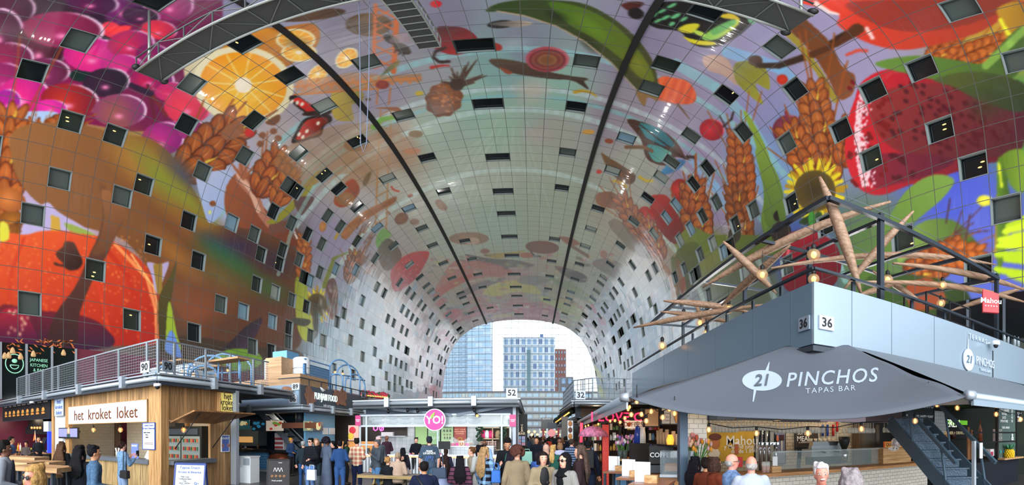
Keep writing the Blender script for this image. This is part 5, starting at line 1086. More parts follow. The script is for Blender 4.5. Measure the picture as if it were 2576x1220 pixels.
# fascia lettering and wooden map pieces
sgn=thing('fascia_lettering','white raised PUNJABI FOOD lettering with a bird on the slate fascia','sign',(BX+.02,20,3.7))
P_=atX(819,1001,BX);text_obj('PUNJABI FOOD','lettering',.5,mat('letter_glow','#e8f4ee',emit=.6),sgn,FXr((BX+.05,P_.y,P_.z)),ext=.02,sx=.78,bold=.002)
P_=atX(822,1022,BX);text_obj('indi-curry','small_lettering',.22,white,sgn,FXr((BX+.03,P_.y,P_.z+.03)))
P_=atX(812,985,BX);b=MB();b.tube([(BX+.05,P_.y-.35,P_.z+.18),(BX+.05,P_.y-.1,P_.z+.05),(BX+.05,P_.y+.2,P_.z+.08)],[.03,.09,.02],white,6);b.obj('bird',sgn)
wdm=wood('map_wood','#a0725a','#7c5440',2,'Z')
for i,(x,y,lab)in enumerate([(779,999,'wooden map shaped piece left of the Punjabi Food lettering'),(855,1002,'wooden map shaped piece right of the Punjabi Food lettering')]):
    P_=atX(x,y,BX);pts=[]
    rr=random.Random(i+4)
    for k in range(22):
        a=k*2*math.pi/22;r=.62*(1+.32*rr.uniform(-1,1));pts.append((BX+.02,P_.y+math.cos(a)*r*(.95 if i==0 else 1.3),P_.z+math.sin(a)*r*.75))
    b=MB();b.prism(pts,(.03,0,0),wdm);tag(b.obj('wooden_map_piece'),lab,'wall decoration')
P_=atY(723,985,BY);b=MB();rr=random.Random(8);b.prism([(P_.x+math.cos(k*.5)*.4*(1+.3*rr.uniform(-1,1)),BY-.03,P_.z+math.sin(k*.5)*.3*(1+.3*rr.uniform(-1,1)))for k in range(12)],(0,.02,0),wdm);tag(b.obj('wooden_map_piece'),'small wooden piece on the pale front of the curry stall','wall decoration')
number_plate('89',(BX-.15,BY-.04,4.32-.3),'Y','number plate 89 above the corner of the slate fascia',.26)
number_plate('86',(BX-.3,BY-.04,3.4),'Y','white number plate 86 on the pale corner of the curry stall',.3)
number_plate('56',(BX+.04,25.6,4.2),'X+','number plate 56 at the far end of the slate fascia',.3)
# screens and menus under the soffit
dim=lambda n,c:mat(n,c,.3,emit=.5)
for i,(x0,x1,yt,yb,c,cols,lab)in enumerate([
    (594,628,1057,1080,'#1c5458',['#d8b050','#b06830','#e8d8a0'],'teal menu board with bowls of food at the left of the curry kitchen'),
    (634,668,1057,1084,'#101c24',['#2c7c9c','#1c4c6c'],'black menu screen with a blue splash over the curry counter'),
    (670,713,1058,1084,'#c8b8a4',['#d8602c','#e0b040','#6c8c3c','#b03028'],'menu screen with curry trays over the curry counter')]):
    a0,a1,z0,z1=rY(x0,x1,yt,yb,BY+.6)
    tb=board('menu_screen',lab,'menu board',(a0,a1,z0,z1),BY+.6,dim('scr%d'%i,c),.05);rr=random.Random(i);b=MB()
    for k in range(7):b.ball((rr.uniform(a0+.12,a1-.12),BY+.57,rr.uniform(z0+.1,z1-.1)),rr.uniform(.06,.11),dim('dish'+rr.choice(cols),rr.choice(cols)),8,5,sc=(1.3,.05,.8))
    b.obj('food_pictures',tb)
for i,(x0,x1,yt,yb,c,lab)in enumerate([(764,787,1059,1084,'#8c9a80','tilted food poster hanging left of the blue wall'),(786,812,1061,1084,'#4a5058','tilted food poster with a plated dish hanging before the blue wall')]):
    X_=BX+.0;a0,a1,z0,z1=rX(x0,x1,yt,yb,X_);tb=board('hanging_poster',lab,'poster',(a0,a1,z0,z1),X_,dim('pst%d'%i,c),.04,face='X+');b=MB();b.ball((X_+.03,(a0+a1)/2,(z0+z1)/2),.28,dim('dish#e8d8a0','#d8c8a0'),10,6,sc=(.05,1.1,.7));b.ball((X_+.04,(a0+a1)/2+.1,(z0+z1)/2+.1),.12,dim('dish#b03028','#b03028'),8,6,sc=(.05,1,1));b.obj('food_picture',tb)
t=thing('copper_hood','long copper edged extractor hood with round duct over the curry counter','extractor hood',(-13,BY+.9,2.4));a0,a1,z0,z1=rY(709,768,1063,1077,BY+.5)
b=MB();b.box((a0,BY+.5,z0),(a1,BY+1.6,z1),mat('copper_sheet','#b4745a',.3,.6));b.obj('hood',t);b=MB();b.tube([((a0+a1)/2,BY+1.1,z1),((a0+a1)/2,BY+1.1,zg-.1)],.2,steel_d,12);b.obj('duct',t)
t=thing('cans_cooler','small cooler with red cans behind the curry counter','fridge',(-13.6,BY+2,1.1));a0,a1,z0,z1=rY(691,714,1094,1131,BY+1.8)
b=MB();b.box((a0,BY+1.8,z0),(a1,BY+2.3,z1+.1),white);b.obj('body',t)
for j in range(3):
    for q in range(6):b=MB();b.lathe([(.035,0),(.035,.13)],(a0+.07+q*(a1-a0-.14)/5,BY+1.76,z0+.06+j*.23),mat('can_red','#b03038',.4),8);b.obj('can',t)
for i,(x,s,h)in enumerate([(598,.07,.2),(606,.06,.24),(617,.08,.16),(648,.06,.28)]):
    p=atY(x,VY,BY+.6);b=MB();b.lathe([(s,0),(s,h*.7),(s*.35,h*.85),(s*.35,h)],(p.x,BY+.6,1.14),[white,mat('bottle_brown','#6c4a30',.3),steel_l,mat('bottle_brown','#6c4a30',.3)][i],10);tag(b.obj('kitchen_bottle'),['short white tub','brown sauce bottle','squat steel pot','tall brown bottle'][i]+' on the dark marble counter','bottle')
# white cabinets beside the steel post
t=thing('white_cabinet','white open fronted cabinet standing by the steel post','cabinet',(-10.6,13.3,0));a0,a1=atY(598,VY,13.6).x,atY(630,VY,13.6).x
b=MB();b.box((a0,13.6,0),(a1,14.2,1.02),white);b.box((a0-.02,13.56,1.02),(a1+.02,14.24,1.06),white);b.obj('body',t);b=MB();b.box((a0+.3,13.57,.72),(a1-.04,13.61,.98),mat('niche','#9aa4ac',.6));b.obj('niche',t);b=MB();b.box((a0-.34,13.5,0),(a0+.2,13.9,.62),white);b.obj('low_door',t)
b=MB();b.box((-10.6-.09,12.9,0),(-10.42,13.08,3.6),steel_l);tag(b.obj('steel_post'),'grey steel post at the end of the timber stall','post')
lp=atY(599,1012,14.5);t=thing('spot_lamp','round warm spot lamp under the roof edge by the steel post','lamp',lp);b=MB();b.lathe([(.02,.12),(.14,.08),(.16,-.04)],lp,steel_d,12);b.tube([lp+Vector((0,0,.1)),(lp.x,lp.y,3.64)],.015,steel_d,6);b.obj('shade',t);b=MB();b.ball(lp-Vector((0,.05,.02)),.1,mat('spot_glow','#ffe0b0',emit=6),10,6,sc=(1,.6,1));b.obj('lamp',t)
# black A-board in front of the curry stall
p=atR(700,1220,15.7);aboard('food_aboard','black A-board with drawn food and small white writing by the copper drum',(p.x,p.y),0,1.02,.78,mat('chalk_black','#211a1c',.6),black,[('Fresh punjabi',.07,.45,.28,inkw),('o o o o',.17,.5,.45,mat('chalk_orange','#d8904c',.6)),('/\\/\\/\\',.2,.5,.65,inkw),('menu',.06,.6,.9,inkw)],rz=.55)
# upper deck of the curry stall
t=thing('timber_parapet','pale timber planter walls on top of the curry stall','parapet',(-12,BY+.5,zf));plyw=wood('larch','#c7a27c','#a07c58',2,'X')
a0,a1,z0,z1=rY(668,708,899,950,BY+.3);b=MB();b.box((a0,BY+.3,zf),(a1,BY+1.4,z1),plyw);b.obj('tall_wall',t)
b=MB();b.box((a1,BY+.3,zf),(BX-.1,BY+.42,4.86),plyw);b.box((BX-.22,BY+.42,zf),(BX-.1,atX(829,VY,BX).y,4.86),plyw);b.obj('low_wall',t)
b=MB();b.box((-18.5,BY+.3,zf),(a0,BY+.42,4.7),plyw);b.obj('left_wall',t)
b=MB();b.bar((a1,BY+.02,4.62),(BX+.05,BY+.02,4.62),.05,.05,steel_d);b.bar((BX+.05,BY+.02,4.62),(BX+.05,YE,4.62),.05,.05,steel_d)
for y in(18.6,19.9,21.2,22.5,23.8,25.1,26.2):b.bar((BX+.05,y,4.3),(BX+.05,y,4.62),.04,.04,steel_d)
o=b.obj('deck_rail');tag(o,'low dark rail along the edge of the curry stall roof','railing')
a0,a1,z0,z1=rY(686,741,882,935,20.5);b=MB();b.box((a0,20.5,zf),(a1-.5,21.8,z1),ybl);t=thing('blue_kiosk','light blue box shaped kiosk on the roof of the curry stall','kiosk',((a0+a1)/2,20.5,zf));b.obj('body',t);b=MB();b.box((a1-.5,20.4,zf),(a1,21.8,z1-.55),hexb);b.obj('tiled_side',t);b=MB();b.box((a0-.8,20.8,zf),(a0,21.6,z1-.35),white);b.obj('white_end',t)
p=atX(752,VY,-11.2);t=thing('white_heater','white cylindrical ventilation unit standing on the timber parapet','ventilation unit',(-11.3,19.4,4.86));
b=MB();b.lathe([(.25,0),(.32,.06),(.42,.14),(.44,.2),(.44,.95),(.36,1.02)],(-11.3,19.3,4.86),white,20);b.obj('housing',t);b=MB();b.tube([(-11.3+.46*math.cos(a),19.3+.46*math.sin(a),5.3)for a in[k*math.pi/10 for k in range(21)]],.012,steel_l,5);b.obj('band',t)
a0,a1,z0,z1=rX(766,829,912,958,-10.9);t=thing('hex_screen','blue honeycomb tiled screen wall on the upper deck','screen',(-10.9,(a0+a1)/2,zf));b=MB();b.box((-11.0,a0,zf+.3),(-10.9,a1,5.5),hexb);b.obj('tiles',t);b=MB();b.bar((-10.92,a0,5.75),(-10.92,a1,5.75),.06,.06,arcb);b.bar((-10.92,a0,5.5),(-10.92,a1,5.5),.04,.04,arcb);b.bar((-10.92,a1,zf),(-10.92,a1,5.75),.06,.06,arcb);b.obj('frame',t)
for i,(x0,x1,yy,lab)in enumerate([(829,882,905,'tall blue arch right beside the honeycomb screen'),(845,905,918,'second blue arch over the curry stall rail'),(832,862,940,'low blue arch at the end of the honeycomb screen'),(868,918,942,'small blue arch nearest the red flowers')]):
    a,c=atX(x0,VY,-11.2),atX(x1,VY,-10.6);zt=atX((x0+x1)/2,yy,-10.9).z;arch('blue_arch',lab,(-11.2,a.y),(-10.6,c.y),zf,zt,.05,'blue arches on the curry stall roof',cross=5.4 if i in(0,3)else None)
bulb(atX(862,942,-10.9),'smoked lantern bulb hanging under the second blue arch',.14,group=None,wire=.3);bulb(atX(843,937,-11.0),'lantern bulb hanging next to the honeycomb screen',.12,wire=.3)
t=thing('aisle_stall','slate stall block beyond the Punjabi stall carrying the red flowers','market stall',(-12,31,0));b=MB();b.box((-15,27.2,0),(-9.4,38,4.2),slate);b.obj('body',t)
t=thing('red_flower_hedge','row of red flowers with fairy lights beyond the blue arches','flowers',(-9.5,27,4.2));b=MB();g_=MB();rr=random.Random(3);fm=mat('flower_red','#a02840',.7);gm2=mat('leaf_dark','#2c4a30',.8)
for k in range(150):
    x=rr.uniform(905,978);y=990+(x-905)*.09+rr.uniform(-6,6);P_=atR(x,y,30);(b if k%3 else g_).ball(P_,rr.uniform(.08,.14),fm if k%3 else gm2,6,4)
b.obj('blooms',t);g_.obj('leaves',t);b=MB()
for k in range(16):b.ball(atR(910+k*4.3,994+k*.35,29.8),.045,mat('fairy_glow','#ffb850',emit=5),6,4)
b.obj('fairy_lights',t)
# ---------------------------------------------------------------- juice shop between the blue wall and the yoghurt stall
t=thing('juice_shop','dark narrow juice shop with a pink poster behind the queue','market stall',(-9.6,23,0))
b=MB();b.box((BX-3,24,0),(-7.3,24.1,3.1),mat('shop_dark','#241e1c',.6));b.obj('rear_wall',t);b=MB();b.box((BX-.1,22.0,0),(-8.0,22.5,.95),mat('striped_front','#5c5450',.6));b.obj('counter',t);b=MB();b.box((BX-.1,21.95,.95),(-8.0,22.55,1.05),mat('brass_top','#c8945c',.3,.4));b.obj('counter_top',t)
b=MB();b.box((BX-.05,22.6,1.05),(-8.4,23,1.5),mat('bar_glow','#d89858',.3,emit=.4));b.obj('display',t)
point('stall_light',(-9.3,22.8,2.6),14,(1,.75,.45),.1)
a0,a1,z0,z1=rY(868,906,1070,1108,22.6);tb=board('juice_poster','pale pink poster of a strawberry drink in the juice shop','poster',(a0+.3,a1,z0,z1),22.4,dim('poster_pink','#e0b0a0'),.04);b=MB();b.ball(((a0+a1)/2+.1,22.36,(z0+z1)/2+.15),.2,dim('fruit_red','#c83040'),8,6,sc=(1,.05,1));b.ball(((a0+a1)/2,22.36,z0+.25),.2,dim('fruit_yellow','#d8b840'),8,6,sc=(.9,.05,1));b.obj('drink_picture',tb)
# ---------------------------------------------------------------- yoghurt stall 52
YY_=18.3
t=thing('market_roof','steel roof with grey gutter over the yoghurt stall numbered 52','roof',(-4,19,3.3))
xr0,xr1=atY(890,VY,17.9).x,atY(1303,VY,17.9).x
b=MB();b.box((xr0,17.9,3.3),(xr1,30,3.42),steel_l);b.obj('deck',t)
b=MB();gutter(b,(xr0,17.85,3.26),(xr1,17.85,3.26));gutter(b,(xr1,17.85,3.26),(xr1,30,3.26));b.obj('gutter',t)
for x in(905+70,1085,1193):X_=atY(x,VY,17.8).x;b=MB();b.box((X_-.1,17.6,3.1),(X_+.1,17.8,3.5),steel_l);b.obj('bracket',t)
b=MB();b.box((xr0+.3,18.6,2.75),(xr1-.1,18.7,3.25),mat('beam_blue','#35465c',.5));b.bar((xr0+.4,18.3,3.15),(-3.4,18.3,2.75),.1,.12,steel);b.bar((-3.2,18.3,2.75),(xr1-.2,18.3,3.15),.1,.12,steel);b.obj('beams',t)
number_plate('52',(xr1-.25,17.8,3.44),'Y','number plate 52 at the right corner of the yoghurt stall roof',.3)
for i,(x,y)in enumerate([(1023,1030),(1048,1032),(1190,1030),(1196,1042),(975,1033)]):
    P_=atY(x,y,18.0);c=thing('spotlight','small track spotlight under roof 52, %s'%['left of the round sign','directly left of the round sign pole','right of the round sign','glowing, over the cookie poster','above the pink order sign'][i],'spotlight',P_);b=MB();b.tube([P_+Vector((0,.1,.05)),P_+Vector((.08,-.12,-.06))],[.04,.07],black,8);b.tube([P_,P_+Vector((0,0,.25))],.015,black,5);b.obj('body',c)
    if i==3:b=MB();b.ball(P_+Vector((.09,-.14,-.07)),.055,bulb_hot,8,5);b.obj('lens',c)
t=thing('yoghurt_stall','white framed frozen yoghurt stall with ribbed counter and tiled back wall','market stall',(-4,YY_,0))
X0,X1=atY(906,VY,YY_).x,atY(1284,VY,YY_).x
XR_=atY(1300,VY,YY_).x
b=MB();zt=atY(1100,1043,YY_).z;zm=atY(1100,1071,YY_).z
fr=mat('frame_white','#bcc6ce',.4)
for z in(zt,zm):b.box((X0,YY_-.04,z-.04),(X1,YY_+.04,z+.04),fr)
for x in(906,922,1262,1284):X_=atY(x,VY,YY_).x;b.box((X_-.035,YY_-.035,.95 if x in(922,1262)else 0,),(X_+.035,YY_+.035,zt),fr)
b.obj('frame',t)
b=MB();b.box((X0,YY_-.01,1.0),(atY(922,VY,YY_).x+1.2,YY_+.01,1.02),fr);b.box((X0,YY_-.03,1.42),(atY(960,VY,YY_).x,YY_+.02,1.47),fr);b.obj('side_frame',t)
b=MB();n=7
fz=mat('foil_bags','#8e949c',.35,bump=.8,bscale=60)
for r_ in range(2):
    for k in range(8):
        x0=atY(935+k*34.5,VY,YY_+.2).x;x1=atY(935+(k+1)*34.5-1,VY,YY_+.2).x;z=zm+.09+r_*.22
        q=MB();q.ball(((x0+x1)/2,YY_+.2,z+.1),.5,fz,14,8,sc=((x1-x0),.3,.23));q.obj('cup_bag',t)
b=MB();b.box((X0+.1,YY_+.04,zm+.02),(X1-.1,YY_+.06,zt),glass('stall_glass','#dfeef2',.18));b.obj('fascia_glass',t)
# ribbed counter
b=MB();zc=1.0;rib=mat('rib_white','#cdd2d6',.4);ribg=mat('rib_grey','#8c9298',.5);b.box((X0,YY_+.1,.2),(X1,YY_+.2,zc-.06),ribg)
k=X0
while k<X1-.05:b.box((k,YY_+.02,.2),(k+.09,YY_+.12,zc-.08),rib);k+=.155
b.obj('ribbed_front',t)
b=MB();b.box((X0,YY_,zc-.09),(X1,YY_+.1,zc-.04),mat('led_orange','#ffae80',emit=1.6));b.obj('led_strip',t)
b=MB();b.box((X0-.03,YY_-.08,zc-.03),(X1+.03,YY_+.75,zc+.03),white);b.obj('counter_top',t)
wt2=tiles('square_tiles','#c2c8cc','#98a0a6',.2,.2,.12,off=0)
b=MB();b.box((X0,YY_+2.6,0),(XR_,YY_+2.7,3.2),wt2);b.obj('rear_wall',t)
b=MB();b.box((X1+.1,YY_-.05,0),(xr1-.1,YY_+2.7,3.1),mat('end_panel','#a9b4c0',.45));b.obj('end_wall',t)
b=MB();b.box((-3.9,YY_+1.0,0),(-1.7,YY_+1.6,1.35),wt2);b.box((-3.9,YY_+.95,1.35),(-1.7,YY_+1.65,1.4),white);b.obj('tiled_island',t)
for k in range(4):point('stall_light',(-6.6+k*1.8,YY_+.9,2.9),34,(1,.95,.88),.2)
a0,a1,z0,z1=rY(953,1022,1075,1096,YY_+2.4);b=MB();b.box((a0,YY_+2.2,z0-.05),(a1,YY_+2.5,z0),fr);b.box((a0,YY_+2.2,z1),(a1,YY_+2.5,z1+.05),fr);b.box((a0,YY_+2.5,z0),(a1,YY_+2.55,z1),mat('cupboard_dark','#3c3430',.6));b.obj('shelf_unit',t)
b=MB();b.box((a0+.2,YY_+2.2,z0),(a0+.8,YY_+2.45,z0+.18),white);tag(b.obj('storage_box'),'white storage box on the yoghurt stall shelf','box')
for i,(x0,x1,yt,yb,c,lab,tx)in enumerate([
    (1045,1075,1072,1118,'#a8d088','plain pale green menu panel left of the round sign',[]),
    (1077,1107,1072,1118,'#9cc890','green menu panel with cup sizes behind the round sign',[('YOGHURT',.1,.5,.93,ink),('U U U',.2,.5,.7,inkw),('U U U',.2,.5,.35,inkw)]),
    (1110,1141,1072,1118,'#b4d4a0','green menu panel with toppings right of the round sign',[('WAFFLES',.1,.5,.93,ink),('& & &',.17,.5,.75,ink),('o o o',.17,.5,.55,inkb),('8 8 8',.17,.5,.35,ink),('* * * *',.14,.5,.1,mat('snack_orange','#d8803c',.6))]),
    (1142,1173,1072,1121,'#b04a40','terracotta poster reading not your grandmas cookies',[('NOT YOUR\nGRANDMA\'S\nCOOKIES',.1,.5,.72,mat('letter_peach','#f0c0a0',emit=.3)),('o',.5,.5,.35,mat('cookie_yellow','#c8a030',.6))])]):
    a0,a1,z0,z1=rY(x0,x1,yt,yb,YY_+2.5);board('menu_board',lab,'menu board',(a0,a1,z0,z1),YY_+2.5,mat('panel%d'%i,c,.4,emit=.05),.05,text=tx,frame=ink)
# the right-hand cupboard with cups and bags
t2=thing('display_cupboard','pale wooden cupboard with pink bags and paper cups at the stall end','cupboard',(-1.6,YY_+1.8,0));a0,a1,z0,z1=rY(1208,1282,1076,1132,YY_+1.8);pw=mat('cupboard_birch','#c8b494',.6)
b=MB();b.box((a0,YY_+2.2,z0),(a1,YY_+2.25,z1),mat('cupboard_back','#6c6054',.7));
for z in(z0,(z0+z1)/2,z1):b.box((a0,YY_+1.8,z-.02),(a1,YY_+2.2,z+.02),pw)
for x in(a0,a0+(a1-a0)*.42,a1):b.box((x-.02,YY_+1.8,z0),(x+.02,YY_+2.2,z1),pw)
b.obj('carcass',t2);zmid=(z0+z1)/2
pk=mat('bag_pink','#d82870',.5)
for k,(u,cm)in enumerate([(.1,pk),(.22,white),(.36,pk),(.6,mat('bag_kraft','#a89070',.7)),(.8,mat('bag_kraft','#a89070',.7))]):
    b=MB();x=a0+(a1-a0)*u;b.lathe([(.11,0),(.15,.12),(.12,.3),(.05,.38)],(x,YY_+1.95,zmid+.02),cm,8);tag(b.obj('goods_bag'),['small pink bag at the left end of the upper cupboard shelf','white bag second from left on the upper shelf','tall pink bag on the upper shelf of the cupboard','kraft bag in the middle of the upper shelf','kraft bag at the right of the upper shelf'][k],'bag')
cupm=mat('cup_rose','#c8a8a0',.6)
for r_ in range(4):
    for q in range(7):
        b=MB();x=a0+.08+q*.105;z=z0+.07+r_*.1;b.tube([(x,YY_+1.78,z),(x,YY_+2.1,z)],.046,cupm,9);tag(b.obj('paper_cup'),'rose coloured paper cup stacked sideways in the cupboard','cup','paper cups stacked in the cupboard')
b=MB();rr=random.Random(2)
for k in range(90):b.ball((a0+rr.uniform(-.15,.12)+(0 if k<45 else(a1-a0)*.8),YY_+1.6+rr.uniform(-.1,.1),rr.uniform(zmid-.1,z1+.1)),.07,mat('ivy','#23402c',.8),5,3,sc=(1,.5,.7))
tag(b.obj('hanging_ivy'),'dark green artificial ivy hanging on the cupboard sides','plant')
# round sign on its pole
t=thing('round_sign','round pink YO! sign on a white pole before the yoghurt stall','sign',(0,0,0));cP=atY(1094,1056,YY_-.3);t.location=(cP.x,cP.y,0);RS=27*cP.y/math.cos((1094-VX)/F)/F*1.04
Rm=Matrix.Rotation(math.pi/2,3,'X')
b=MB();b.lathe([(0,0),(RS,0),(RS,.1),(0,.1)],cP+Vector((0,.05,0)),mat('sign_rim','#e6e9f0',.4),40,False,R=Rm);b.obj('rim',t)
b=MB();b.lathe([(0,0),(RS*.91,0),(RS*.91,.03),(0,.03)],cP+Vector((0,-.05,0)),mat('sign_pink','#dc2088',.4,emit=.15),40,False,R=Rm);b.obj('disc',t)
text_obj('YO!','lettering',RS*1.0,inkw,t,FY((cP.x+.02,cP.y-.1,cP.z-.02)),bold=.02,sx=.95)
b=MB();lf=mat('leaf_bright','#8cc040',.5);x,z=cP.x-RS*.12,cP.z+RS*.36;b.prism([(x-.08,cP.y-.1,z-.14),(x-.1,cP.y-.1,z),(x+.04,cP.y-.1,z+.14),(x+.08,cP.y-.1,z+.14),(x+.04,cP.y-.1,z-.02)],(0,-.02,0),lf);b.obj('leaf',t)
b=MB();b.tube([(cP.x+.12,cP.y,0),(cP.x+.12,cP.y,cP.z-RS*.9)],.035,fr,8);b.obj('pole',t)
for i,(x0,x1,yt,yb)in enumerate([(894,907,1045,1071),(1282,1298,1043,1073)]):
    a0,a1,z0,z1=rY(x0,x1,yt,yb,YY_-.1);board('order_sign',['pink ORDER HERE sign at the left end of the stall','pink ORDER HERE sign at the right end of the stall'][i],'sign',(a0,a1,z0,z1),YY_-.1,mat('sign_magenta','#c03474',.4,emit=.05),.03,text=[('ORDER\nHERE',.068,.5,.5,inkw)])
P_=atY(954,1078,YY_+1.5);t=thing('neon_sign','pink neon yo sign glowing inside the stall window','neon sign',P_);nm_=mat('neon_pink','#ff50b0',emit=4)
b=MB();b.tube([P_+Vector((-.3,0,.12)),P_+Vector((-.28,0,-.05)),P_+Vector((-.2,0,-.1)),P_+Vector((-.1,0,-.05)),P_+Vector((-.08,0,.12))],.025,nm_,6);b.obj('letter',t);b=MB();b.tube([P_+Vector((.12+.1*math.cos(k*.52),0,.1*math.sin(k*.52)))for k in range(13)],.025,nm_,6);b.tube([P_+Vector((.2,0,.14)),P_+Vector((.06,0,-.12))],.02,nm_,6);b.obj('letter',t)
# counter items
t=thing('cash_monitor','black flat till monitor on the yoghurt counter right of the pole','till',(-3.1,YY_+.5,1.03));a0,a1,z0,z1=rY(1102,1132,1116,1130,YY_+.4);b=MB();b.box((a0,YY_+.4,z0),(a1,YY_+.46,z1+.1),black);b.obj('screen',t);b=MB();b.box((a0+.15,YY_+.4,zc+.03),(a1-.1,YY_+.7,z0),white);b.obj('base',t)
a0,a1,z0,z1=rY(1152,1166,1108,1129,YY_+.9);board('counter_card','peach coloured card standing under the cookie poster','display card',(a0,a1,1.4,z1),YY_+1.1,mat('card_peach','#e0a890',.5),.03,text=[('cookie',.1,.5,.75,inkw),('U',.22,.5,.3,inkb)])
for i,x in enumerate((1141,1179)):
    P_=atY(x,VY,YY_+1.3);t=thing('cake_dome',['glass cake dome left of the peach card','glass cake dome right of the peach card'][i],'cake stand',(P_.x,YY_+1.3,1.4));b=MB();b.lathe([(.26,0),(.26,.12),(.2,.24),(.06,.31),(.03,.36)],(P_.x,YY_+1.3,1.44),glass('dome_glass','#e8f0f0',.3),16);b.obj('dome',t);b=MB();b.lathe([(.1,0),(.28,.03)],(P_.x,YY_+1.3,1.4),white,16);b.obj('plate',t);b=MB()
    for k in range(5):b.ball((P_.x+math.cos(k*1.3)*.12,YY_+1.3+math.sin(k*1.3)*.1,1.48),.06,mat('cake_brown','#a87848',.7),7,5)
    b.obj('cakes',t)
pkc=mat('cup_pink','#e04890',.5)
for i in range(9):
    x=-5.35+i*.16;b=MB();b.box((x,YY_+.25,zc+.03),(x+.12,YY_+.4,zc+.09+.05*(i%3==1)),pkc);tag(b.obj('pink_card_box'),'little pink card box lying on the yoghurt counter','box','little pink boxes on the yoghurt counter')
for i,x in enumerate((1139.5,1150,1176)):
    P_=atY(x,VY,YY_+1.1);b=MB();b.box((P_.x-.07,YY_+1.05,1.4),(P_.x+.07,YY_+1.1,1.52),pkc);tag(b.obj('price_tag'),['pink price tag under the left cake dome','pink price tag beside the peach card','pink price tag under the right cake dome'][i],'price tag')
# picnic table in front
t=thing('picnic_table','weathered wooden picnic table in front of the yoghurt stall','table',(-3.5,12.2,0));dk=wood('picnic_wood','#8e8478','#6a6058',3,'X');dy=wood('picnic_edge','#9c8450','#786038',3,'X')
xa,xb=atY(906,VY,12.2).x,atY(1143,VY,12.2).x;zt_=.74
for k in range(4):b=MB();b.box((xa,12.0+k*.2,zt_-.05),(xb,12.18+k*.2,zt_),dk);b.obj('top_plank',t)
b=MB();b.box((xa,11.96,zt_-.09),(xb,12.0,zt_+.002),dy);b.obj('edge_board',t)
for x in(xa+.5,xb-.5):
    for s in(-1,1):b=MB();b.bar((x,12.4+s*.62,0),(x,12.4+s*.2,zt_-.05),.05,.12,dy);b.obj('leg',t)
    b=MB();b.bar((x,12.4-.95,.42),(x,12.4+.95,.42),.05,.1,dy);b.obj('bearer',t)
b=MB();b.bar((xa+.5,12.4,.42),(xa+1.2,12.4,.7),.05,.08,dy);b.bar((xb-.5,12.4,.42),(xb-1.2,12.4,.7),.05,.08,dy);b.obj('brace',t)
for s in(-1,1):b=MB();b.box((xa+.1,12.4+s*.85-.13,.42),(xb-.1,12.4+s*.85+.13,.47),dk);b.obj('bench_plank',t)
# litter bin with plastic bag
P_=atR(791,VY,15.0);t=thing('litter_bin','dark mesh litter bin with a plastic liner in the walkway','bin',(P_.x,P_.y,0));lin_m=mat('bin_liner','#7a8a98',.25,bump=1,bscale=14,alpha=.7);b=MB();b.lathe([(.3,0),(.36,.55)],(P_.x,P_.y,0),lin_m,20);b.obj('liner',t);b=MB();
b.tube([(P_.x+math.cos(a)*.37,P_.y+math.sin(a)*.37,.57)for a in[k*math.pi/12 for k in range(25)]],.02,steel_d,6)
for k in range(12):a=k*math.pi/6;b.tube([(P_.x+math.cos(a)*.31,P_.y+math.sin(a)*.31,0),(P_.x+math.cos(a)*.37,P_.y+math.sin(a)*.37,.56)],.01,steel_d,5)
b.obj('frame',t)
# ---------------------------------------------------------------- stalls along the aisle beyond
TX=-.72
t=thing('tea_stall','black tea bar stall front facing the aisle with a tall lettered panel','market stall',(TX-1.4,21.3,0));b=MB();b.box((TX-2.6,21.2,0),(-.22,21.6,2.9),black);b.obj('front',t);b=MB()
b.box((TX-2.6,21.6,0),(TX-.1,27,2.9),mat('tea_wall','#33363a',.6));b.obj('side',t)
for i,(s,y)in enumerate((('T',1072),('E',1078),('A',1084),('BAR',1091))):P_=atY(1313,y,21.15);text_obj(s,'lettering',.19 if i<3 else .18,mat('letter_cream','#e0c8a8',emit=.3),t,FY((P_.x,21.15,P_.z)),bold=.01)
rr=random.Random(12)
for k in range(6):
    P_=atY(1307+(k%2)*9,1101+(k//2)*8,21.1);b=MB();b.box((P_.x-.1,21.06,P_.z-.07),(P_.x+.1,21.1,P_.z+.07),[mat('tin_blue','#88b0cc',.4),mat('tin_lilac','#a8a4d0',.4),mat('tin_rose','#c88ca0',.4)][k%3]);tag(b.obj('tea_packet'),'pale tea packet on the black rack, %s row %s'%(['top','middle','bottom'][k//2],['left','right'][k%2]),'packet')
awn=[mat('awn_dark','#2c3038',.6),mat('awn_green','#2c5040',.6),mat('awn_red','#9c2c34',.6),mat('awn_grey','#5c6874',.6)]
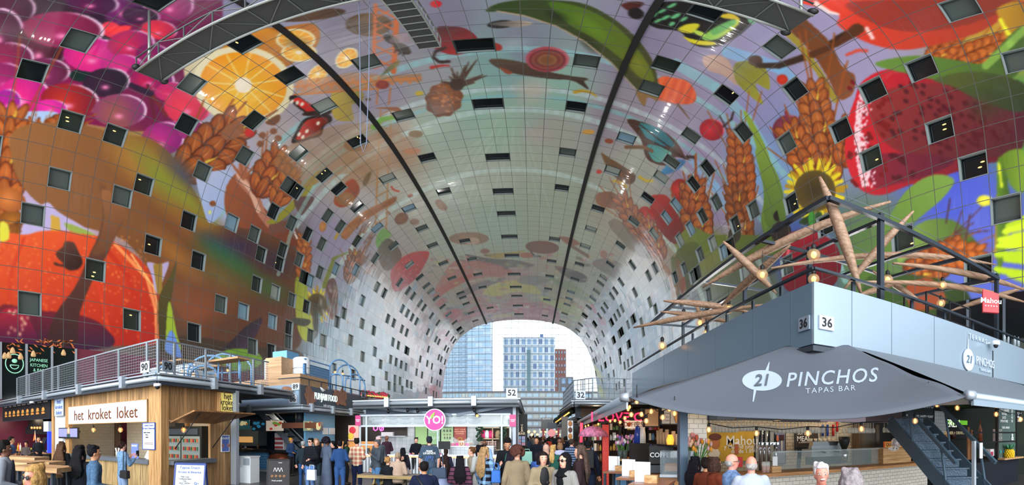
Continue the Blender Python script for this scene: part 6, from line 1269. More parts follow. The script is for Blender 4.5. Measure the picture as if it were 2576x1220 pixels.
def aisle_stall(side,y0,y1,i,zr=3.3,lab='',x=None,warm=(1,.7,.4)):
    X_=x if x is not None else(-.9 if side<0 else 2.9);dx=side*3.4
    t=thing('aisle_stall',lab,'market stall',(X_+dx/2,(y0+y1)/2,0))
    b=MB();xa,xb=sorted((X_,X_+dx));b.box((xa,y0,zr-.2),(xb,y1,zr),steel_d);b.obj('roof',t)
    b=MB();gutter(b,(X_,y0,zr),(X_,y1,zr));b.obj('gutter',t)
    b=MB();b.box((min(X_+side*.6,X_+side*.7),y0+.2,0),(max(X_+side*.6,X_+side*.7),y1-.2,1.0),mat('st_front%d'%(i%4),['#5c4030','#34404c','#6c6050','#40382c'][i%4],.6));b.obj('counter',t)
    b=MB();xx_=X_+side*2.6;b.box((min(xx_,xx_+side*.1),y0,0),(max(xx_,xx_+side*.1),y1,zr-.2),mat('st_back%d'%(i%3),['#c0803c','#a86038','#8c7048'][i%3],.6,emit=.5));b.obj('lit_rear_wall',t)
    b=MB();b.quad((X_-side*.7,y0+.2,2.35),(X_-side*.7,y1-.2,2.35),(X_+side*.3,y1-.2,2.8),(X_+side*.3,y0+.2,2.8),awn[i%4],.04);b.obj('awning',t)
    b=MB();b.box((xa+.05,y0+.02,0),(xb,y0+.1,zr-.2),mat('st_end%d'%(i%2),['#3c4248','#6c6258'][i%2],.6));b.obj('end_wall',t)
    point('stall_light',(X_+side*1.2,(y0+y1)/2,2.5),60,warm,.15)
    return t
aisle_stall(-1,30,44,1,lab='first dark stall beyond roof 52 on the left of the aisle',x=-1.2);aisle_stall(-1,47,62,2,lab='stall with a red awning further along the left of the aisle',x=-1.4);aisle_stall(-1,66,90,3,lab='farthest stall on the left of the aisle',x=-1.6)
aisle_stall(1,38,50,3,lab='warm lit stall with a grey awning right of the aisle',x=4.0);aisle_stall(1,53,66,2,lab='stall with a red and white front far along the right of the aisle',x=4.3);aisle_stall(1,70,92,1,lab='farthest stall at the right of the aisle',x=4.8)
# hanging sign boards over the aisle
for i,(x0,x1,yt,yb,Y,c,tx,lab)in enumerate([
    (1361,1390,1050,1102,34,'#5c605c',[('THE MARKET',.14,.5,.93,inkw),('FRESH EVERY DAY',.08,.5,.86,inkw)],'tall grey hanging banner over the aisle'),
    (1377,1400,1063,1078,31,'#3c4650',[],'small dark hanging box sign over the aisle'),
    (1377,1413,1084,1090,32,'#a03840',[],'thin red board under the dark box sign')]):
    a0,a1,z0,z1=rY(x0,x1,yt,yb,Y);hs=board('hanging_sign',lab,'sign',(a0,a1,max(z0,2.1),z1),Y,mat('hang%d'%i,c,.5),.08,text=tx);b=MB();b.box(((a0+a1)/2-.04,Y+.05,0),((a0+a1)/2+.04,Y+.12,z1),steel_d);b.obj('pole',hs)
P_=atY(1388,1089,30);t=thing('candy_sign','round pink sign over red and white stripes at the end of the aisle','sign',P_);b=MB();b.lathe([(0,0),(.26,0),(.26,.05),(0,.05)],P_,mat('sign_rose','#e89090',.4,emit=.4),20,False,R=Rm);b.obj('disc',t);b=MB()
for k in range(7):b.box((P_.x-.9+k*.26,30.1,P_.z-.35),(P_.x-.77+k*.26,30.12,P_.z+.3),mat('stripe_red','#a83038',.5)if k%2 else white)
b.obj('stripes',t)
for i in range(14):
    x=[1330,1338,1345,1352,1360,1368,1372,1392,1400,1408,1416,1424,1430,1404][i];P_=atR(x,1086+(i*7)%14,34+i*1.7);b=MB();b.ball(P_,.11,mat('string_glow','#ffb860',emit=7),6,4);tag(b.obj('festoon_bulb'),'small warm festoon bulb over the far aisle','light bulb','festoon bulbs over the far aisle')
fb=[o_.location if o_.type=='EMPTY' else Vector(o_.data.vertices[0].co)for o_ in col.objects if o_.name.startswith('festoon_bulb')];b=MB();b.tube([(-1.2,33,3.25)]+[q+Vector((0,0,.16))for q in fb[:13]]+[(4.8,72,3.25)],.012,black,5);tag(b.obj('light_cable'),'cable of the festoon bulbs zigzagging over the far aisle','cable')
t=thing('hanging_plants','dark garland of greenery with small lights along the right aisle roofs','plants',(3.0,32,3.2));b=MB();rr=random.Random(6)
for k in range(160):f=rr.random();P_=atR(1395+f*45,1063-f*34+rr.uniform(-7,7),40-f*12);b.ball(P_,rr.uniform(.1,.25),mat('garland','#22382c',.8),5,3,sc=(1,1,.6))
b.obj('foliage',t);b=MB()
for k in range(12):f=k/12;b.ball(atR(1398+f*36,1062-f*26,36-f*10),.05,bulb_hot,5,4)
b.obj('fairy_lights',t)
# ---------------------------------------------------------------- corner stall 36 at the right with its terrace
CX,CY=5.68,7.5
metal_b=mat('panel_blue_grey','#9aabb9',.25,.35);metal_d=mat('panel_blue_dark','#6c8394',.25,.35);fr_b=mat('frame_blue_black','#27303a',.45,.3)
zt,zb_=5.41,3.95
XE,YE6=17.0,24.2
t=thing('tapas_stall','corner tapas bar with tall blue grey metal parapet numbered 36','market stall',(CX+3,CY+3,0))
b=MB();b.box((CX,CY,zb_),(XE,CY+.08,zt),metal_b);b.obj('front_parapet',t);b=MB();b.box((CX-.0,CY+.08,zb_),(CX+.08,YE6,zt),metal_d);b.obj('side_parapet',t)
b=MB()
for x in(2143,2243,2350):X_=atY(x,VY,CY).x;b.box((X_-.008,CY-.006,zb_),(X_+.008,CY,zt),steel)
X_=atY(2497,VY,CY).x;b.box((X_-.02,CY-.02,zb_),(X_+.02,CY,zt-.5),black)
for x in(1990,1895,1800,1730,1670):Y_=atX(x,VY,CX).y;b.box((CX-.006,Y_-.01,zb_),(CX,Y_+.01,zt),steel)
b.obj('panel_joint',t)
b=MB();b.box((CX+.08,CY+.08,zb_-.1),(XE,YE6,zb_+.1),steel_d);b.obj('deck',t)
b=MB();b.box((CX-.1,CY-.1,zb_-.18),(XE,CY,zb_-.06),steel_d);b.box((CX-.1,CY,zb_-.18),(CX,YE6,zb_-.06),steel_d);b.obj('awning_case',t)
b=MB();b.box((CX+.2,CY+.25,3.1),(XE-.1,YE6,3.18),mat('soffit_dark','#141416',.6));b.obj('soffit',t)
number_plate('36',(CX+.32,CY-.03,4.3),'Y','number plate 36 on the front face right of the parapet corner',.26)
number_plate('36',(CX-.03,CY+.32,4.3),'X-','number plate 36 on the aisle face left of the parapet corner',.26)
prw=mat('print_pale','#b4c0cc',.5);s_=thing('terrace_lettering','white TERRAS 21 PINCHOS TAPAS BAR lettering with a spear on the metal parapet','sign',(13,CY,4.3))
for s,x,y,sz,m_ in(('T E R R A S',2459,853,.24,prw),('PINCHOS',2478,913,.4,prw),('TAPAS BAR',2478,933,.15,prw)):
    P_=atY(x,y,CY-.02);text_obj(s,'lettering',sz,m_,s_,FY((P_.x,CY-.03,P_.z)),ext=.02,sx=.72 if s[0]=='P' else 1,bold=.008 if s[0]=='P' else 0)
P_=atY(2435,905,CY-.03);b=MB();b.lathe([(0,0),(.36,0),(.36,.04),(0,.04)],P_,prw,28,False,sc=(.85,1,1),R=Rm);b.prism([(P_.x-.03,CY-.04,P_.z+.3),(P_.x,CY-.04,P_.z+.95),(P_.x+.03,CY-.04,P_.z+.3),(P_.x+.03,CY-.04,P_.z-.5),(P_.x,CY-.04,P_.z-.8),(P_.x-.03,CY-.04,P_.z-.5)],(0,.02,0),prw);b.obj('spear',s_);text_obj('21','digits',.36,metal_d,s_,FY((P_.x,CY-.09,P_.z)),shear=.2,bold=.01)
# railing round the terrace
t=thing('terrace_railing','blue black steel railing running round the terrace over stall 36','railing',(CX,CY,zt));zr=5.72
b=MB();b.bar((CX-.02,CY-.02,zr),(XE,CY-.02,zr),.09,.06,fr_b);b.bar((CX-.02,CY-.02,zr),(CX-.02,YE6+1,zr),.09,.06,fr_b);b.obj('handrail',t)
for x in(2156,2303,2385,2455,2550):X_=atY(x,VY,CY).x;b=MB();b.box((X_-.05,CY+.1,5.1),(X_+.05,CY+.16,zr),fr_b);b.obj('post',t)
for x in(1955,1885,1820,1772,1735):Y_=atX(x,VY,CX).y;b=MB();b.box((CX+.09,Y_-.05,5.1),(CX+.15,Y_+.05,zr),fr_b);b.obj('post',t)
# steel pergola
t=thing('steel_pergola','blue black steel pergola frame standing on the terrace of stall 36','pergola',(8,10,zb_));PZ=8.0
def pb(a,c,w_=.13):b=MB();b.bar(a,c,w_,w_,fr_b);return b.obj('beam',t)
pb((6.33,7.8,PZ),(6.33,22.6,PZ));pb((8.15,7.8,PZ),(8.15,22.6,PZ),.11);pb((6.33,7.8,PZ),(14.3,7.8,PZ));
for y in(11.0,15.3,19.2,22.6):pb((6.33,y,PZ),(11.5 if y<12 else 9.2,y,PZ),.1)
pb((10.4,7.8,PZ),(10.4,12,PZ),.1);pb((14.2,7.8,PZ),(14.2,12,PZ),.1);pb((11.8,7.8,PZ),(11.8,12,PZ),.1)
for p in((8.1,7.85),(14.25,7.85),(8.15,11),(8.15,15.3),(8.15,19.2),(8.15,22.5)):b=MB();b.box((p[0]-.07,p[1]-.07,zb_),(p[0]+.07,p[1]+.07,PZ+.2),fr_b);b.obj('post',t)
for i,(x,y,Y)in enumerate([(2106,495,7.8),(1914,598,11.)]):P_=atY(x,y,Y)
b=MB();
for(a,c)in[((6.33,7.8,PZ+.25),(14.2,7.8,PZ+.25)),((8.1,7.8,PZ+.3),(8.1,20,PZ+.2)),((6.4,11,7.5),(11.5,11,7.5)),((6.4,9,7.7),(14,9.5,7.4))]:b.tube([a,c],.012,steel,4)
b.obj('tension_wire',t)
# timber poles
pole_m=wood('pole_pine','#a3836a','#77583f',2,'X')
def pole(a,c,r,lab,sag=0,t0=.25,t1=.22):
    A,B=atY(*a),atY(*c);pts=[];rs=[]
    for k in range(13):
        f=k/12;p=A.lerp(B,f);p.z+=sag*math.sin(math.pi*f);pts.append(p);rs.append(r*(min(1,t0+(1-t0)*math.sin(min(1,f*2.2)*math.pi/2))if f<.5 else min(1,t1+(1-t1)*math.sin(min(1,(1-f)*2.2)*math.pi/2))))
    b=MB();b.tube(pts,rs,pole_m,12);tag(b.obj('timber_pole'),lab,'timber pole','pointed timber poles of the terrace sculpture')
for a,c,r,lab,sg in[
    ((2062,445,8.2),(2166,738,8.0),.155,'thick steep timber pole whose tip is the highest of all',.05),
    ((2241,507,8.4),(1768,723,13.0),.15,'long timber pole slanting down left across the steep pole',.1),
    ((2298,531,8.4),(2124,728,9.6),.125,'timber pole leaning right with its tip right of the tall post',0),
    ((1940,675,10.5),(2506,666,8.6),.12,'nearly level timber pole bowing across behind the tall post',.25),
    ((2247,662,8.4),(2590,733,8.2),.13,'timber pole sloping down to the right edge above the red beer sign',.12),
    ((1819,607,11.5),(1953,738,11.2),.13,'timber pole crossing steeply left of the corner bulb',0),
    ((1816,768,14.0),(1988,617,10.4),.14,'timber pole rising right behind the long slanting pole',0),
    ((1669,757,15.5),(1890,786,14.0),.13,'upper level timber pole over the aisle at the far end',.05),
    ((1662,784,16.5),(1856,815,15.0),.12,'middle level timber pole over the aisle below the upper one',.05),
    ((1594,824,17.0),(1934,765,12.5),.12,'longest low timber pole sticking out farthest left',0),
    ((1751,767,15.8),(1775,823,15.6),.11,'short dark timber pole leaning against the level ones',0),
    ((2195,682,9.6),(2322,763,9.2),.11,'timber pole sloping right below the bowed level pole',0),
    ((2165,709,9.0),(2590,764,8.4),.12,'low timber pole curving right behind the railing to the frame edge',.2),
    ((2585,722,8.6),(2390,782,10.0),.12,'timber pole passing behind the red beer sign',0),
    ((2160,742,9.4),(2250,716,9.4),.1,'short timber pole just above the railing near the corner',0)]:pole(a,c,r,lab,sg)
for i,(x,y,Y,r)in enumerate([(2047,641,7.9,.16),(2047,702,8.6,.15),(1918,691,10.6,.17),(1833,777,14.2,.19),(1720,799,16.5,.2),(1761,812,15.6,.18),(2233,703,9.0,.17),(2371,717,8.6,.16),(2367,763,9.0,.16),(1666,870,16.8,.2),(1777,838,15.0,.15)]):
    bulb(atY(x,y,Y),'large clear globe bulb '+['hanging highest over the parapet corner','low behind the parapet corner post','left of the corner below the crossing poles','by the pergola post over the aisle side','over the aisle between the level poles','under the short dark leaning pole','just behind the tall pergola post','under the right part of the pergola','low over the glass rack left of the beer sign','hanging lowest over the aisle, far left','half hidden behind the aisle railing'][i],r,group='globe bulbs on the right terrace',wire=1.0 if i in(0,9)else .5)
# back bar on the terrace, glasses, red sign
t=thing('glass_rack','black hanging frame with rows of glasses on the terrace bar','rack',(12,9.5,5.5));xa,xb=atY(2330,VY,9.2).x,atY(2440,VY,9.2).x
b=MB()
for z in(6.2,7.0):
    for y in(9.2,10.2):b.bar((xa,y,z),(xb,y,z),.05,.05,black)
for x in(xa,(xa+xb)/2,xb):
    for y in(9.2,10.2):b.bar((x,y,zb_),(x,y,7.0),.05,.05,black)
b.obj('frame',t);b=MB();b.box((xa,9.3,zb_),(xb+2,10.1,5.55),mat('bar_pale','#b8bcc0',.5));b.obj('bar',t)
gls=glass('glassware','#e4eef0',.45)
for k in range(26):
    b=MB();x=xa+.1+k*(xb-xa+1.2)/26;b.lathe([(.04,0),(.012,.03),(.012,.12),(.055,.16),(.05,.26)],(x,9.4+(k%2)*.25,5.56 if k>9 else 5.95),gls,8);tag(b.obj('wine_glass'),'clear wine glass on the terrace bar','glass','wine glasses on the terrace bar')
t=thing('beer_sign','red square projecting sign lettered Mahou on the pergola post','sign',(14.3,7.7,6.3));A,B,C_,D_=atY(2473,784,7.5),atY(2513,787,7.1),atY(2513,739,7.1),atY(2473,727,7.5)
redm=mat('sign_red','#c8141e',.4,emit=.25)
b=MB();b.quad(A,B,C_,D_,redm,.14);b.obj('panel',t);cc=(A+C_)/2;n_=(B-A).cross(D_-A).normalized();
if n_.y>0:n_=-n_
text_obj('Mahou','lettering',.27,white,t,frameM(cc+n_*.02+Vector((0,0,.06)),B-A,(0,0,1)),bold=.02);text_obj('* * * * *','stars',.14,white,t,frameM(cc+n_*.02-Vector((0,0,.16)),B-A,(0,0,1)))
c=thing('dome_camera','white dome camera on the metal parapet below the red beer sign','security camera',atY(2505,865,7.2));P_=c.location;b=MB();b.lathe([(.14,.1),(.15,0),(.13,-.04)],P_,white);b.obj('housing',c);b=MB();b.ball(P_-Vector((0,0,.06)),.09,black,10,6);b.obj('dome',c);b=MB();b.bar(P_+Vector((0,0,.05)),P_+Vector((0,.35,.05)),.06,.06,white);b.obj('arm',c)
for i,(x,y)in enumerate([(2527,850),(2537,853),(2553,856),(2562,858)]):P_=atY(x,y+8,7.9);b=MB();b.lathe([(.06,-.1),(.06,.16),(.02,.24),(.02,.32)],P_,mat('bottle_clear','#b8c8d0',.2,alpha=.6),8);tag(b.obj('glass_bottle'),'clear bottle on the terrace ledge, %s of four'%['first','second','third','last'][i],'bottle')
t=thing('restaurant_window','dark restaurant glazing in the right wall behind the terrace','window',(XR-.1,10,7));b=MB();b.box((XR-.12,5,6.6),(XR-.02,14,9.0),mat('restaurant_dark','#12161a',.12));b.obj('glass',t);b=MB()
for y in(7.2,8.3,9.9,12):b.box((XR-.2,y-.06,6.6),(XR-.1,y+.06,9.0),steel)
b.obj('mullion',t)
# ---------------------------------------------------------------- awnings of the corner stall
from mathutils.bvhtree import BVHTree
TL,TR=atX(1978,870,CX-.06),atY(2135,868,CY-.1);BL,BR=Vector((1.68,7.4,2.62)),Vector((5.62,3.63,2.58))
cloth=mat('awning_charcoal','#565c65',.8,bump=.15,bscale=2.5);cloth_l=mat('awning_side','#69727b',.7,bump=.1,bscale=2)
def awn_mesh(TL,TR,BL,BR,sag,n=34,m=22,val=.0,bul=.0,mt=cloth):
    vs=[];fs=[]
    for j in range(m+1):
        v=j/m
        for i in range(n+1):
            u=i/n;p=TL.lerp(TR,u).lerp(BL.lerp(BR,u),v)
            p=p-Vector((0,0,sag*math.sin(math.pi*u)**.8*v**1.6));p=p+Vector((0,0,bul*math.sin(math.pi*v)))
            p=p+Vector((0,0,.035*math.sin(u*9+v*4)*v*math.sin(math.pi*u)+.05*max(0,u-.45)*math.sin(v*16+u*7)*v));vs.append(p)
    for j in range(m):
        for i in range(n):a=j*(n+1)+i;fs.append((a,a+1,a+n+2,a+n+1))
    return vs,fs
vs,fs=awn_mesh(TL,TR,BL,BR,.42,bul=-.05)
t=thing('corner_awning','big charcoal corner awning lettered 21 PINCHOS TAPAS BAR over the bar seats','awning',(3.6,5.5,2.3))
o=MB();o.add(vs,fs,cloth,True);ob=o.obj('cloth',t);sm=ob.modifiers.new('thick','SOLIDIFY');sm.thickness=.012;sm.offset=-1 if ob.data.polygons[0].normal.z>0 else 1
b=MB();b.tube([BL,BL+Vector((-.12,.1,.0))],.08,steel_l,8);b.tube([BR,BR+Vector((.15,-.05,0))],.08,steel_l,8);b.tube([BL+Vector((.1,.1,-.02)),TL-Vector((-.3,0,.6))],.03,steel_d,6);b.tube([BR+Vector((0,.1,-.02)),TR-Vector((0,-.3,.6))],.03,steel_d,6);b.obj('arm',t)
tree=BVHTree.FromPolygons([v for v in vs],fs)
def decal(s,px,py,size,slope,mt,name='lettering',sx=1,shear=0,bold=0,space=1):
    cu=bpy.data.curves.new('t','FONT');cu.body=s;cu.size=size;cu.align_x='CENTER';cu.align_y='CENTER';cu.shear=shear;cu.offset=bold*size;cu.space_character=space;cu.resolution_u=3
    o_=bpy.data.objects.new('t',cu);col.objects.link(o_);me_=bpy.data.meshes.new_from_object(o_);bpy.data.objects.remove(o_)
    bm=bmesh.new();bm.from_mesh(me_);bmesh.ops.subdivide_edges(bm,edges=[e for e in bm.edges if e.calc_length()>size*.15],cuts=3,use_grid_fill=False);bmesh.ops.triangulate(bm,faces=bm.faces)
    for v in bm.verts:
        x,y=v.co.x*sx,v.co.y;X_,Y_=px+x,py-y+slope*x;d=ray(X_,Y_);h=tree.ray_cast(Vector((0,0,H)),d)
        v.co=WP(t).inverted()@((h[0]-d*.02)if h[0]else Vector((0,0,H))+d*7)
    bm.to_mesh(me_);bm.free();me_.materials.clear();me_.materials.append(mt);o2=bpy.data.objects.new(name,me_);col.objects.link(o2);o2.parent=t;return o2
prt=mat('awning_print','#aab8c6',.7)
decal('PINCHOS',2091,951,50,-.06,prt,shear=.18,bold=.012,space=1.15,sx=.98);decal('TAPAS BAR',2089,980,19,-.07,prt,space=1.25,sx=1.1)
def decal_poly(pts,mt,name,tri=None):
    b=MB();vv=[]
    for(x,y)in pts:d=ray(x,y);h=tree.ray_cast(Vector((0,0,H)),d);vv.append(h[0]-d*(.02 if tri is None else tri))
    n=len(vv);mx,my=sum(q[0]for q in pts)/n,sum(q[1]for q in pts)/n;d=ray(mx,my);c_=tree.ray_cast(Vector((0,0,H)),d)[0]-d*.02;b.add(vv+[c_],[(i,(i+1)%n,n)for i in range(n)],mt);return b.obj(name,t)
decal_poly([(1917+50*math.cos(a),957+26*math.sin(a)-.0*math.cos(a))for a in[k*math.pi/16 for k in range(32)]],prt,'oval')
decal_poly([(1925,932),(1935,909),(1936,912),(1933,934)],prt,'spear');decal_poly([(1903,981),(1896,1011),(1893,1010),(1896,980)],prt,'spear')
o2=decal('21',1916,957,40,-.04,cloth,name='digits',shear=.2,bold=.02)
for v in o2.data.vertices:v.co+=(Vector((0,0,H))-(v.co+Vector(t.location))).normalized()*.05
# right-hand awning facing the viewer and the one along the aisle
t=thing('front_awning','grey awning with metal front bar over the front of stall 36 at the right edge','awning',(9,5,2.6));v2,f2=awn_mesh(TR+Vector((.05,0,-.02)),Vector((15.5,CY-.1,3.9)),BR+Vector((.1,.0,.02)),Vector((12.6,3.63,2.58)),.0,20,10,mt=cloth_l)
o=MB();o.add(v2,f2,cloth_l,True);o.obj('cloth',t);b=MB();b.tube([BR+Vector((.1,-.02,-.02)),(12.6,3.61,2.56)],.075,metal_b,10);b.box((BR.x+.1,3.55,2.42),(12.6,3.6,2.52),metal_b);b.obj('front_bar',t)
b=MB();b.bar((5.85,3.7,2.5),(6.3,5.6,2.55),.07,.1,steel_l);b.bar((6.3,5.6,2.5),(5.9,7.4,3.5),.07,.1,steel_l);b.obj('folding_arm',t)
t=thing('aisle_awning','long narrow awning with string lights along the aisle side of the souvenir shops','awning',(2.2,13,2.5));A_,B_=Vector((2.06,18.9,2.45)),BL+Vector((0,.15,0))
v2,f2=awn_mesh(Vector((CX-.06,23.5,3.7)),Vector((CX-.06,8.6,3.95)),A_,B_,.0,20,8,mt=cloth_l);o=MB();o.add(v2,f2,cloth_l,True);o.obj('cloth',t);b=MB();b.tube([A_,B_],.085,metal_b,10);b.bar(A_-Vector((0,0,.13)),B_-Vector((0,0,.13)),.03,.14,steel_l);b.obj('front_bar',t)
# festoon bulbs: fixed along wires under the awnings
def festoon(px_list,name,lab,grp,r=.045,strg=7,wire=True):
    pts=[atR(x,y,R_)for x,y,R_ in px_list]
    for i,P_ in enumerate(pts):
        t_=thing('festoon_bulb',lab,'light bulb',P_,0,grp);b=MB();b.ball(P_,r,bulb_g,10,7);b.obj('glass_globe',t_);b=MB();b.ball(P_,r*.5,mat('bulb_glow2','#ffb060',emit=strg*.7),6,5,sc=(1,1,1.5));b.obj('filament',t_);b=MB();b.lathe([(r*.5,r),(r*.45,r*2)],P_,black,8);b.obj('socket',t_)
    if wire:
        b=MB();b.tube([pts[0]+Vector((0,0,r*2)),pts[0]+Vector((0,0,.3))],.008,black,5);b.tube([pts[-1]+Vector((0,0,r*2)),pts[-1]+Vector((0,0,.3))],.008,black,5)
        for a,c_ in zip(pts[:-1],pts[1:]):m_=(a+c_)/2+Vector((0,0,r*2-.05));b.tube([a+Vector((0,0,r*2)),m_,c_+Vector((0,0,r*2))],.008,black,5)
        tag(b.obj('light_cable'),name,'cable')
festoon([(1464,1072,17.5),(1473,1072,16.8),(1480,1070,16),(1493,1073,15),(1505,1067,14),(1520,1058,12.8),(1535,1059,12),(1547,1058,11.2),(1560,1062,10.5),(1572,1052,9.6)],'black cable with warm bulbs along the aisle awning, low run','small warm bulb on the low cable under the aisle awning','bulbs on the low cable of the aisle awning',.05)
festoon([(1500,1053,14),(1515,1050,12.6),(1526,1046,11.5),(1540,1038,10.6),(1556,1033,9.8),(1580,1030,8.8),(1584,1024,8.3),(1602,1011,7.6)],'black cable with warm bulbs close under the awning bar','small warm bulb on the cable close under the awning bar','bulbs on the cable under the awning bar',.045)
festoon([(1588,1043,8.2),(1614,1042,8),(1626,1059,7.9),(1638,1035,7.8),(1667,1050,7.7),(1684,1029,7.6),(1697,1040,7.5)],'black cable sagging between the shop and the bar post','warm bulb on the sagging cable left of the bar post','bulbs on the sagging cable left of the bar post',.055)
festoon([(1783,1081,7.4),(1903,1090,7.2),(2032,1090,7.1),(2167,1079,7.2),(2302,1059,7.3)],'long black cable of bulbs sagging across the front of the bar','warm bulb on the long cable across the front of the bar','bulbs on the long cable before the bar',.055)
festoon([(2336,1005,7.3),(2357,1018,7.6),(2408,1026,7.9),(2465,1011,8.2),(2506,1042,8.4),(2567,1055,8.6)],'black cable with bulbs at the right under the front awning','warm bulb on the right-hand cable under the front awning','bulbs on the right-hand cable',.055)
# ---------------------------------------------------------------- interior of the tapas bar
IY=12.2
t=thing('bar_interior','tiled back bar of the tapas stall with yellow poster wall','bar fittings',(8,IY,0))
sub2=tiles('subway_dim','#c2bba8','#6c6458',.22,.11,.12)
a0=atY(1726,VY,IY).x;a1=atY(2160,VY,IY).x
b=MB();b.box((a0,IY,0),(a1,IY+.1,3.1),sub2);b.obj('tiled_wall',t)
X2=atY(2160,VY,IY).x;b=MB();b.box((X2,IY-.1,0),(X2+3.5,IY,3.1),mat('bar_dark','#1c1a1a',.6));b.obj('dark_wall',t)
b=MB();xx_=atY(2160,VY,IY-.4).x;b.box((xx_-.05,IY-.5,0),(xx_+.25,IY-.1,3.1),wood('bar_pillar','#5c4c3c','#40342a',2,'Z'));b.obj('pillar',t)
# menu header boxes above the counter (lit panels hanging below the soffit)
hY=9.3
for i,(x0,x1,c,tx,lab)in enumerate([(1768,1800,'#30343c',[('T  T  T',.2,.5,.5,inkw)],'dark header panel with three spear drawings over the bar'),(1802,1845,'#4a5058',[],'plain grey header panel second from the bar post'),(1850,1945,'#3c3c40',[],'wide dark header panel behind the awning edge'),(1965,2060,'#50484c',[],'dark patterned header panel in the middle of the bar'),(2062,2175,'#b8a8b4',[],'lit pale header panel right of the middle'),(2177,2272,'#5a4c50',[],'brown patterned header panel beside the stair sign')]):
    A_=atY(x0,VY,hY).x;B_=atY(x1,VY,hY).x;board('header_panel',lab,'menu board',(A_,B_,2.3,3.1),hY,mat('hdr%d'%i,c,.4,emit=.15),.1,text=[(s,.16,u,v,m_)for s,_,u,v,m_ in tx])
a0_,a1_=atY(2275,VY,8.2).x,atY(2346,VY,8.2).x
board('slogan_board','dark board reading CORAZON CONTENTO full tummy happy heart','sign',(a0_,a1_,atY(2310,1060,8.2).z,3.1),8.2,mat('slogan_dark','#2c2a30',.5),.08,text=[('CORAZON',.2,.55,.88,inkw),('CONTENTO!',.2,.6,.62,inkw),('FULL TUMMY, HAPPY HEART',.1,.5,.2,inkw),('~',.5,.3,.55,mat('pepper_tan','#b8a090',.6))],frame=steel_d)
A0,A1,Z0,Z1=rY(1775,1894,1078,1160,IY)
yel=mat('poster_mustard','#c8a020',.5,var=.2,vscale=3)
pb_=board('beer_poster','mustard yellow wall poster with a man in a cap and Mahou lettering','poster',(A0,A1,Z0,Z1),IY-.05,yel,.04,text=[('Mahou',.42,.74,.62,inkw),('y Madrid juntos',.19,.72,.44,inkw),('desde 1.890',.19,.78,.3,inkw)])
x_,z_=A0+.2,Z0+(Z1-Z0)*.62;b=MB();b.ball((x_+.1,IY-.08,z_-.05),.17,mat('poster_skin','#c07848',.6),12,8,sc=(.85,.05,1.2));b.ball((x_+.08,IY-.09,z_+.13),.2,mat('poster_cap','#6c3c34',.7),12,8,sc=(1.05,.05,.55));b.ball((x_+.05,IY-.07,z_-.38),.2,mat('poster_shirt','#e0d8c8',.7),10,6,sc=(1.1,.05,.8));b.box((x_+.75,IY-.09,z_-.42),(x_+.88,IY-.07,z_-.1),mat('beer_amber','#b05820',.4));b.box((x_+.75,IY-.095,z_-.1),(x_+.88,IY-.07,z_-.04),inkw);b.obj('picture',pb_)
A0,A1,Z0,Z1=rY(1898,1944,1086,1160,IY);board('wall_menu','pale grey printed wall menu between the yellow poster and the drinks poster','menu board',(A0,A1,Z0,Z1),IY-.05,mat('menu_grey','#9ca4a8',.5),.04,text=[('----\n---\n----\n\n---\n----\n---',.1,.3,.62,ink),('---\n--\n---\n\n--\n---',.1,.72,.68,ink)],frame=ink)
A0,A1,Z0,Z1=rY(1946,1972,1086,1165,IY);tb=board('drinks_poster','tall poster of a dark red drink in a stemmed glass with coral shapes','poster',(A0,A1,Z0,Z1),IY-.05,mat('poster_lilac','#7c88a8',.5),.04,frame=ink);b=MB();xm=(A0+A1)/2+.05;b.box((xm-.08,IY-.1,Z0+.75),(xm+.1,IY-.075,Z1-.1),mat('drink_dark','#3c1418',.4));b.box((xm-.01,IY-.1,Z0+.4),(xm+.03,IY-.075,Z0+.75),white);b.ball((xm-.18,IY-.09,Z0+.8),.09,mat('coral','#d07058',.6),8,6,sc=(.8,.1,1.5));b.obj('drink_picture',tb)
A0,A1,Z0,Z1=rY(1999,2053,1084,1131,IY);board('chalk_sign','black wall sign with MEAL in white letters on the tiled wall','sign',(A0,A1,Z0,Z1),IY-.05,mat('sign_umber','#2c2418',.5),.04,text=[('SUMMER',.16,.4,.88,inkw),('MEAL',.24,.36,.58,inkw),('IS OVER',.09,.3,.36,inkw),('GOOD 3 COURSE MENU',.08,.5,.16,inkw)],frame=steel_d)
# taps, machine, counter, glasses
CYb=8.9
def cx(x,Y=CYb):return atY(x,VY,Y).x
t=thing('bar_counter','wooden bar counter with glass display at the tapas stall','counter',(8,CYb,0));otop=wood('bar_oak','#b98450','#8a5c34',3,'X')
b=MB();b.box((cx(1745),CYb-.05,0),(cx(2330),CYb+.1,.98),sub);b.obj('tiled_front',t);b=MB();b.box((cx(1745),CYb-.4,.98),(cx(2352),CYb+.4,1.06),otop);b.obj('top',t)
b=MB();b.box((cx(1960),CYb+.3,1.06),(cx(2265),CYb+.33,1.5),glass('sneeze_glass','#b8c8c8',.2));b.box((cx(1960),CYb+.25,1.5),(cx(2265),CYb+.75,1.53),glass('sneeze_top','#c8d4d8',.5));b.obj('display_glass',t);b=MB();b.box((cx(2228),CYb+.1,1.06),(cx(2298),CYb+.6,1.52),oak_h);b.obj('timber_box',t)
t=thing('beer_taps','chrome beer tap column with several taps in front of the wall menu','beer tap',(cx(1930),CYb+.5,1.06));chrome=mat('chrome','#c0c4c8',.12,.9)
b=MB();
for x in(1912,1922,1934):b.tube([(cx(x,9.4),9.4,1.06),(cx(x,9.4),9.4,2.05)],.04,chrome,8)
b.bar((cx(1908,9.4),9.4,1.72),(cx(1958,9.4),9.4,1.72),.06,.06,chrome);b.tube([(cx(1952,9.4),9.4,1.06),(cx(1952,9.4),9.4,1.8)],.035,chrome,8);b.obj('column',t)
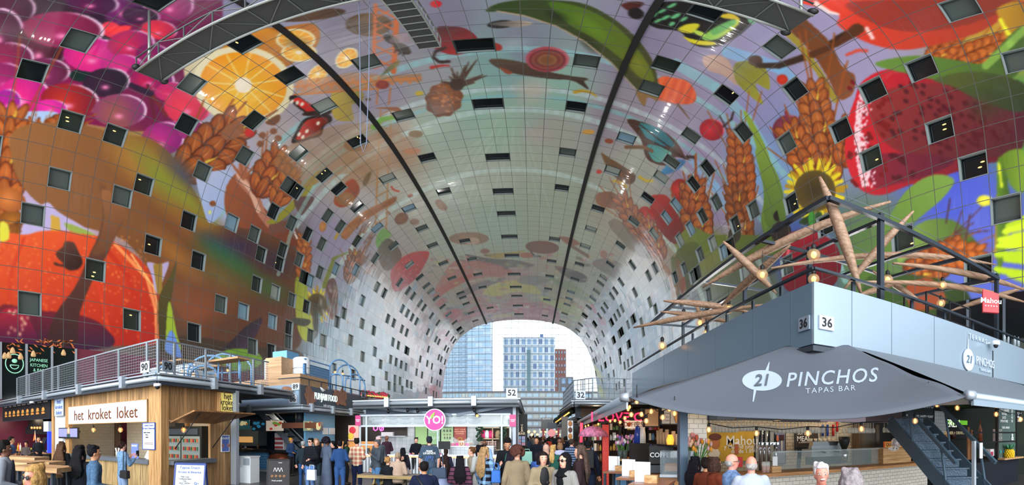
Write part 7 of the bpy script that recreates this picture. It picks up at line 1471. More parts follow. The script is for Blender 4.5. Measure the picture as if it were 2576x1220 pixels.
for x in(1912,1922,1934,1952):b=MB();b.tube([(cx(x,9.3),9.3,1.72),(cx(x,9.25),9.22,1.66),(cx(x,9.25),9.22,1.55)],.018,chrome,6);b.obj('tap',t);b=MB();b.tube([(cx(x,9.3),9.32,1.76),(cx(x,9.3),9.3,1.95)],.02,black,6);b.obj('tap_handle',t)
t=thing('espresso_machine','chrome espresso machine with cups stacked on top','coffee machine',(cx(2080,9.7),9.7,1.06));xa,xb=cx(2042,9.9),cx(2128,9.9);b=MB();b.box((xa,9.9,1.3),(xb,10.4,1.62),steel_l);b.box((xa,9.85,1.62),(xb,10.4,1.74),chrome);b.box((xa+.1,9.95,1.06),(xb-.1,10.35,1.3),steel_d);b.obj('body',t)
for k in range(2):b=MB();b.tube([(xa+.3+k*.5,9.85,1.45),(xa+.3+k*.5,9.65,1.43)],.025,black,6);b.obj('group_handle',t)
for k in range(12):b=MB();b.lathe([(.03,0),(.045,.08)],(xa+.06+k*.085,10.0+(k%2)*.15,1.745),mat('cup_cream','#d8cbb4',.4),8);tag(b.obj('espresso_cup'),'cream espresso cup on top of the espresso machine','cup','cups on the espresso machine')
t=thing('coffee_grinder','black hopper coffee grinder with chrome body right of the espresso machine','coffee grinder',(cx(2122,9.6),9.6,1.06));g0=(cx(2124,9.6),9.6);b=MB();b.lathe([(.1,0),(.12,.3),(.06,.38)],(*g0,1.06+.05),chrome,12);b.obj('body',t);b=MB();b.lathe([(.06,0),(.17,.25),(.18,.4)],(*g0,1.48),black,12);b.obj('hopper',t)
t=thing('till_screen','black till screen on the bar counter left of the white haired man','till',(cx(2010,9.1),9.1,1.06));b=MB();b.quad((cx(2002,9.1),9.1,1.62),(cx(2034,9.1),9.1,1.62),(cx(2036,9.3),9.3,1.72),(cx(2004,9.3),9.3,1.72),black,.05);b.obj('screen',t);b=MB();b.bar((cx(2018,9.1),9.2,1.64),(cx(2014,9.2),9.3,1.08),.1,.05,black);b.obj('stand',t)
for i,(x,z0_,c,lab)in enumerate([(2070,2.0,'#2848a0','left blue'),(2082,2.0,'#2848a0','right blue'),(2096,2.0,'#b02028','short red'),(2106,2.15,'#b02028','tall red')]):
    X_=cx(x,IY-.12);b=MB();b.tube([(X_,IY-.12,z0_-.12),(X_,IY-.12,z0_+.28)],.045,mat('tool'+c,c,.4),8);b.tube([(X_,IY-.12,z0_-.5),(X_,IY-.12,z0_-.12)],.02,steel_l,6);tag(b.obj('kitchen_tool'),lab+' handled tool hanging on the tiled wall','kitchen tool')
X_=cx(2182,11.8);t=thing('hanging_coat','grey coat hanging against the dark back wall','coat',(X_,11.8,1));b=MB();b.lathe([(.42,0),(.4,.4),(.34,.9),(.28,1.3),(.12,1.5)],(X_,11.75,1.0),mat('coat_grey','#4c4844',.8,bump=.6,bscale=5),14,sc=(1,.35,1));b.obj('cloth',t);b=MB();b.lathe([(.12,0),(.09,.8)],(X_+.42,11.7,1.5),mat('coat_grey','#4c4844',.8),8);b.obj('sleeve',t)
b=MB();X_=cx(2191,11.9);b.lathe([(.07,0),(.07,.5),(.03,.58)],(X_,11.9,1.75),mat('ext_red','#b01820',.4),10);tag(b.obj('fire_extinguisher'),'red fire extinguisher behind the hanging coat','fire extinguisher')
A0,A1,Z0,Z1=rY(2225,2268,1112,1173,10.6);board('orange_board','orange framed chalk poster under the stairs','poster',(A0,A1,Z0,Z1),10.6,mat('board_amber','#c08438',.5,emit=.2),.04,text=[('QUESO DE\nCHUCHO',.17,.5,.8,ink)],frame=mat('frame_orange','#c85c1c',.5))
A0,A1,Z0,Z1=rY(2241,2264,1130,1170,8.9);board('pinchos_card','small black PINCHOS price board on the bar under the stairs','sign',(A0,A1,1.52,Z1),9.0,black,.03,text=[('PINCHOS',.11,.5,.7,inkw),('O 1,50\nO 2,50',.09,.5,.35,inkw)])
t=thing('sweet_jar','round glass jar of wrapped sweets beside the black price board','jar',(cx(2273),CYb+.35,1.52));P_=(cx(2274),CYb+.35,1.52);b=MB();b.lathe([(.1,0),(.15,.1),(.14,.22),(.09,.3)],P_,glass('jar_glass','#d8dce0',.4),14);b.obj('jar',t);b=MB();rr=random.Random(1)
for k in range(24):b.ball((P_[0]+rr.uniform(-.1,.1),P_[1]+rr.uniform(-.1,.1),P_[2]+rr.uniform(.04,.24)),.03,[white,mat('sweet_rose','#c86878',.5),mat('sweet_blue','#6878b8',.5)][k%3],5,4)
b.obj('sweets',t)
# hanging glasses under the header
gh=glass('glass_hang','#d8dcd8',.4)
def hanging(x0,x1,n,Y,z,lab,grp,rows=2):
    A_,B_=cx(x0,Y),cx(x1,Y);first=None
    b=MB();b.bar((A_-.05,Y,z+.32),(B_+.05,Y,z+.32),.03,.02,steel_d);b.bar((A_-.05,Y+.3,z+.32),(B_+.05,Y+.3,z+.32),.03,.02,steel_d);tag(b.obj('glass_rail'),'steel hanging rail for %s'%lab,'rail')
    for k in range(n):
        for r_ in range(rows):
            p=Vector((A_+(B_-A_)*(k+.5*r_)/n,Y+r_*.3,z))
            if first is None:b=MB();b.lathe([(.045,0),(.055,.06),(.05,.13),(.008,.17),(.008,.3),(.035,.31)],(0,0,0),gh,10);first=b.obj('hanging_glass');first.location=p;tag(first,lab,'glass',grp)
            else:q=first.copy();col.objects.link(q);q.location=p
hanging(1785,1862,9,9.8,2.0,'stemmed glass hanging before the yellow poster','glasses hanging before the yellow poster');hanging(1866,1958,12,9.8,2.03,'stemmed glass hanging over the beer taps','glasses hanging over the beer taps');hanging(1962,2078,13,9.6,1.98,'stemmed glass hanging over the espresso machine','glasses hanging over the espresso machine');hanging(2136,2206,8,9.3,1.98,'wine glass hanging before the hanging coat','glasses hanging before the coat');hanging(2238,2288,6,9.0,2.0,'wine glass hanging left of the stair stringer','glasses hanging by the stairs')
# tulips and counter bits at the left of the bar
def bouquet(x,Y,z,n,cols,lab,seed):
    P_=Vector((cx(x,Y),Y,z));t_=thing('tulip_bouquet',lab,'flowers',P_);rr=random.Random(seed);b=MB();b.lathe([(.06,0),(.09,.25)],P_,mat('vase_glass','#6c7c7c',.2,alpha=.5),12);b.obj('vase',t_);b=MB();g_=MB()
    for k in range(n):a=rr.uniform(0,6.3);e=P_+Vector((math.cos(a)*rr.uniform(.05,.3),math.sin(a)*.12,rr.uniform(.42,.66)));g_.tube([P_+Vector((0,0,.1)),e],[.01,.012],mat('stem_green','#4c7c3c',.7),5);b.ball(e,.04,mat('tul'+cols[k%len(cols)],cols[k%len(cols)],.6),7,5,sc=(1,1,1.5))
    b.obj('blooms',t_);g_.obj('stems',t_)
bouquet(1738,8.9,1.3,14,['#c8604c','#d88c8c'],'tall bouquet of pink red tulips next to the bar post',1);bouquet(1758,8.7,1.2,18,['#e89c30','#e8c0a0','#d8a8a8'],'wide bouquet of orange and yellow tulips left of the poster',2)
b=MB();b.box((cx(1712,8.6),8.4,1.24),(cx(1745,8.6),9.0,1.28),oak_h);tag(b.obj('wall_shelf'),'small timber shelf by the post carrying the pink tulips','shelf')
b=MB();X_=atR(1717,VY,8.3);b.box((X_.x-.08,X_.y-.08,0),(X_.x+.08,X_.y+.08,2.62),mat('post_steel','#47586a',.4,.3));tag(b.obj('bar_post'),'tall blue grey steel post at the left end of the tapas bar','post')
b=MB();b.box((cx(1726,9.2),9.1,0),(cx(1774,9.2),9.4,3.1),sub2);tag(b.obj('tiled_pier'),'white brick tiled pier left of the yellow poster','wall')
for i,x in enumerate((1922,1931)):P_=(cx(x,8.75),8.75,1.06);t_=thing('beer_glass',['left full beer glass below the taps','right full beer glass below the taps'][i],'glass',P_);b=MB();b.lathe([(.05,0),(.065,.2),(.06,.26)],P_,glass('mug_glass','#e8ece8',.35),12);b.obj('glass',t_);b=MB();b.lathe([(.045,.01),(.055,.16)],P_,mat('beer_amber','#b05820',.3),12);b.obj('beer',t_)
b=MB();b.box((cx(1937,8.75),8.65,1.06),(cx(1960,8.75),8.85,1.2),oak_h);t_=b.obj('napkin_box');tag(t_,'timber napkin box with red mark on the bar right of the beers','box')
b=MB();b.box((cx(1944,8.9),8.9,1.06),(cx(1956,8.9),8.92,1.42),white);tag(b.obj('menu_card'),'white menu card standing in the box on the bar','menu card')
A0,A1,Z0,Z1=rY(1852,1868,1150,1175,9.4);b=MB();b.box((A0,9.4,Z0),(A1,9.6,Z1),mat('red_panel','#c01820',.5));tag(b.obj('red_box'),'red box behind the bar under the poster','box')
for k,(x,Y,z,pw)in enumerate([(1830,10.5,2.9,16),(2010,10.5,2.9,22),(2110,11.2,2.9,26),(2220,9.6,2.9,12),(1760,8.4,2.8,8)]):point('bar_light',(cx(x,Y),Y,z),pw*2.2,(1,.7,.4),.08)
for k in range(5):b=MB();P_=(cx(1805+k*36,9.6),9.6,3.08);b.lathe([(.05,0),(.05,.02)],P_,bulb_m,10);tag(b.obj('downlight'),'small recessed downlight over the tapas bar','lamp','downlights over the tapas bar')
# ---------------------------------------------------------------- stairs at the right
t=thing('steel_staircase','blue grey steel staircase with chequer plate steps at the right','stairs',(9,7,0));sm_=mat('stair_steel','#4c606f',.4,.35);chq=mat('chequer_plate','#3c4e5e',.4,.4,bump=.4,bscale=30)
S0=Vector((7.9,5.6,.0));S1=Vector((5.9,6.9,2.6))
A_,B_=atR(2405,1260,8.2),atR(2238,1062,9.6);wv=(atR(2470,VY,8.6)-atR(2400,VY,8.2));wv.z=0;wv=Vector((.42,-.45,0))
def off(p,k,dz=0):return p+wv*k+Vector((0,0,dz))
for k,nm_ in((0,'stringer'),(1.25,'stringer')):b=MB();b.bar(off(A_,k),off(B_,k,.0),.04,.3,sm_,up=(0,0,1));b.obj(nm_,t)
n=9
for i in range(n):
    p=A_.lerp(B_,(i+.5)/n);q=off(p,1.25);d_=(B_-A_);d_.z=0;d_.normalize();e_=d_*.14;b=MB();b.quad(p-e_,q-e_,q+e_,p+e_,chq,.03);b.quad(p+e_-Vector((0,0,0)),q+e_,q+e_+Vector((0,0,(B_.z-A_.z)/n)),p+e_+Vector((0,0,(B_.z-A_.z)/n)),chq,.02);b.obj('step',t)
for k in(0,1.25):
    b=MB();b.bar(off(A_,k,.72),off(B_,k,.72),.07,.07,sm_)
    for f in(.12,.6):P_=off(A_.lerp(B_,f),k);b.bar(P_,off(A_.lerp(B_,f+.08),k,.72),.05,.03,sm_)
    b.obj('handrail',t)
# ---------------------------------------------------------------- neighbour stall at the far right
t=thing('lunch_stall','black framed lunch stall with lettered glass at the right edge','market stall',(12,9,0));
b=MB();b.box((cx(2300,11),11,0),(17.5,11.1,3.1),mat('lunch_dark','#151515',.6));b.box((cx(2375,10.9),10.9,2.35),(17,11,2.55),mat('green_strip','#6cb830',emit=.6));b.box((cx(2330,10.9),10.85,1.95),(cx(2378,10.9),10.95,2.9),tiles('white_tiles2','#b8c0c4','#7c848c',.15,.15,off=0));b.obj('rear_wall',t)
b=MB();b.box((cx(2420,7.9),7.8,0),(16,7.95,.95),mat('base_dark','#191d28',.5));b.box((cx(2325,9.5),9.5,0),(cx(2500,9.5),9.6,.95),black);b.obj('counter',t);b=MB();b.box((cx(2513,7.8),7.55,.97),(16,8.1,1.03),oak_h);b.obj('counter_top',t)
for x in(2508,2556):X_=cx(x,7.9);b=MB();b.box((X_-.05,7.85,0),(X_+.05,7.95,3.1),black);b.obj('mullion',t)
b=MB();
for z in(1.65,2.0):b.bar((cx(2448,7.9),7.9,z),(16,7.9,z),.05,.05,black)
b.obj('transom',t);b=MB();b.box((cx(2512,7.9),7.9,1.03),(16,7.91,3.0),glass('lunch_glass','#7c948c',.25));b.obj('glass',t)
for s,x,y,sz in(('COLD DRINKS\nWATER\nJUICE\nSMOOTHIE',2526,1046,.14),('2,5\n3,5\n4,5\n5,5',2546,1046,.14),('TOAST\nWRAP\nSOUP',2564,1050,.14),('TAKE AWAY',2530,1076,.13),('&',2547,1100,.4)):P_=atY(x,y,7.85);text_obj(s,'lettering',sz,inkw,t,FY((P_.x,7.85,P_.z)),sx=.9)
P_=atY(2398,1066,9.6);s_=thing('neon_sign','white outlined EREN neon letters over lunch dinner drinks lettering','neon sign',P_);text_obj('EREN','lettering',.42,mat('neon_cream','#e8f0d8',emit=1.2),s_,FY((P_.x,9.6,P_.z)),sx=.95);text_obj('LUNCH + DINNER + DRINKS','small_lettering',.17,mat('letter_sand','#c8b890',emit=.4),s_,FY((P_.x-.3,9.6,P_.z-.36)))
for k,(x,z,nm_,c,lab)in enumerate([(2382,1.75,'storage_jar','#a87850','clip top jar of nuts on the rear shelf'),(2398,1.75,'storage_jar','#4c3028','dark jar right of the nut jar'),(2345,1.8,'plate_stack','#c8c0b4','stack of pale bowls behind the stair rail')]):P_=(cx(x,9.8),9.8,z);b=MB();b.lathe([(.1,0),(.11,.25),(.07,.3)],P_,mat(nm_+c,c,.4),10);tag(b.obj(nm_),lab,'jar' if 'jar' in nm_ else 'plates')
b=MB();b.box((cx(2330,9.9),9.7,1.7),(cx(2440,9.9),10,1.74),black);tag(b.obj('rear_shelf'),'thin black shelf with jars behind the stairs','shelf')
for k in range(2):X_=cx(2438+k*8,8.6);b=MB();b.box((X_-.09,8.6,1.0),(X_+.09,8.64,1.95-k*.1),wood('board_walnut','#8c5c38','#6c4428',3,'Z'));b.box((X_-.03,8.6,1.95-k*.1),(X_+.03,8.64,2.2-k*.1),wood('board_walnut','',''));tag(b.obj('serving_board'),['left tall wooden serving board on the lunch counter','right wooden serving board behind the first'][k],'serving board')
P_=(cx(2466,8.5),8.5,1.66);b=MB();b.lathe([(.09,0),(.09,.4),(.025,.62),(.025,.8)],P_,mat('liquor','#7c4028',.15,alpha=.7),12);tag(b.obj('glass_bottle'),'tall swing top bottle of brown liquid on the black shelf','bottle')
for k in range(9):P_=(cx(2505+k%3*7,8.1),8.1,1.66+(k//3)*.16);b=MB();b.box((P_[0]-.06,8.1,P_[2]),(P_[0]+.06,8.2,P_[2]+.15),mat('milk_carton','#d8ccd0',.5));b.box((P_[0]-.04,8.095,P_[2]+.02),(P_[0]+.04,8.1,P_[2]+.1),mat('carton_red','#a83048',.5));tag(b.obj('drink_carton'),'red and white drink carton in the stack by the black mullion','carton','drink cartons stacked by the mullion')
P_=(cx(2486,8.2),8.2,1.0);b=MB();b.box((P_[0]-.18,8.0,1.12),(P_[0]+.14,8.3,1.38),mat('milk_carton','',.5));b.box((P_[0]-.17,7.995,1.14),(P_[0]+.02,8,1.28),mat('carton_red','',.5));b.box((P_[0]-.3,8.0,1.0),(P_[0]+.4,8.3,1.12),black);tag(b.obj('tea_box'),'white and red carton box on the black tray','box')
t=thing('pineapple_pot','yellow pineapple shaped pot with green spiky plant on the timber ledge','plant pot',(cx(2539,7.7),7.7,1.03));P_=Vector((cx(2539,7.7),7.7,1.03));ym=mat('pot_yellow','#e0b818',.3);b=MB();b.lathe([(.13,0),(.17,.1),(.18,.2),(.15,.3)],P_,ym,14)
for j in range(5):
    for k in range(12):a=(k+.5*(j%2))*math.pi/6;r=.15+.03*math.sin(j*.8+.4);b.ball(P_+Vector((math.cos(a)*r,math.sin(a)*r,.035+j*.062)),.045,ym,7,5)
b.obj('pot',t);b=MB();rr=random.Random(2)
for k in range(46):a=rr.uniform(0,6.3);r=rr.uniform(.08,.3);b.tube([P_+Vector((0,0,.28)),P_+Vector((math.cos(a)*r*.6,math.sin(a)*r*.6,.42)),P_+Vector((math.cos(a)*r,math.sin(a)*r,.36+rr.uniform(0,.22)))],[.03,.028,.004],mat('spiky_leaf','#3c8058',.5),5)
b.obj('leaves',t)
for i,(x,y,c)in enumerate([(2517,1136,'#30a090'),(2525,1136,'#3090d0'),(2533,1136,'#40a0d8'),(2544,1135,'#c03040'),(2551,1137,'#e0c030'),(2519,1155,'#c8d4e0')]):P_=atY(x,y,7.88);b=MB();b.box((P_.x-.035,7.87,P_.z-.06),(P_.x+.035,7.88,P_.z+.06),mat('sticker'+c,c,.5));tag(b.obj('window_sticker'),['teal','blue','light blue','red','yellow','pale blue lower'][i]+' sticker on the lunch stall glass','sticker')
board('paper_notice','white paper notice on a short post at the foot of the stairs','notice',(*[atR(x,VY,7.6).x for x in(2457,2479)],1.6-.05,1.82),atR(2468,VY,7.6).y,white,.02)
P_=atR(2456,VY,7.7);b=MB();b.box((P_.x-.03,P_.y+.02,0),(P_.x+.03,P_.y+.08,1.85),steel_l);tag(b.obj('notice_post'),'thin grey post carrying the paper notice','post')
point('stall_light',(12.5,9.5,2.7),22,(1,.8,.6),.1)
# ---------------------------------------------------------------- souvenir and coffee shops behind the aisle awning
t=thing('souvenir_shop','souvenir shop with crowded lit shelves under the aisle awning','market stall',(5,16,0))
sy=15.0
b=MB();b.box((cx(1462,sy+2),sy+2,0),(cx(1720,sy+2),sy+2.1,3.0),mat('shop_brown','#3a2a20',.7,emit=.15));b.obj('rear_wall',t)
b=MB();b.box((cx(1462,sy),sy,2.95),(cx(1720,sy),sy+2,3.0),black);b.obj('soffit',t)
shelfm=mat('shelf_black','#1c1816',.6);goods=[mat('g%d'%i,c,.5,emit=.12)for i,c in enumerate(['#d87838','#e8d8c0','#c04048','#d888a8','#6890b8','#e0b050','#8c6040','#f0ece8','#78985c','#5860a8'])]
cols_=[(1466,1480),(1484,1519),(1530,1568),(1574,1622),(1628,1662)]
for ci_,(x0,x1)in enumerate(cols_):
    A_,B_=cx(x0,sy+1.6),cx(x1,sy+1.6);u=thing('shelf_unit','black shelf unit crowded with souvenirs, %s from the aisle'%['first','second','third','fourth','fifth'][ci_],'shelf',((A_+B_)/2,sy+1.6,0));b=MB()
    for z in(.5,.9,1.3,1.7,2.1,2.45):b.box((A_,sy+1.5,z-.02),(B_,sy+1.9,z),shelfm)
    for x in(A_,B_):b.box((x-.03,sy+1.48,0),(x+.03,sy+1.9,2.6),shelfm)
    b.obj('frame',u);rr=random.Random(ci_*7+1)
    for z in(.9,1.3,1.7,2.1):
        x=A_+.06
        while x<B_-.08:
            w_=rr.uniform(.06,.14);h=rr.uniform(.12,.3);b=MB();m_=rr.choice(goods)
            if rr.random()<.5:b.lathe([(w_*.42,0),(w_*.5,h*.5),(w_*.3,h*.8),(w_*.12,h)],(x+w_/2,sy+1.6,z),m_,7)
            else:b.box((x,sy+1.52,z),(x+w_*.9,sy+1.6,z+h),m_)
            tag(b.obj('souvenir'),'small souvenir standing in the crowded shop shelves','souvenir','souvenirs in the crowded shop shelves');x+=w_+.02
b=MB();
for x in(1519,1560):b.box((cx(x,sy+.3)-.05,sy+.3,0),(cx(x,sy+.3)+.05,sy+.4,3),black)
b.obj('post',t)
X_=cx(1524,13.5);b=MB();b.box((X_-.1,13.5,.3),(X_+.1,13.6,2.25),mat('red_led','#b83830',.4,bump=.9,bscale=25,emit=.5));tag(b.obj('brick_column'),'narrow red and white patterned column at the shop entrance','column')
P_=atR(1547,1050,12.5);s_=thing('led_sign','long red scrolling LED letters under the awning over the souvenir shop','neon sign',P_);A_,B_=cx(1512,12),cx(1615,12);z_=atY(1560,1050,12).z;b=MB();b.box((A_,12.0,z_-.17),(B_,12.08,z_+.17),black);b.obj('case',s_);text_obj("I LOVE CO",'lettering',.36,mat('led_red','#ff2048',emit=4),s_,FY(((A_+B_)/2,11.98,z_)),space=1.05,bold=.01)
A_,B_,Z0,Z1=rY(1572,1622,1058,1078,11.3);cs_=board('shop_sign','white COFFEESHOP sign with an orange cup picture','sign',(A_,B_,Z0,Z1),11.3,mat('sign_cream','#e8d0b4',emit=.6),.06,text=[('COFFEESHOP',.17,.6,.5,mat('letter_rust','#a05820',.5))]);b=MB();b.lathe([(.03,0),(.07,.1)],(A_+.1,11.25,Z0+.05),mat('cup_orange','#d05820',.5),10);b.obj('cup_picture',cs_)
P_=atR(1493,1090,13.8);t=thing('parasol','pink flowered parasol opened over the souvenir entrance','parasol',P_);b=MB();b.lathe([(.0,.24),(.2,.2),(.42,.06),(.5,-.1)],P_,mat('parasol_pink','#c87898',.6,var=.5,vscale=14),14);b.obj('canopy',t);b=MB();b.tube([P_+Vector((0,0,.28)),P_-Vector((0,0,.5))],.012,steel_l,6);b.obj('stick',t)
A_,B_,Z0,Z1=rY(1621,1655,1030,1072,9.8);board('glowing_board','amber reflecting menu board left of the bar post','menu board',(A_,B_,Z0,Z1),9.8,mat('amber_board','#b8885c',emit=.3),.08,frame=black)
A_,B_,Z0,Z1=rY(1663,1710,1022,1066,9.2);tb=board('snack_menu','pale menu board picturing a hot dog beside the bar post','menu board',(A_,B_,Z0,Z1),9.2,mat('pale_board','#a89c90',emit=.2),.08,text=[('---\n----\n---\n----',.08,.3,.5,ink)],frame=black);b=MB();b.ball(((A_+B_)/2+.15,9.14,Z0+.16),.14,bunm,10,6,sc=(.6,.1,1.1));b.obj('food_picture',tb)
# coffee counter with cups, machine, statues
t=thing('coffee_counter','rustic plank coffee counter running towards the bar post','counter',(4.2,9.5,0));c0,c1=atR(1622,VY,10.2),atR(1712,VY,8.3)
b=MB();b.quad((c0.x,c0.y,1.0),(c1.x,c1.y,1.0),(c1.x,c1.y,0),(c0.x,c0.y,0),wood('plank_grey','#75685c','#544a42',2,'X'),.06);b.obj('front',t);b=MB();dv=Vector((c1.x-c0.x,c1.y-c0.y,0)).normalized();nv=Vector((-dv.y,dv.x,0));b.quad(Vector((c0.x,c0.y,1.06))-nv*.25,Vector((c1.x,c1.y,1.06))-nv*.25,Vector((c1.x,c1.y,1.06))+nv*.5,Vector((c0.x,c0.y,1.06))+nv*.5,otop,.06);b.obj('top',t)
def on_counter(f,k=.2):p=Vector((c0.x,c0.y,1.07)).lerp(Vector((c1.x,c1.y,1.07)),f)+nv*k;return p
P_=on_counter(.18,.3);t=thing('coffee_machine','black coffee machine lettered COFFEE on the plank counter','coffee machine',P_);b=MB();b.cbox(P_+Vector((0,.1,.42)),(.55,.4,.4),black,-.3);b.cbox(P_+Vector((0,.1,.1)),(.5,.4,.18),steel_d,-.3);b.obj('body',t);text_obj('COFFEE','lettering',.15,white,t,frameM(P_+Vector((-.08,-.16,.42)),(.95,-.3,0),(0,0,1)),bold=.02)
P_=on_counter(.6,.3);t=thing('cake_display','curved glass display case beside the coffee machine','display case',P_);b=MB();b.cbox(P_+Vector((0,0,.3)),(.7,.4,.5),glass('case_glass','#8c9ca4',.4),-.4);b.obj('glass',t);b=MB();b.cbox(P_+Vector((0,0,.03)),(.72,.42,.06),steel_l,-.4);b.obj('base',t);b=MB();b.cbox(P_+Vector((0,.05,.2)),(.5,.2,.16),mat('cake_brown','#a87848',.7),-.4);b.obj('cakes',t)
P_=on_counter(.27,.35)+Vector((0,.1,.64));t=thing('cup_shelf','black shelf over the plank counter carrying the paper cups','shelf',P_);b=MB();b.bar(on_counter(-.02,.35)+Vector((0,.1,.64)),on_counter(.6,.35)+Vector((0,.1,.64)),.2,.03,black);b.obj('board',t);b=MB();b.bar(on_counter(.05,.45),on_counter(.05,.45)+Vector((0,.1,.64)),.03,.03,black);b.bar(on_counter(.58,.45),on_counter(.58,.45)+Vector((0,.1,.64)),.03,.03,black);b.obj('leg',t)
cupk=mat('cup_kraft','#c8a078',.7)
for k in range(7):P_=on_counter(.02+k*.09,.35)+Vector((0,.1,.66));b=MB();h=[.32,.36,.28,.34,.22,.3,.24][k];b.lathe([(.035,0),(.048,h)],P_,cupk,10);tag(b.obj('cup_stack'),'tall stack of kraft paper cups on the coffee machine','cups','stacks of paper cups on the coffee machine')
for i,(x,c,lab)in enumerate([(1604,'#3048a0','blue costumed ceramic figure'),(1616,'#e8e0d8','white skirted ceramic figure')]):P_=atR(x,VY,11.5);P_.z=1.72;t=thing('ceramic_figure',lab+' on the shop pedestal','figurine',P_);b=MB();b.lathe([(.1,0),(.09,.25),(.06,.42),(.03,.46)],P_,mat('cer'+c,c,.2),10);b.obj('body',t);b=MB();b.ball(P_+Vector((0,0,.52)),.055,mat('cer_face','#d8b8a0',.3),8,6);b.obj('head',t)
b=MB();P_=atR(1610,VY,11.5);b.box((P_.x-.25,P_.y-.1,0),(P_.x+.25,P_.y+.2,1.71),shelfm);tag(b.obj('pedestal'),'dark pedestal carrying the two ceramic figures','pedestal')
bouquet(1560,12.2,1.25,16,['#d890b8','#f0f0f0'],'pink and white flowers on the souvenir ledge',4);bouquet(1572,12.2,1.25,12,['#8868c0','#d8a0c0'],'purple flowers on the souvenir ledge',5)
b=MB();b.box((cx(1550,12.2),12.0,1.2),(cx(1600,12.2),12.5,1.24),oak_h);tag(b.obj('shop_ledge'),'timber ledge carrying the souvenir shop flowers','shelf')
P_=atR(1686,1107,9.5);t=thing('amber_lamp','amber glass pendant lamp glowing over the coffee counter','lamp',P_);b=MB();b.lathe([(.07,-.1),(.09,0),(.05,.12)],P_,mat('amber_glass','#ff9c30',emit=2),10);b.obj('shade',t);b=MB();b.tube([P_+Vector((0,0,.12)),P_+Vector((0,0,1.2))],.008,black,5);b.obj('cord',t)
for k,(x,Y,z,pw)in enumerate([(1500,15.5,2.8,20),(1560,15,2.8,24),(1610,12.8,2.8,20),(1670,10.4,2.9,14)]):point('shop_light',(cx(x,Y),Y,z),pw,(1,.68,.4),.1)
# tables with cards by the aisle, right of the crowd
def cafe_table(i,x0,x1,y,R_,lab,top):
    A_=atR(x0,y,R_);B_=atR(x1,y,R_*.98);c_=(A_+B_)/2;rz=math.atan2((B_-A_).y,(B_-A_).x);L=(B_-A_).length;t=thing('cafe_table',lab,'table',(c_.x,c_.y,0),rz);M0=WP(t);z=c_.z
    b=MB();b.box((-L/2,0,z-.04),(L/2,.7,z),top);b.v=[M0@Vector(v)for v in b.v];b.obj('tabletop',t)
    for sx in(-1,1):
        for yy in(.04,.66):b=MB();b.box((sx*(L/2-.04)-.025,yy-.025,0),(sx*(L/2-.04)+.025,yy+.025,z-.04),steel_d);b.v=[M0@Vector(v)for v in b.v];b.obj('leg',t)
    return t,M0,z,L
tt=mat('table_rust','#8c5a40',.35)
for i,(x0,x1,y,R_,lab)in enumerate([(1516,1588,1187,9.5,'cafe table with menu cards farthest up the aisle'),(1549,1630,1203,7.9,'cafe table in the middle of the three by the coffee counter'),(1580,1680,1219,6.6,'cafe table at the lower picture edge by the coffee counter')]):
    t,M0,z,L=cafe_table(i,x0,x1,y,R_,lab,tt);p=M0@Vector((0,.25,z));b=MB();b.cbox(p+Vector((0,0,.06)),(.2,.12,.12),oak_h,t.rotation_euler[2]);tag(b.obj('napkin_box'),['timber napkin box on the farthest cafe table','timber napkin box on the middle cafe table','timber napkin box with red arrow on the nearest cafe table'][i],'box')
    q=M0@Vector((-L*.3,.35,z));b=MB();b.cbox(q+Vector((0,0,.16)),(.22,.02,.32),white,t.rotation_euler[2]-.2);b.cbox(q+Vector((.06,.05,.16)),(.2,.02,.3),white,t.rotation_euler[2]+.4);tag(b.obj('menu_card'),['folded white menu card on the farthest cafe table','folded white menu card on the middle cafe table','folded white menu card on the nearest cafe table'][i],'menu card')
for i,(x,R_,z,lab)in enumerate([(1572,9.9,1.55,'light blue upholstered chair back behind the farthest cafe table'),(1622,8.3,1.3,'light blue upholstered chair by the middle cafe table'),(1690,6.8,1.05,'blue grey chair at the nearest cafe table')]):
    P_=atR(x,VY,R_);t=thing('upholstered_chair',lab,'chair',(P_.x,P_.y,0),-.3);M0=WP(t);um=mat('seat_blue','#5f96bc',.6)
    for nm_,bx_ in(('seat',((-.25,-.25,.6),(.25,.25,.68))),('backrest',((-.26,.2,.7),(.26,.28,z-.3)))):b=MB();b.box(*bx_,um);b.v=[M0@Vector(v)for v in b.v];b.obj(nm_,t,bevel=.02)
    for sx in(-.21,.21):
        for sy_ in(-.21,.21):b=MB();b.box((sx-.02,sy_-.02,0),(sx+.02,sy_+.02,.6),steel_d);b.v=[M0@Vector(v)for v in b.v];b.obj('leg',t)
# ---------------------------------------------------------------- stall 32 on the right of the aisle
t=thing('market_roof','steel roof with gutter of the stall numbered 32','roof',(4,25,3.6));q0=Vector((2.5,25.5,3.72));b=MB();b.box((q0.x,q0.y,3.62),(5.6,37,3.84),steel_d);b.obj('deck',t);b=MB();gutter(b,(q0.x,q0.y-.1,3.72),(5.6,q0.y-.1,3.72));gutter(b,(q0.x-.1,q0.y,3.72),(q0.x-.1,37,3.72));b.obj('gutter',t);b=MB();b.box((q0.x+.1,q0.y+.4,2.9),(5.5,q0.y+.5,3.6),mat('under_black','#1a2028',.7));b.obj('shadow_panel',t)
number_plate('32',(q0.x+.35,q0.y-.12,3.95),'Y','number plate 32 at the corner of the aisle roof',.4)
ra,rb=[(2.55,37),(2.55,33),(3.2,25.6),(5.9,25.6)],5.1
mesh_rail('mesh_railing','steel railing stepping up over the roof of stall 32',[(2.6,36),(2.6,27),(3.6,25.6),(5.9,25.6)],3.95,5.25,[(2.6,36),(2.6,33),(2.6,30),(2.6,27),(3.1,26.3),(3.6,25.6),(5.6,25.6)],step=.3,wire=.03,m_=steel)
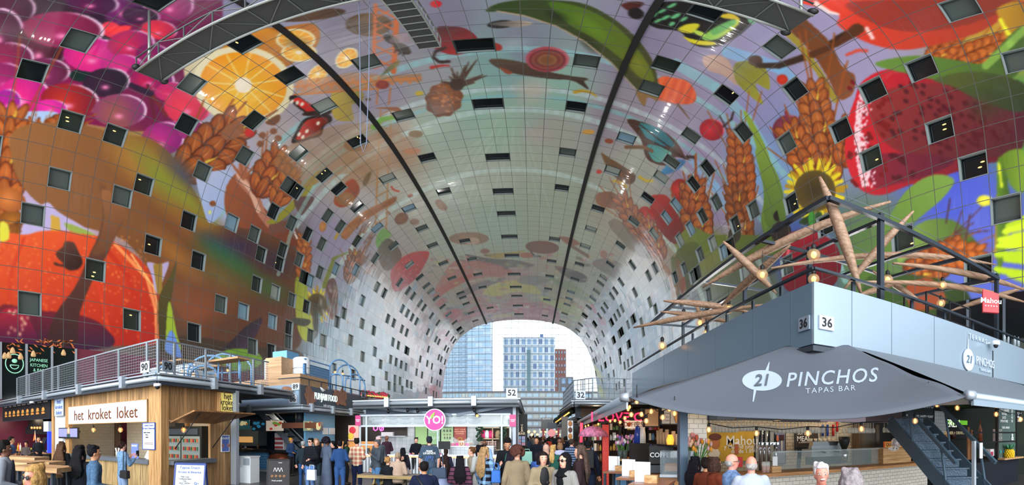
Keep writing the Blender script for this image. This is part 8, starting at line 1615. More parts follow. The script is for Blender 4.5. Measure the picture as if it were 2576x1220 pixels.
t=thing('waffle_stall','stall under roof 32 with slatted grey shutter and food banner','market stall',(4,26,0));b=MB();b.box((3.0,25.9,0),(5.6,26,3.0),mat('slat_white','#a8aeb4',.5));b.obj('shutter',t);b=MB()
for k in range(22):b.box((3.55,25.85,.6+k*.11),(5.0,25.9,.65+k*.11),steel)
b.obj('slats',t)
A_,B_,Z0,Z1=rY(1428,1441,1058,1106,25);tb=board('food_banner','narrow white banner with three pictures of sweets','banner',(A_,B_,Z0,Z1),25,white,.03);b=MB()
for k in range(3):b.ball(((A_+B_)/2,24.97,Z0+.2+k*(Z1-Z0)*.33),.12,[bunm,mat('choc','#5c3424',.6),mat('waffle','#b0703c',.6)][k],8,6,sc=(1,.1,1.4))
b.obj('food_pictures',tb);b=MB();b.box((B_,25,0),(B_+.05,25.05,Z1),steel_d);b.obj('pole',tb)
b=MB();A_=cx(1415,27);b.box((A_-.05,27,0),(A_+.35,27.3,3.0),mat('pillar_grey','#6c675f',.7));tag(b.obj('stall_pillar'),'plain grey brown pillar left of the food banner','pillar')
b=MB();P_=atR(1463,1090,14.5);b.tube([P_+Vector((0,0,.35)),P_-Vector((.02,0,.3))],.045,mat('neon_red','#ff2838',emit=5),8);tag(b.obj('neon_tube'),'vertical red neon tube at the tip of the aisle awning','neon sign')
# ---------------------------------------------------------------- maintenance bridge high under the vault
t=thing('maintenance_bridge','dark steel truss bridge hanging across under the vault at the top','bridge',(-3,13.5,26));gz=26.0;gm_=mat('bridge_steel','#4e5452',.5,.2);gl_=mat('bridge_light','#8c908c',.4,.4);pl=mat('bridge_soffit','#2a2d2d',.6)
xa,xb=-16.3,9.6
def zz(x):return gz-((x-(-3.35))/13.)**2*1.3
n=16;xs=[xa+(xb-xa)*k/n for k in range(n+1)]
b=MB();ysA,ysB=12.7,14.3
for a,c_ in zip(xs[:-1],xs[1:]):b.quad((a,ysA,zz(a)),(c_,ysA,zz(c_)),(c_,ysB,zz(c_)),(a,ysB,zz(a)),pl,.06)
b.obj('deck',t)
for y in(ysA,ysB):
    for dz,r in((-.12,.09),(1.3,.06)):
        b=MB();b.tube([(x,y,zz(x)+dz)for x in xs],r,gl_ if dz<0 else gm_,8);b.obj('chord',t)
    b=MB()
    for k,(a,c_)in enumerate(zip(xs[:-1],xs[1:])):b.bar((a,y,zz(a)),(a,y,zz(a)+1.3),.06,.06,gm_);b.bar((a,y,zz(a)+(1.3 if k%2 else 0)),(c_,y,zz(c_)+(0 if k%2 else 1.3)),.05,.05,gl_)
    b.obj('lattice',t)
b=MB()
for k,(a,c_)in enumerate(zip(xs[:-1],xs[1:])):b.bar((a,ysA,zz(a)-.08),(a,ysB,zz(a)-.08),.07,.08,gm_);b.bar((a,ysA if k%2 else ysB,zz(a)-.08),(c_,ysB if k%2 else ysA,zz(c_)-.08),.05,.06,gm_)
b.obj('cross_bracing',t)
for sx,x in((-1,xa),(1,xb)):
    b=MB();b.tube([(x,13.5,zz(x)+1.3),(x,13.5,zz(x)+3.5 if False else float(np.interp(abs(x-XC),_half[:,0],_half[:,1])))],.08,gl_,8);b.obj('hanger',t);b=MB();b.ball((x-sx*.1,ysA-.1,zz(x)+.2),.22,black,10,7);b.ball((x-sx*.1,ysB+.1,zz(x)-.1),.22,black,10,7);b.obj('buffer',t)
t=thing('gangway','grey grated gangway with rails sloping down from the bridge near the crown','gangway',(-4.5,16,26));b=MB();ga,gb=Vector((-4.7,14.3,25.6)),Vector((-4.5,18.8,25.6))
b.bar(ga,gb,1.0,.08,pl);b.obj('deck',t);b=MB()
for s in(-.5,.5):b.bar(ga+Vector((s,0,.9)),gb+Vector((s,0,.9)),.06,.06,gl_);b.bar(ga+Vector((s,0,0)),gb+Vector((s,0,0)),.08,.14,gl_)
for k in range(9):p=ga.lerp(gb,k/8);b.bar(p+Vector((-.5,0,-.06)),p+Vector((.5,0,-.06)),.06,.05,gl_);b.bar(p+Vector((.5,0,0)),p+Vector((.5,0,.9)),.05,.05,gl_)
b.obj('rails',t)
t=thing('lifting_rope','long pale rope loop hanging from the bridge down towards the left haunch','rope',(-5.8,14.4,20));pa,pb2,pc_=atR(903,5,15.6),atR(930,5,15.6),atR(914,384,15.6);b=MB();b.tube([pa,atR(906,200,15.6),atR(907,360,15.6),pc_,atR(922,360,15.6),atR(928,200,15.6),pb2],.022,mat('rope_pale','#687084',.6),6);b.obj('strand',t)
# ---------------------------------------------------------------- people
def fuse(mb,vox):
    me_=bpy.data.meshes.new('t');me_.from_pydata([tuple(v)for v in mb.v],[],mb.f);o=bpy.data.objects.new('t',me_);col.objects.link(o)
    m_=o.modifiers.new('r','REMESH');m_.mode='VOXEL';m_.voxel_size=vox;s_=o.modifiers.new('s','SMOOTH');s_.iterations=3;s_.factor=.6
    dg=bpy.context.evaluated_depsgraph_get();e=bpy.data.meshes.new_from_object(o.evaluated_get(dg));bpy.data.objects.remove(o)
    r=([tuple(v.co)for v in e.vertices],[tuple(p.vertices)for p in e.polygons]);bpy.data.meshes.remove(e);bpy.data.meshes.remove(me_);return r
SK={'l':'#d8a088','m':'#b8805c','d':'#6c4430','r':'#d08c78'}
def clothmat(c,pat=None):
    k='cloth'+c+str(pat)
    if k in _M:return _M[k]
    m=mat(k,c,.9,spec=.2,bump=.35,bscale=9,var=.35 if pat=='wash' else .1,vscale=22 if pat=='wash' else 5)
    if pat in('plaid','stripe','puff','pin'):
        nt=m.node_tree;b=nt.nodes['Principled BSDF'];tc=nt.nodes.new('ShaderNodeTexCoord');prev=None
        base=lin(c);c2={'plaid':'#d8d0b0' if c=='#a86050' else '#88b0d8','stripe':'#7c90b0','puff':'#0c0e12','pin':'#8c8884'}[pat]
        ws=[]
        for ax in(('Z','X')if pat=='plaid' else(('X',)if pat=='pin' else('Z',))):
            wv_=nt.nodes.new('ShaderNodeTexWave');wv_.bands_direction=ax;wv_.inputs['Scale'].default_value={'plaid':2.2,'stripe':4,'puff':3.6,'pin':11}[pat];nt.links.new(tc.outputs['Object'],wv_.inputs[0])
            g=nt.nodes.new('ShaderNodeMath');g.operation='GREATER_THAN';g.inputs[1].default_value={'plaid':.6,'stripe':.5,'puff':.88,'pin':.93}[pat];nt.links.new(wv_.outputs[1],g.inputs[0]);ws.append(g.outputs[0])
        if len(ws)==2:a=nt.nodes.new('ShaderNodeMath');a.operation='ADD';nt.links.new(ws[0],a.inputs[0]);nt.links.new(ws[1],a.inputs[1]);d=nt.nodes.new('ShaderNodeMath');d.operation='MULTIPLY';d.inputs[1].default_value=.42;nt.links.new(a.outputs[0],d.inputs[0]);ws=[d.outputs[0]]
        mx=nt.nodes.new('ShaderNodeMix');mx.data_type='RGBA';nt.links.new(ws[0],mx.inputs['Factor']);mx.inputs['A'].default_value=(*base,1);mx.inputs['B'].default_value=(*lin(c2),1);nt.links.new(mx.outputs['Result'],b.inputs['Base Color'])
    return m
ARMS={'down':((.24,-.03,1.12),(.26,.06,.88)),'bent':((.25,-.02,1.13),(.16,.22,1.08)),'held':((.23,.0,1.13),(.05,.25,1.1)),'phone':((.24,.08,1.15),(.16,.28,1.3)),'up':((.25,.12,1.42),(.26,.3,1.62)),'cross':((.24,.02,1.15),(-.06,.17,1.2)),'table':((.25,.1,1.15),(.2,.34,1.12)),'side':((.33,.05,1.16),(.5,.16,1.2))}
def person(x,y,R_,face,label,arms='down,down',hair='short',hc='#1c1614',top='#20242c',bot='#2c3a50',sk='l',pat=None,seat=0,coat=0,far=0,sleeve=1,acc='',tilt=0,wide=1.0,group=None,head=0):
    th=(x-VX)/F;zt=H+R_*math.tan((VY-y)/F);s=((zt-seat)/.9*.515 if False else 1.0)if seat else zt/1.725
    s=min(max(s,.72),1.08);dz=zt-1.725*s if seat else 0
    P_=Vector((math.sin(th)*R_,math.cos(th)*R_,0));rz=-th-math.radians(face)
    t=thing('person',label,'person',P_,rz,group);v=.034 if far else(.015 if R_<12 else .02)
    L=lambda p:Vector((p[0]*s,p[1]*s,p[2]*s+dz))
    skm=mat('skin_'+sk,SK[sk],.55);hands=[]
    def limbs(mb,g,legs=True,arm=True,skinonly=False):
        for i,sd in enumerate((-1,1)):
            e,wr=ARMS[arms.split(',')[i]];S_=L((sd*.158*wide,0,1.4));E_=L((sd*e[0]*wide,e[1],e[2]));W_=L((sd*wr[0],wr[1],wr[2]))
            if arm:
                mb.tube([S_,S_.lerp(E_,.5),E_],[(.056+g)*s,(.05+g)*s,(.042+g)*s],skm,10)
                if sleeve or not g:mb.tube([E_,E_.lerp(W_,.4),W_],[(.043+g)*s,(.04+g)*s,(.028+g*.9)*s],skm,10);mb.ball(E_,(.043+g)*s,skm,8,6)
                mb.ball(S_,(.06+g*.8)*s,skm,10,7)
            if not g:hands.append((W_,(W_-E_).normalized(),sd))
            if legs:
                hp=L((sd*.09,0,.9))
                if seat:kn=L((sd*.13,.42,.88));an=Vector((kn.x,kn.y-.02,.1))
                else:kn=L((sd*.1,.03,.49));an=L((sd*.1,-.01,.09))
                mb.tube([hp,hp.lerp(kn,.5),kn],[(.088+g)*s,(.078+g)*s,(.058+g)*s],skm,10);mb.tube([kn,kn.lerp(an,.35),an],[(.057+g)*s,(.055+g)*s,(.04+g*1.6)*s],skm,10);mb.ball(kn,(.058+g)*s,skm,8,6)
                if not g:mb.ball(an+Vector((0,.05,-.05)),.05,skm,8,6,sc=(.85,2.2,.8))
    def torso(mb,g,z0=.86,z1=1.47):
        pr=[(.001,z0-.03),(.15+g,z0),(.158+g,.93),(.14+g,1.06),(.155+g,1.22),(.175+g,1.34),(.165+g,1.42),(.1+g*.7,1.465),(.052+g*.4,z1+.01)]
        pr=[(r*s*wide,z*s)for r,z in pr];mb.lathe(pr,(0,0,dz),skm,18,True,sc=(1,.66,1))
    body=MB();limbs(body,0);torso(body,0);hz=Vector((0,.012,1.635));tl=math.radians(tilt)
    Hm=Matrix.Translation(L((0,.0,1.472)))@Matrix.Rotation(-tl,4,'X')@Matrix.Rotation(math.radians(head),4,'Z')@Matrix.Scale(s,4)
    hp=lambda a,b_,c_:Hm@Vector((a,b_,c_))
    body.tube([L((0,-.01,1.42)),hp(0,.0,.06)],[.058*s,.052*s],skm,10)
    body.ball(hp(0,.0,.155),.098*s,skm,14,10,sc=(.8,1,1.03));body.ball(hp(0,.028,.085),.066*s,skm,12,8,sc=(.85,1,1.05));body.ball(hp(0,.098,.118),.016*s,skm,8,6,sc=(.8,1.2,1.5))
    for sd in(-1,1):body.ball(hp(sd*.08,0,.12),.022*s,skm,7,5,sc=(.4,.8,1.3))
    for(W_,d,sd)in hands:body.ball(W_+d*.05*s,.04*s,skm,8,6,sc=(.8,.8,1.1))
    vs_,fs_=fuse(body,v);fin=MB();Mw=WP(t);fin.add(vs_,fs_,skm,True)
    if not far:
        for(W_,d,sd)in hands:
            sv=d.cross(Vector((0,1,0))if abs(d.y)<.8 else Vector((0,0,1))).normalized();nv_=d.cross(sv)
            for k in range(4):a=W_+d*.075*s+sv*(k-1.5)*.019*s;ln=(.07,.08,.075,.06)[k]*s;fin.tube([a,a+d*ln*.55+nv_*.008,a+d*ln*.8+nv_*.035*s],[.01*s,.009*s,.007*s],skm,6)
            a=W_+d*.03*s-sv*.03*s;fin.tube([a,a+(d-sv)*.03*s,a+(d*1.4-sv*.6)*.045*s+nv_*.02],[.012*s,.011*s,.008*s],skm,6)
    def put(mb,name,smooth=True):
        mb.v=[Mw@Vector(q)for q in mb.v];return mb.obj(name,t)
    put(fin,'body')
    tm=clothmat(top,pat);bm_=clothmat(bot,'wash' if bot in('#5878a8','#7c9cc4')else None)
    def garment(fn,name,m_):g=MB();fn(g);a,b_=fuse(g,v);g2=MB();g2.add(a,b_,m_,True);put(g2,name)
    garment(lambda g:(limbs(g,.012,arm=False),g.lathe([(.001,.8*s),(.155*s*wide,.86*s),(.162*s*wide,.95*s),(.14*s,1.04*s)],(0,0,dz),skm,16,True,sc=(1,.7,1))),'trousers',bm_)
    def topf(g):
        limbs(g,.017 if pat!='puff' else .03,legs=False);torso(g,.018 if pat!='puff' else .035,.86)
        if coat:g.lathe([(.23*s*wide,coat*s),(.21*s*wide,(coat+.95)/2*s),(.18*s*wide,1.0*s),(.16*s,1.2*s)],(0,0,dz),skm,18,True,sc=(1,.72,1))
        g.tube([L((0,0,1.44)),L((0,-.005,1.5))],[.075*s,.068*s],skm,12)
    garment(topf,'coat' if coat else('jacket' if sleeve else 'shirt'),tm)
    if not seat or not far:
        g=MB()
        for sd in(-1,1):p=Vector((sd*(.13 if seat else .1)*s,.42*s if seat else .0,.05));g.ball(p+Vector((0,.05,0)),.055,skm,10,6,sc=(.85,2.4,.8))
        g.m(mat('shoe_dark','#22201f',.5));g.mats=[mat('shoe_dark','#22201f',.5)];put(g,'shoes')
    hm=mat('hair'+hc,hc,.75,bump=.7,bscale=45,var=.35,vscale=25,spec=.15)if hair not in('cap','hijab')else clothmat(hc)
    if hair not in('none',):
        h=MB();rr=random.Random(int(x*7+y));cap=lambda r=.106,f=0:h.ball(hp(0,-.018+f,.17),r*s,skm,14,10,sc=(.84,.97,.98))
        if hair=='bald':h.ball(hp(0,-.03,.125),.09*s,skm,12,8,sc=(.92,.9,.7))
        elif hair=='curly':
            for k in range(70):a,b_=rr.uniform(0,6.28),rr.uniform(-.4,1.5);q=Vector((math.cos(a)*math.cos(b_)*.12,math.sin(a)*math.cos(b_)*.12-.03,math.sin(b_)*.12+.16));h.ball(hp(*q),.04*s,skm,7,5)
        elif hair=='hijab':
            h.ball(hp(0,-.022,.15),.118*s,skm,14,10,sc=(.9,.95,1.08));h.tube([hp(0,-.02,.1),hp(0,-.01,0),L((0,.0,1.36))],[.1*s,.1*s,.17*s],skm,14);h.ball(L((0,.07,1.3)),.1*s,skm,10,7,sc=(.9,.8,1.4))
        else:
            cap()
            for k in range(12):a=rr.uniform(0,6.28);h.ball(hp(math.cos(a)*.06,math.sin(a)*.06-.03,.23+rr.uniform(-.03,.02)),.035*s,skm,7,5)
            if hair!='cap':h.ball(hp(0,.045,.225),.055*s,skm,10,7,sc=(1.25,.8,.5))
        if hair in('long','pony','wavy'):
            ln={'long':.36,'pony':.3,'wavy':.5}[hair];w_=.07 if hair!='pony' else .028
            for k in range(7):o_=(k-3)/3;h.tube([hp(o_*.07*(hair!='pony'),-.06,.2),hp(o_*w_,-.105,.06),L((o_*w_*1.8,-.125-.02*(hair=='wavy'),1.5-ln*.5)),L((o_*w_*1.3+rr.uniform(-.02,.02),-.13,1.53-ln*(1-.1*abs(o_))))],[.04*s,.038*s,.034*s,.012*s],skm,7)
            if hair!='pony':
                for sd in(-1,1):h.tube([hp(sd*.07,.0,.2),hp(sd*.088,.02,.08),L((sd*.09,.0,1.47)),L((sd*.1,-.02,1.42))],[.026*s,.026*s,.022*s,.01*s],skm,7)
        if hair=='bob':
            for k in range(11):a=-2.6+k*.52-.52;h.tube([hp(math.sin(a)*.05,-math.cos(a)*.05-.01,.23),hp(math.sin(a)*.092,-math.cos(a)*.098-.01,.13),hp(math.sin(a)*.095,-math.cos(a)*.1-.01,.03)],[.035*s,.034*s,.02*s],skm,7)
        if hair=='bun':h.ball(hp(0,-.13,.15),.04*s,skm,9,7)
        a,b_=fuse(h,v*.8);g2=MB()
        # keep the face clear of hair
        if hair in('hijab',):pass
        inv=Hm.inverted();vv=[]
        for q in a:
            l_=inv@Vector(q)
            if l_.y>.03 and l_.z<(.2 if hair!='hijab' else .19)and l_.z>.03 and abs(l_.x)<.07:l_.y=min(l_.y,.03)
            vv.append(Hm@l_)
        g2.add(vv,b_,hm,True)
        if hair=='cap':g2.ball(hp(0,.1,.185),.08*s,hm,10,6,sc=(.85,1,.14))
        put(g2,'headscarf' if hair=='hijab' else 'cap' if hair=='cap' else 'hair')
    if not far and abs(((face+head+180)%360)-180)>50:
        fc=MB();wm,dm,lm_=mat('eye_white','#e8e4e0',.3),mat('eye_dark','#1c1410',.3),mat('lips','#a84c4c',.5)
        for sd in(-1,1):
            fc.ball(hp(sd*.033,.088,.145),.013*s,wm,8,5,sc=(1.2,.5,.6));fc.ball(hp(sd*.033,.094,.145),.0065*s,dm,6,5);fc.ball(hp(sd*.034,.092,.17),.017*s,hm if hair not in('none','cap','hijab','bald')else dm,6,4,sc=(1.2,.35,.22))
        fc.ball(hp(0,.09,.078),.02*s,lm_,8,5,sc=(1.25,.45,.35));put(fc,'face')
        if 'g' in acc:
            gm_2=MB()
            for sd in(-1,1):gm_2.ball(hp(sd*.036,.1,.146),.026*s,black if 'G' in acc else mat('lens','#7c8488',.1,alpha=.35),9,6,sc=(1.1,.25,.8));gm_2.tube([hp(sd*.06,.09,.15),hp(sd*.085,0,.145)],.004,black,5)
            gm_2.tube([hp(-.03,.105,.152),hp(.03,.105,.152)],.004,black,5);put(gm_2,'glasses')
    return t,Mw,L,hp,hands,s
def held(name,label,cat,pr,i,build,dz=0):
    t,Mw,L,hp,hands,s=pr;W_,d,sd=hands[i];p=Mw@(W_+d*.1*s);b=MB();build(b,p);return tag(b.obj(name),label,cat)
PL=[
 (12,1110,6.8,100,'man in grey hoodie over a navy T-shirt at the left edge','bent,bent','short','#141210','#7c8088','#1c2430','d',None,0,0),
 (85,1172,4.0,-125,'close person with swept blond hair and sunglasses at the bottom left','down,down','bob','#b08850','#8c8c88','#333333','r',None,0,0,'gG'),
 (29,1093,14,110,'man in a blue T-shirt with crossed arms by the burger counter','cross,cross','short','#181412','#44587c','#22262e','m',None,0,0,'s'),
 (66,1111,19,-150,'person in a striped scarf seated behind the burger counter','bent,bent','short','#201814','#4c4440','#222222','m',None,0,0),
 (97,1098,19,170,'cook in black behind the paper flag','bent,bent','short','#181412','#181a20','#222222','m',None,0,0),
 (156,1112,10.5,35,'woman with long brown hair in a long black coat at the high table','bent,bent','long','#4c3424','#0c0f12','#2c3c54','l',None,0,.55),
 (202,1122,7.5,40,'woman with half tied black hair in a black hooded jacket','down,bent','long','#0c0b0e','#14161e','#22262e','l',None,0,.7),
 (237,1121,7.0,85,'person with short black hair in an acid washed denim jacket','down,bent','short','#131318','#44607c','#2c3c54','m','wash',0,.75),
 (308,1112,11.5,60,'woman with a hair bun in denim holding a phone at the snack counter','phone,phone','bun','#2c1c18','#6c8cae','#8ca4c4','l','wash',0,0),
 (732,1102,20,130,'cook in blue shirt and yellow black cap behind the curry counter','bent,bent','cap','#c89028','#2c4468','#222222','m',None,0,0),
 (763,1110,15.5,10,'grey haired man in a dark vest seen from behind in the queue','down,down','short','#8c8c8c','#1c2830','#24426c','l',None,0,0),
 (781,1103,14.4,-140,'young man in sunglasses and black puffer jacket carrying a white bag','bent,down','short','#141414','#14171e','#5878a8','l','puff',0,0,'gG'),
 (796,1104,15.3,175,'woman with pale tied hair in a dark jacket facing the viewer','down,down','bob','#8c6c50','#101218','#2c3c44','l',None,0,0),
 (809,1112,16.6,120,'dark haired person half hidden behind the pale haired woman','down,down','long','#141216','#18181c','#222222','m',None,0,0),
 (822,1102,14.4,55,'woman with a large afro in a long slate grey coat','bent,bent','curly','#14101a','#4c5668','#2c303c','d',None,0,.25),
 (838,1110,15.4,-80,'dark haired person in black facing left beside the grey coat','bent,bent','short','#101014','#121216','#1c1c20','l',None,0,0),
 (855,1109,13.8,8,'man in a matching dark denim jacket and trousers seen from behind','bent,bent','short','#0e0e12','#24406c','#2c4c7c','l',None,0,0),
 (872,1107,16.6,90,'person in a dark green jacket behind the denim suit','down,down','long','#181414','#20402c','#222222','m',None,0,0),
 (898,1103,14.4,20,'man in a red and cream plaid shirt and navy trousers','bent,bent','short','#181412','#a86050','#141c38','l','plaid',0,0),
 (948,1107,13.3,-120,'grey haired man in a grey zip jacket holding up a phone','phone,down','short','#4c4c50','#3c444c','#44688c','m',None,0,0),
 (953,1099,15.2,150,'person in a pink cap behind the man with the phone','down,down','cap','#c8a0a4','#4c545c','#222222','l',None,0,0),
 (973,1094,19.4,-30,'bald man in a dark maroon jacket inside the yoghurt stall','bent,bent','none','#222222','#38202c','#222222','d',None,0,0),
 (976,1150,12.9,40,'child with a blond updo in black sitting on the bench, arm raised','side,up','bun','#9c7448','#14171c','#222222','l',None,.45,0),
 (1001,1139,12.8,10,'person in a beige hoodie with cropped hair sitting on the bench','bent,bent','short','#94806c','#a8907e','#948474','l',None,.45,0),
 (1014,1127,14.6,10,'girl with long black hair in a dark plaid shirt before the counter','down,down','long','#0e0c12','#201c28','#1c1c24','m',None,0,0),
 (1047,1101,19.1,180,'vendor woman in black with tied hair behind the yoghurt counter','bent,bent','bun','#1c1414','#10121c','#222222','l',None,0,0),
 (1080,1089,13.3,0,'tall man in a navy cap and blue grey T-shirt seen from behind','down,down','cap','#20242e','#3c4c5c','#40586c','l',None,0,0,'s'),
 (1067,1162,8.3,0,'man in a navy jacket with a shoulder strap sitting at the picnic table','table,table','short','#14110f','#141c34','#141820','m',None,.45,0),
 (1118,1148,9.6,-40,'woman with a dark wavy ponytail in a pale blue shirt reaching left','side,bent','pony','#241816','#a8b4d8','#8c9cc0','l',None,.45,0),
 (1122,1131,13.8,10,'girl with a brown ponytail in dark clothes by the yoghurt counter','down,down','pony','#2c1c14','#1c2030','#222222','l',None,0,0),
 (1157,1148,9.2,0,'girl with very long wavy black hair in a maroon puffer jacket','bent,down','wavy','#0c0a10','#5c3448','#14141c','m','puff',0,0),
 (1187,1125,11,-85,'boy with brown hair in a khaki jacket facing left','down,down','short','#5c3c24','#8c8470','#6c6c60','l',None,0,0),
 (1205,1121,10.4,-50,'dark haired woman with a pale hair clip in a light grey shirt and skirt','bent,down','long','#0c0b10','#a8a8a4','#b4b0a8','l',None,0,.25),
 (1221,1125,9.4,50,'woman with long blond hair in a blue and black plaid jacket','down,phone','wavy','#9c7c54','#16141c','#7ca4d8','l','plaid',0,0),
 (1219,1108,14.2,15,'bald man in a light blue shirt seen from behind','down,down','bald','#44302a','#88a8d8','#2c3444','d',None,0,0),
 (1276,1104,10.6,175,'man in a black leather jacket looking down at a drink','held,held','short','#14100f','#101418','#101218','m',None,0,0,'',22),
 (1289,1133,9.4,30,'woman with long dark hair in a black jacket behind the trench coat','down,bent','long','#1c1420','#0e0e12','#1c1c22','m',None,0,.7),
 (1301,1125,8.2,0,'woman with short curly brown hair in a beige trench coat','down,down','curly','#4c2c24','#84745c','#786a54','l',None,0,.3),
 (1323,1124,12.4,10,'dark haired woman with a mint green backpack','phone,down','bob','#14100f','#18202c','#222222','l',None,0,0),
 (1350,1100,16,-165,'bearded man in a black jacket walking towards the viewer','down,down','short','#201814','#0e121c','#161a24','m',None,0,0),
 (1353,1139,11,30,'person in a blue patterned jacket photographing with a phone','phone,phone','bob','#1c1820','#3c5ca0','#222222','l','wash',0,0),
 (1374,1119,13,10,'person in a flowered headscarf seen from behind','down,down','hijab','#c8a08c','#6c2c34','#222222','l',None,0,0),
 (1391,1120,11.4,15,'woman with a long blond ponytail in a green sports jacket','down,down','pony','#b8945c','#245448','#222222','l',None,0,0),
 (1407,1101,16,165,'bearded man in a black jacket further right in the crowd','down,down','short','#0e0e10','#111114','#222222','d',None,0,0),
 (1409,1115,15,10,'woman with wavy fair hair in a white shirt with a bag strap','down,down','bob','#8c6c4c','#b8bcd8','#222222','l',None,0,0),
 (1438,1105,14.6,20,'man in a navy striped shirt seen from behind','down,down','short','#3c342c','#28344c','#222222','l','stripe',0,0),
 (1366,1138,7.4,165,'woman in a beige trench coat holding a black microphone with both hands','held,held','bob','#1c1618','#8c7c62','#8c7c62','l',None,0,.35),
 (1420,1141,6.6,-140,'woman in a black headscarf, sunglasses and grey pinstripe blazer','down,down','hijab','#0c0d12','#84807c','#807c78','l','pin',0,.6,'gG'),
 (1459,1121,7.9,-80,'smiling woman with very long brown hair in a dark brown jacket','down,down','wavy','#4c3c34','#2c1e20','#2c1e20','l',None,0,.7),
 (1480,1110,11,15,'man in dark clothes with a black backpack seen from behind','down,down','short','#0e0e12','#141a2c','#1c2438','m',None,0,0),
 (1750,1150,8.1,30,'woman with long black hair in dark purple sitting farthest at the bar','table,table','long','#141018','#281c24','#1c1c22','m',None,.75,0),
 (1777,1153,7.6,20,'dark haired person in a rust brown coat sitting at the bar','table,table','short','#1c1210','#5c2818','#2c2020','m',None,.75,0),
 (1799,1152,7.0,65,'woman with a brown bob in a rust suede coat looking right','table,table','bob','#38241c','#6c2e1c','#2c2020','r',None,.75,0),
 (1841,1142,6.3,75,'elderly man with glasses in a light denim shirt at the bar','table,table','bald','#9c9894','#6c88b0','#3c4c64','r','wash',.75,0,'g'),
 (1890,1148,5.9,-10,'balding man in a white shirt seen from behind at the bar','table,table','bald','#a8a09c','#a8b0c0','#3c4c64','r',None,.75,0),
 (2066,1167,4.6,170,'white haired man with a moustache in a red jacket facing the viewer','down,down','short','#c8c4c4','#a81c28','#2c3444','r',None,0,0),
 (2142,1180,3.9,20,'person with grey and brown highlighted hair at the bottom edge','down,down','bob','#8c8284','#3c3c44','#333333','l',None,0,0)]
ppl={}
for q in PL:
    x,y,R_,fc_,lab,ar,hr,hc,tp,bt,sk,pat,st,ct=q[:14];acc=q[14]if len(q)>14 else ''
    ppl[x]=person(x,y,R_,fc_,lab,ar,hr,hc,tp,bt,sk,pat,st,ct,sleeve=0 if 's' in acc else 1,acc=acc,tilt=q[15]if len(q)>15 else 0,wide=1.12 if x in(1067,1080,1890,1841)else 1)
rr=random.Random(21)
for k in range(34):
    x=rr.uniform(1322,1440);R_=rr.uniform(19,46);hgt=rr.uniform(1.58,1.85);c_=rr.choice(['#14171e','#20242c','#3c2c28','#c04028','#38485c','#5c5c60','#18181c','#8c8478']);nm_={'#c04028':'orange','#8c8478':'beige','#5c5c60':'grey','#38485c':'blue','#3c2c28':'brown'}.get(c_,'black')
    person(x,VY-F*math.atan((hgt-H)/R_),R_,rr.choice([0,10,180,170,20]),'distant person in %s among the crowd in the aisle'%nm_,'down,down',rr.choice(['short','short','bob']),rr.choice(['#1c1614','#2c1c14','#6c4c30','#14121a']),c_,'#22262e',rr.choice('lmd'),far=1,group='distant %s-clad people in the aisle'%nm_)
# what they hold and carry
held('phone','black phone held by the denim woman at the snack counter','phone',ppl[308],1,lambda b,p:b.cbox(p+Vector((.0,.03,.07)),(.03,.08,.15),black))
held('phone','dark phone held up by the grey haired man in the grey jacket','phone',ppl[948],0,lambda b,p:b.cbox(p+Vector((0,0,.06)),(.08,.03,.16),black))
held('phone','phone held by the person in the blue patterned jacket','phone',ppl[1353],1,lambda b,p:b.cbox(p+Vector((0,0,.04)),(.15,.03,.08),black))
held('microphone','black foam microphone held by the woman in the trench coat','microphone',ppl[1366],0,lambda b,p:(b.tube([p-Vector((0,0,.1)),p+Vector((0,0,.1))],.015,black),b.ball(p+Vector((0,0,.13)),.035,black)))
held('drink_cup','iced drink with a straw held by the man in the leather jacket','cup',ppl[1276],0,lambda b,p:(b.lathe([(.035,-.08),(.045,.08)],p,mat('drink_berry','#a87884',.3),12),b.tube([p,p+Vector((-.02,0,.22))],.007,white,6)))
def bag(name,lab,p,w_,h,c,str_=.15,d=.14,m_=None):
    t=thing(name,lab,'bag',(p[0],p[1],p[2]));P_=Vector(p);m_=m_ or mat('bag'+c,c,.7,bump=.3,bscale=12);b=MB();b.prism([P_+Vector(q)for q in((-w_/2,-d/2,0),(w_/2,-d/2,0),(w_*.46,-d/2,h),(-w_*.46,-d/2,h))],(0,d,0),m_);b.obj('bag_body',t,bevel=.015);b=MB();b.tube([P_+Vector((-w_*.25,0,h)),P_+Vector((-w_*.2,0,h+str_)),P_+Vector((w_*.2,0,h+str_)),P_+Vector((w_*.25,0,h))],.012,m_,6);b.obj('strap',t)
bag('paper_bag','white paper carrier bag hanging from the puffer jacket man\'s hand',atR(784,1208,13.9),.32,.34,'#c8d0dc');bag('tote_bag','dark blue tote bag beside the woman in pale blue',atR(1106,1203,9.1),.3,.22,'#2c3c50',.3);bag('plastic_bag','bright blue plastic bag carried by the plaid jacket woman',atR(1248,1214,9.2),.2,.26,'#2c68b8');bag('shoulder_bag','black and white dotted bag at the hip of the denim woman',atR(314,1203,11.2),.3,.2,'#1c1818',.5);bag('backpack','mint green backpack on the dark haired woman',atR(1326,1168,12.1),.3,.36,'#7cac9c',.06);bag('backpack','black backpack on the man in dark clothes',atR(1478,1178,10.7),.32,.46,'#0e0e12',.06)
t,Mw,L,hp,hands,s=ppl[1080]
for s1,z,mm,sz in(('PRIME',1.33,inkw,.075),('LEGENDS',1.27,inkw,.09),('//*/',1.12,mat('print_blue','#3c64b8',.6),.2)):text_obj(s1,'shirt_print',sz,mm,t,Mw@frameM(L((0,-.16,z)),(1,0,0),(0,0,1)),bold=.005)
t,Mw,L,hp,hands,s=ppl[2066];b=MB();b.ball(Mw@hp(0,.098,.092),.022,mat('moustache','#d8d4d0',.7),8,5,sc=(1.5,.6,.4));b.obj('moustache',t)
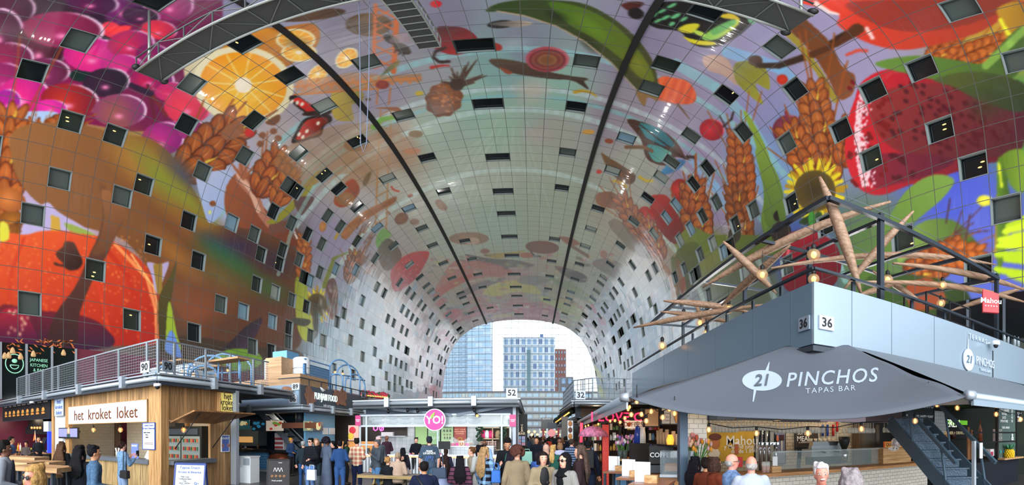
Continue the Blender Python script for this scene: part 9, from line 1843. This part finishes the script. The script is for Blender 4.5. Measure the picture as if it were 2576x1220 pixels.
t,Mw,L,hp,hands,s=ppl[1276];b=MB();b.ball(Mw@L((0,.115,1.2)),.1,mat('shirt_teal','#1c5048',.7),10,8,sc=(.8,.35,2.4),R=Mw.to_3x3());b.obj('shirt',t)
t,Mw,L,hp,hands,s=ppl[1366];b=MB();b.ball(Mw@L((0,.1,1.3)),.1,mat('top_black','#0c0c10',.7),14,10,sc=(.85,.36,1.7),R=Mw.to_3x3());b.obj('shirt',t)
t,Mw,L,hp,hands,s=ppl[12];b=MB();b.ball(Mw@L((0,.12,1.2)),.12,mat('tee_navy','#10182c',.7),10,8,sc=(.75,.35,2.4),R=Mw.to_3x3());b.obj('shirt',t)
t,Mw,L,hp,hands,s=ppl[1067];b=MB();b.tube([Mw@L((-.14,-.1,1.45)),Mw@L((0,-.155,1.25)),Mw@L((.16,-.12,1.0))],.022,black,6);b.obj('strap',t)
# high tables and stools at the left
for i,(x,y,R_,L_,lab)in enumerate([(109,1172,7.6,1.0,'oak high table nearest the blond person'),(45,1160,9.5,1.0,'oak high table behind the man in the hoodie'),(112,1160,9.8,.7,'oak high table by the woman in the black coat'),(52,1148,11.5,1.4,'long oak high table nearest the burger counter')]):
    P_=atR(x,y,R_);z=P_.z;t=thing('high_table',lab,'table',(P_.x,P_.y,0),.5);b=MB();b.cbox((P_.x,P_.y,z-.04),(L_,.65,.08),oak_h,.5);b.obj('tabletop',t)
    for k in range(4):q=Matrix.Rotation(.5,3,'Z')@Vector(((k%2-.5)*L_*.8,(k//2-.5)*.5,0));b=MB();b.bar((P_.x+q.x,P_.y+q.y,0),(P_.x+q.x*.9,P_.y+q.y*.9,z-.08),.06,.06,steel_d);b.obj('leg',t)
P_=atR(134,1195,7.9);t=thing('bar_stool','round wooden bar stool in front of the black coat','stool',(P_.x,P_.y,0));b=MB();b.lathe([(.17,-.04),(.18,0),(.17,.02)],P_,oak_h,18);b.obj('seat',t)
for k in range(4):a=k*math.pi/2+.4;b=MB();b.bar((P_.x+math.cos(a)*.2,P_.y+math.sin(a)*.2,0),(P_.x+math.cos(a)*.12,P_.y+math.sin(a)*.12,P_.z-.04),.03,.03,steel_d);b.obj('leg',t)
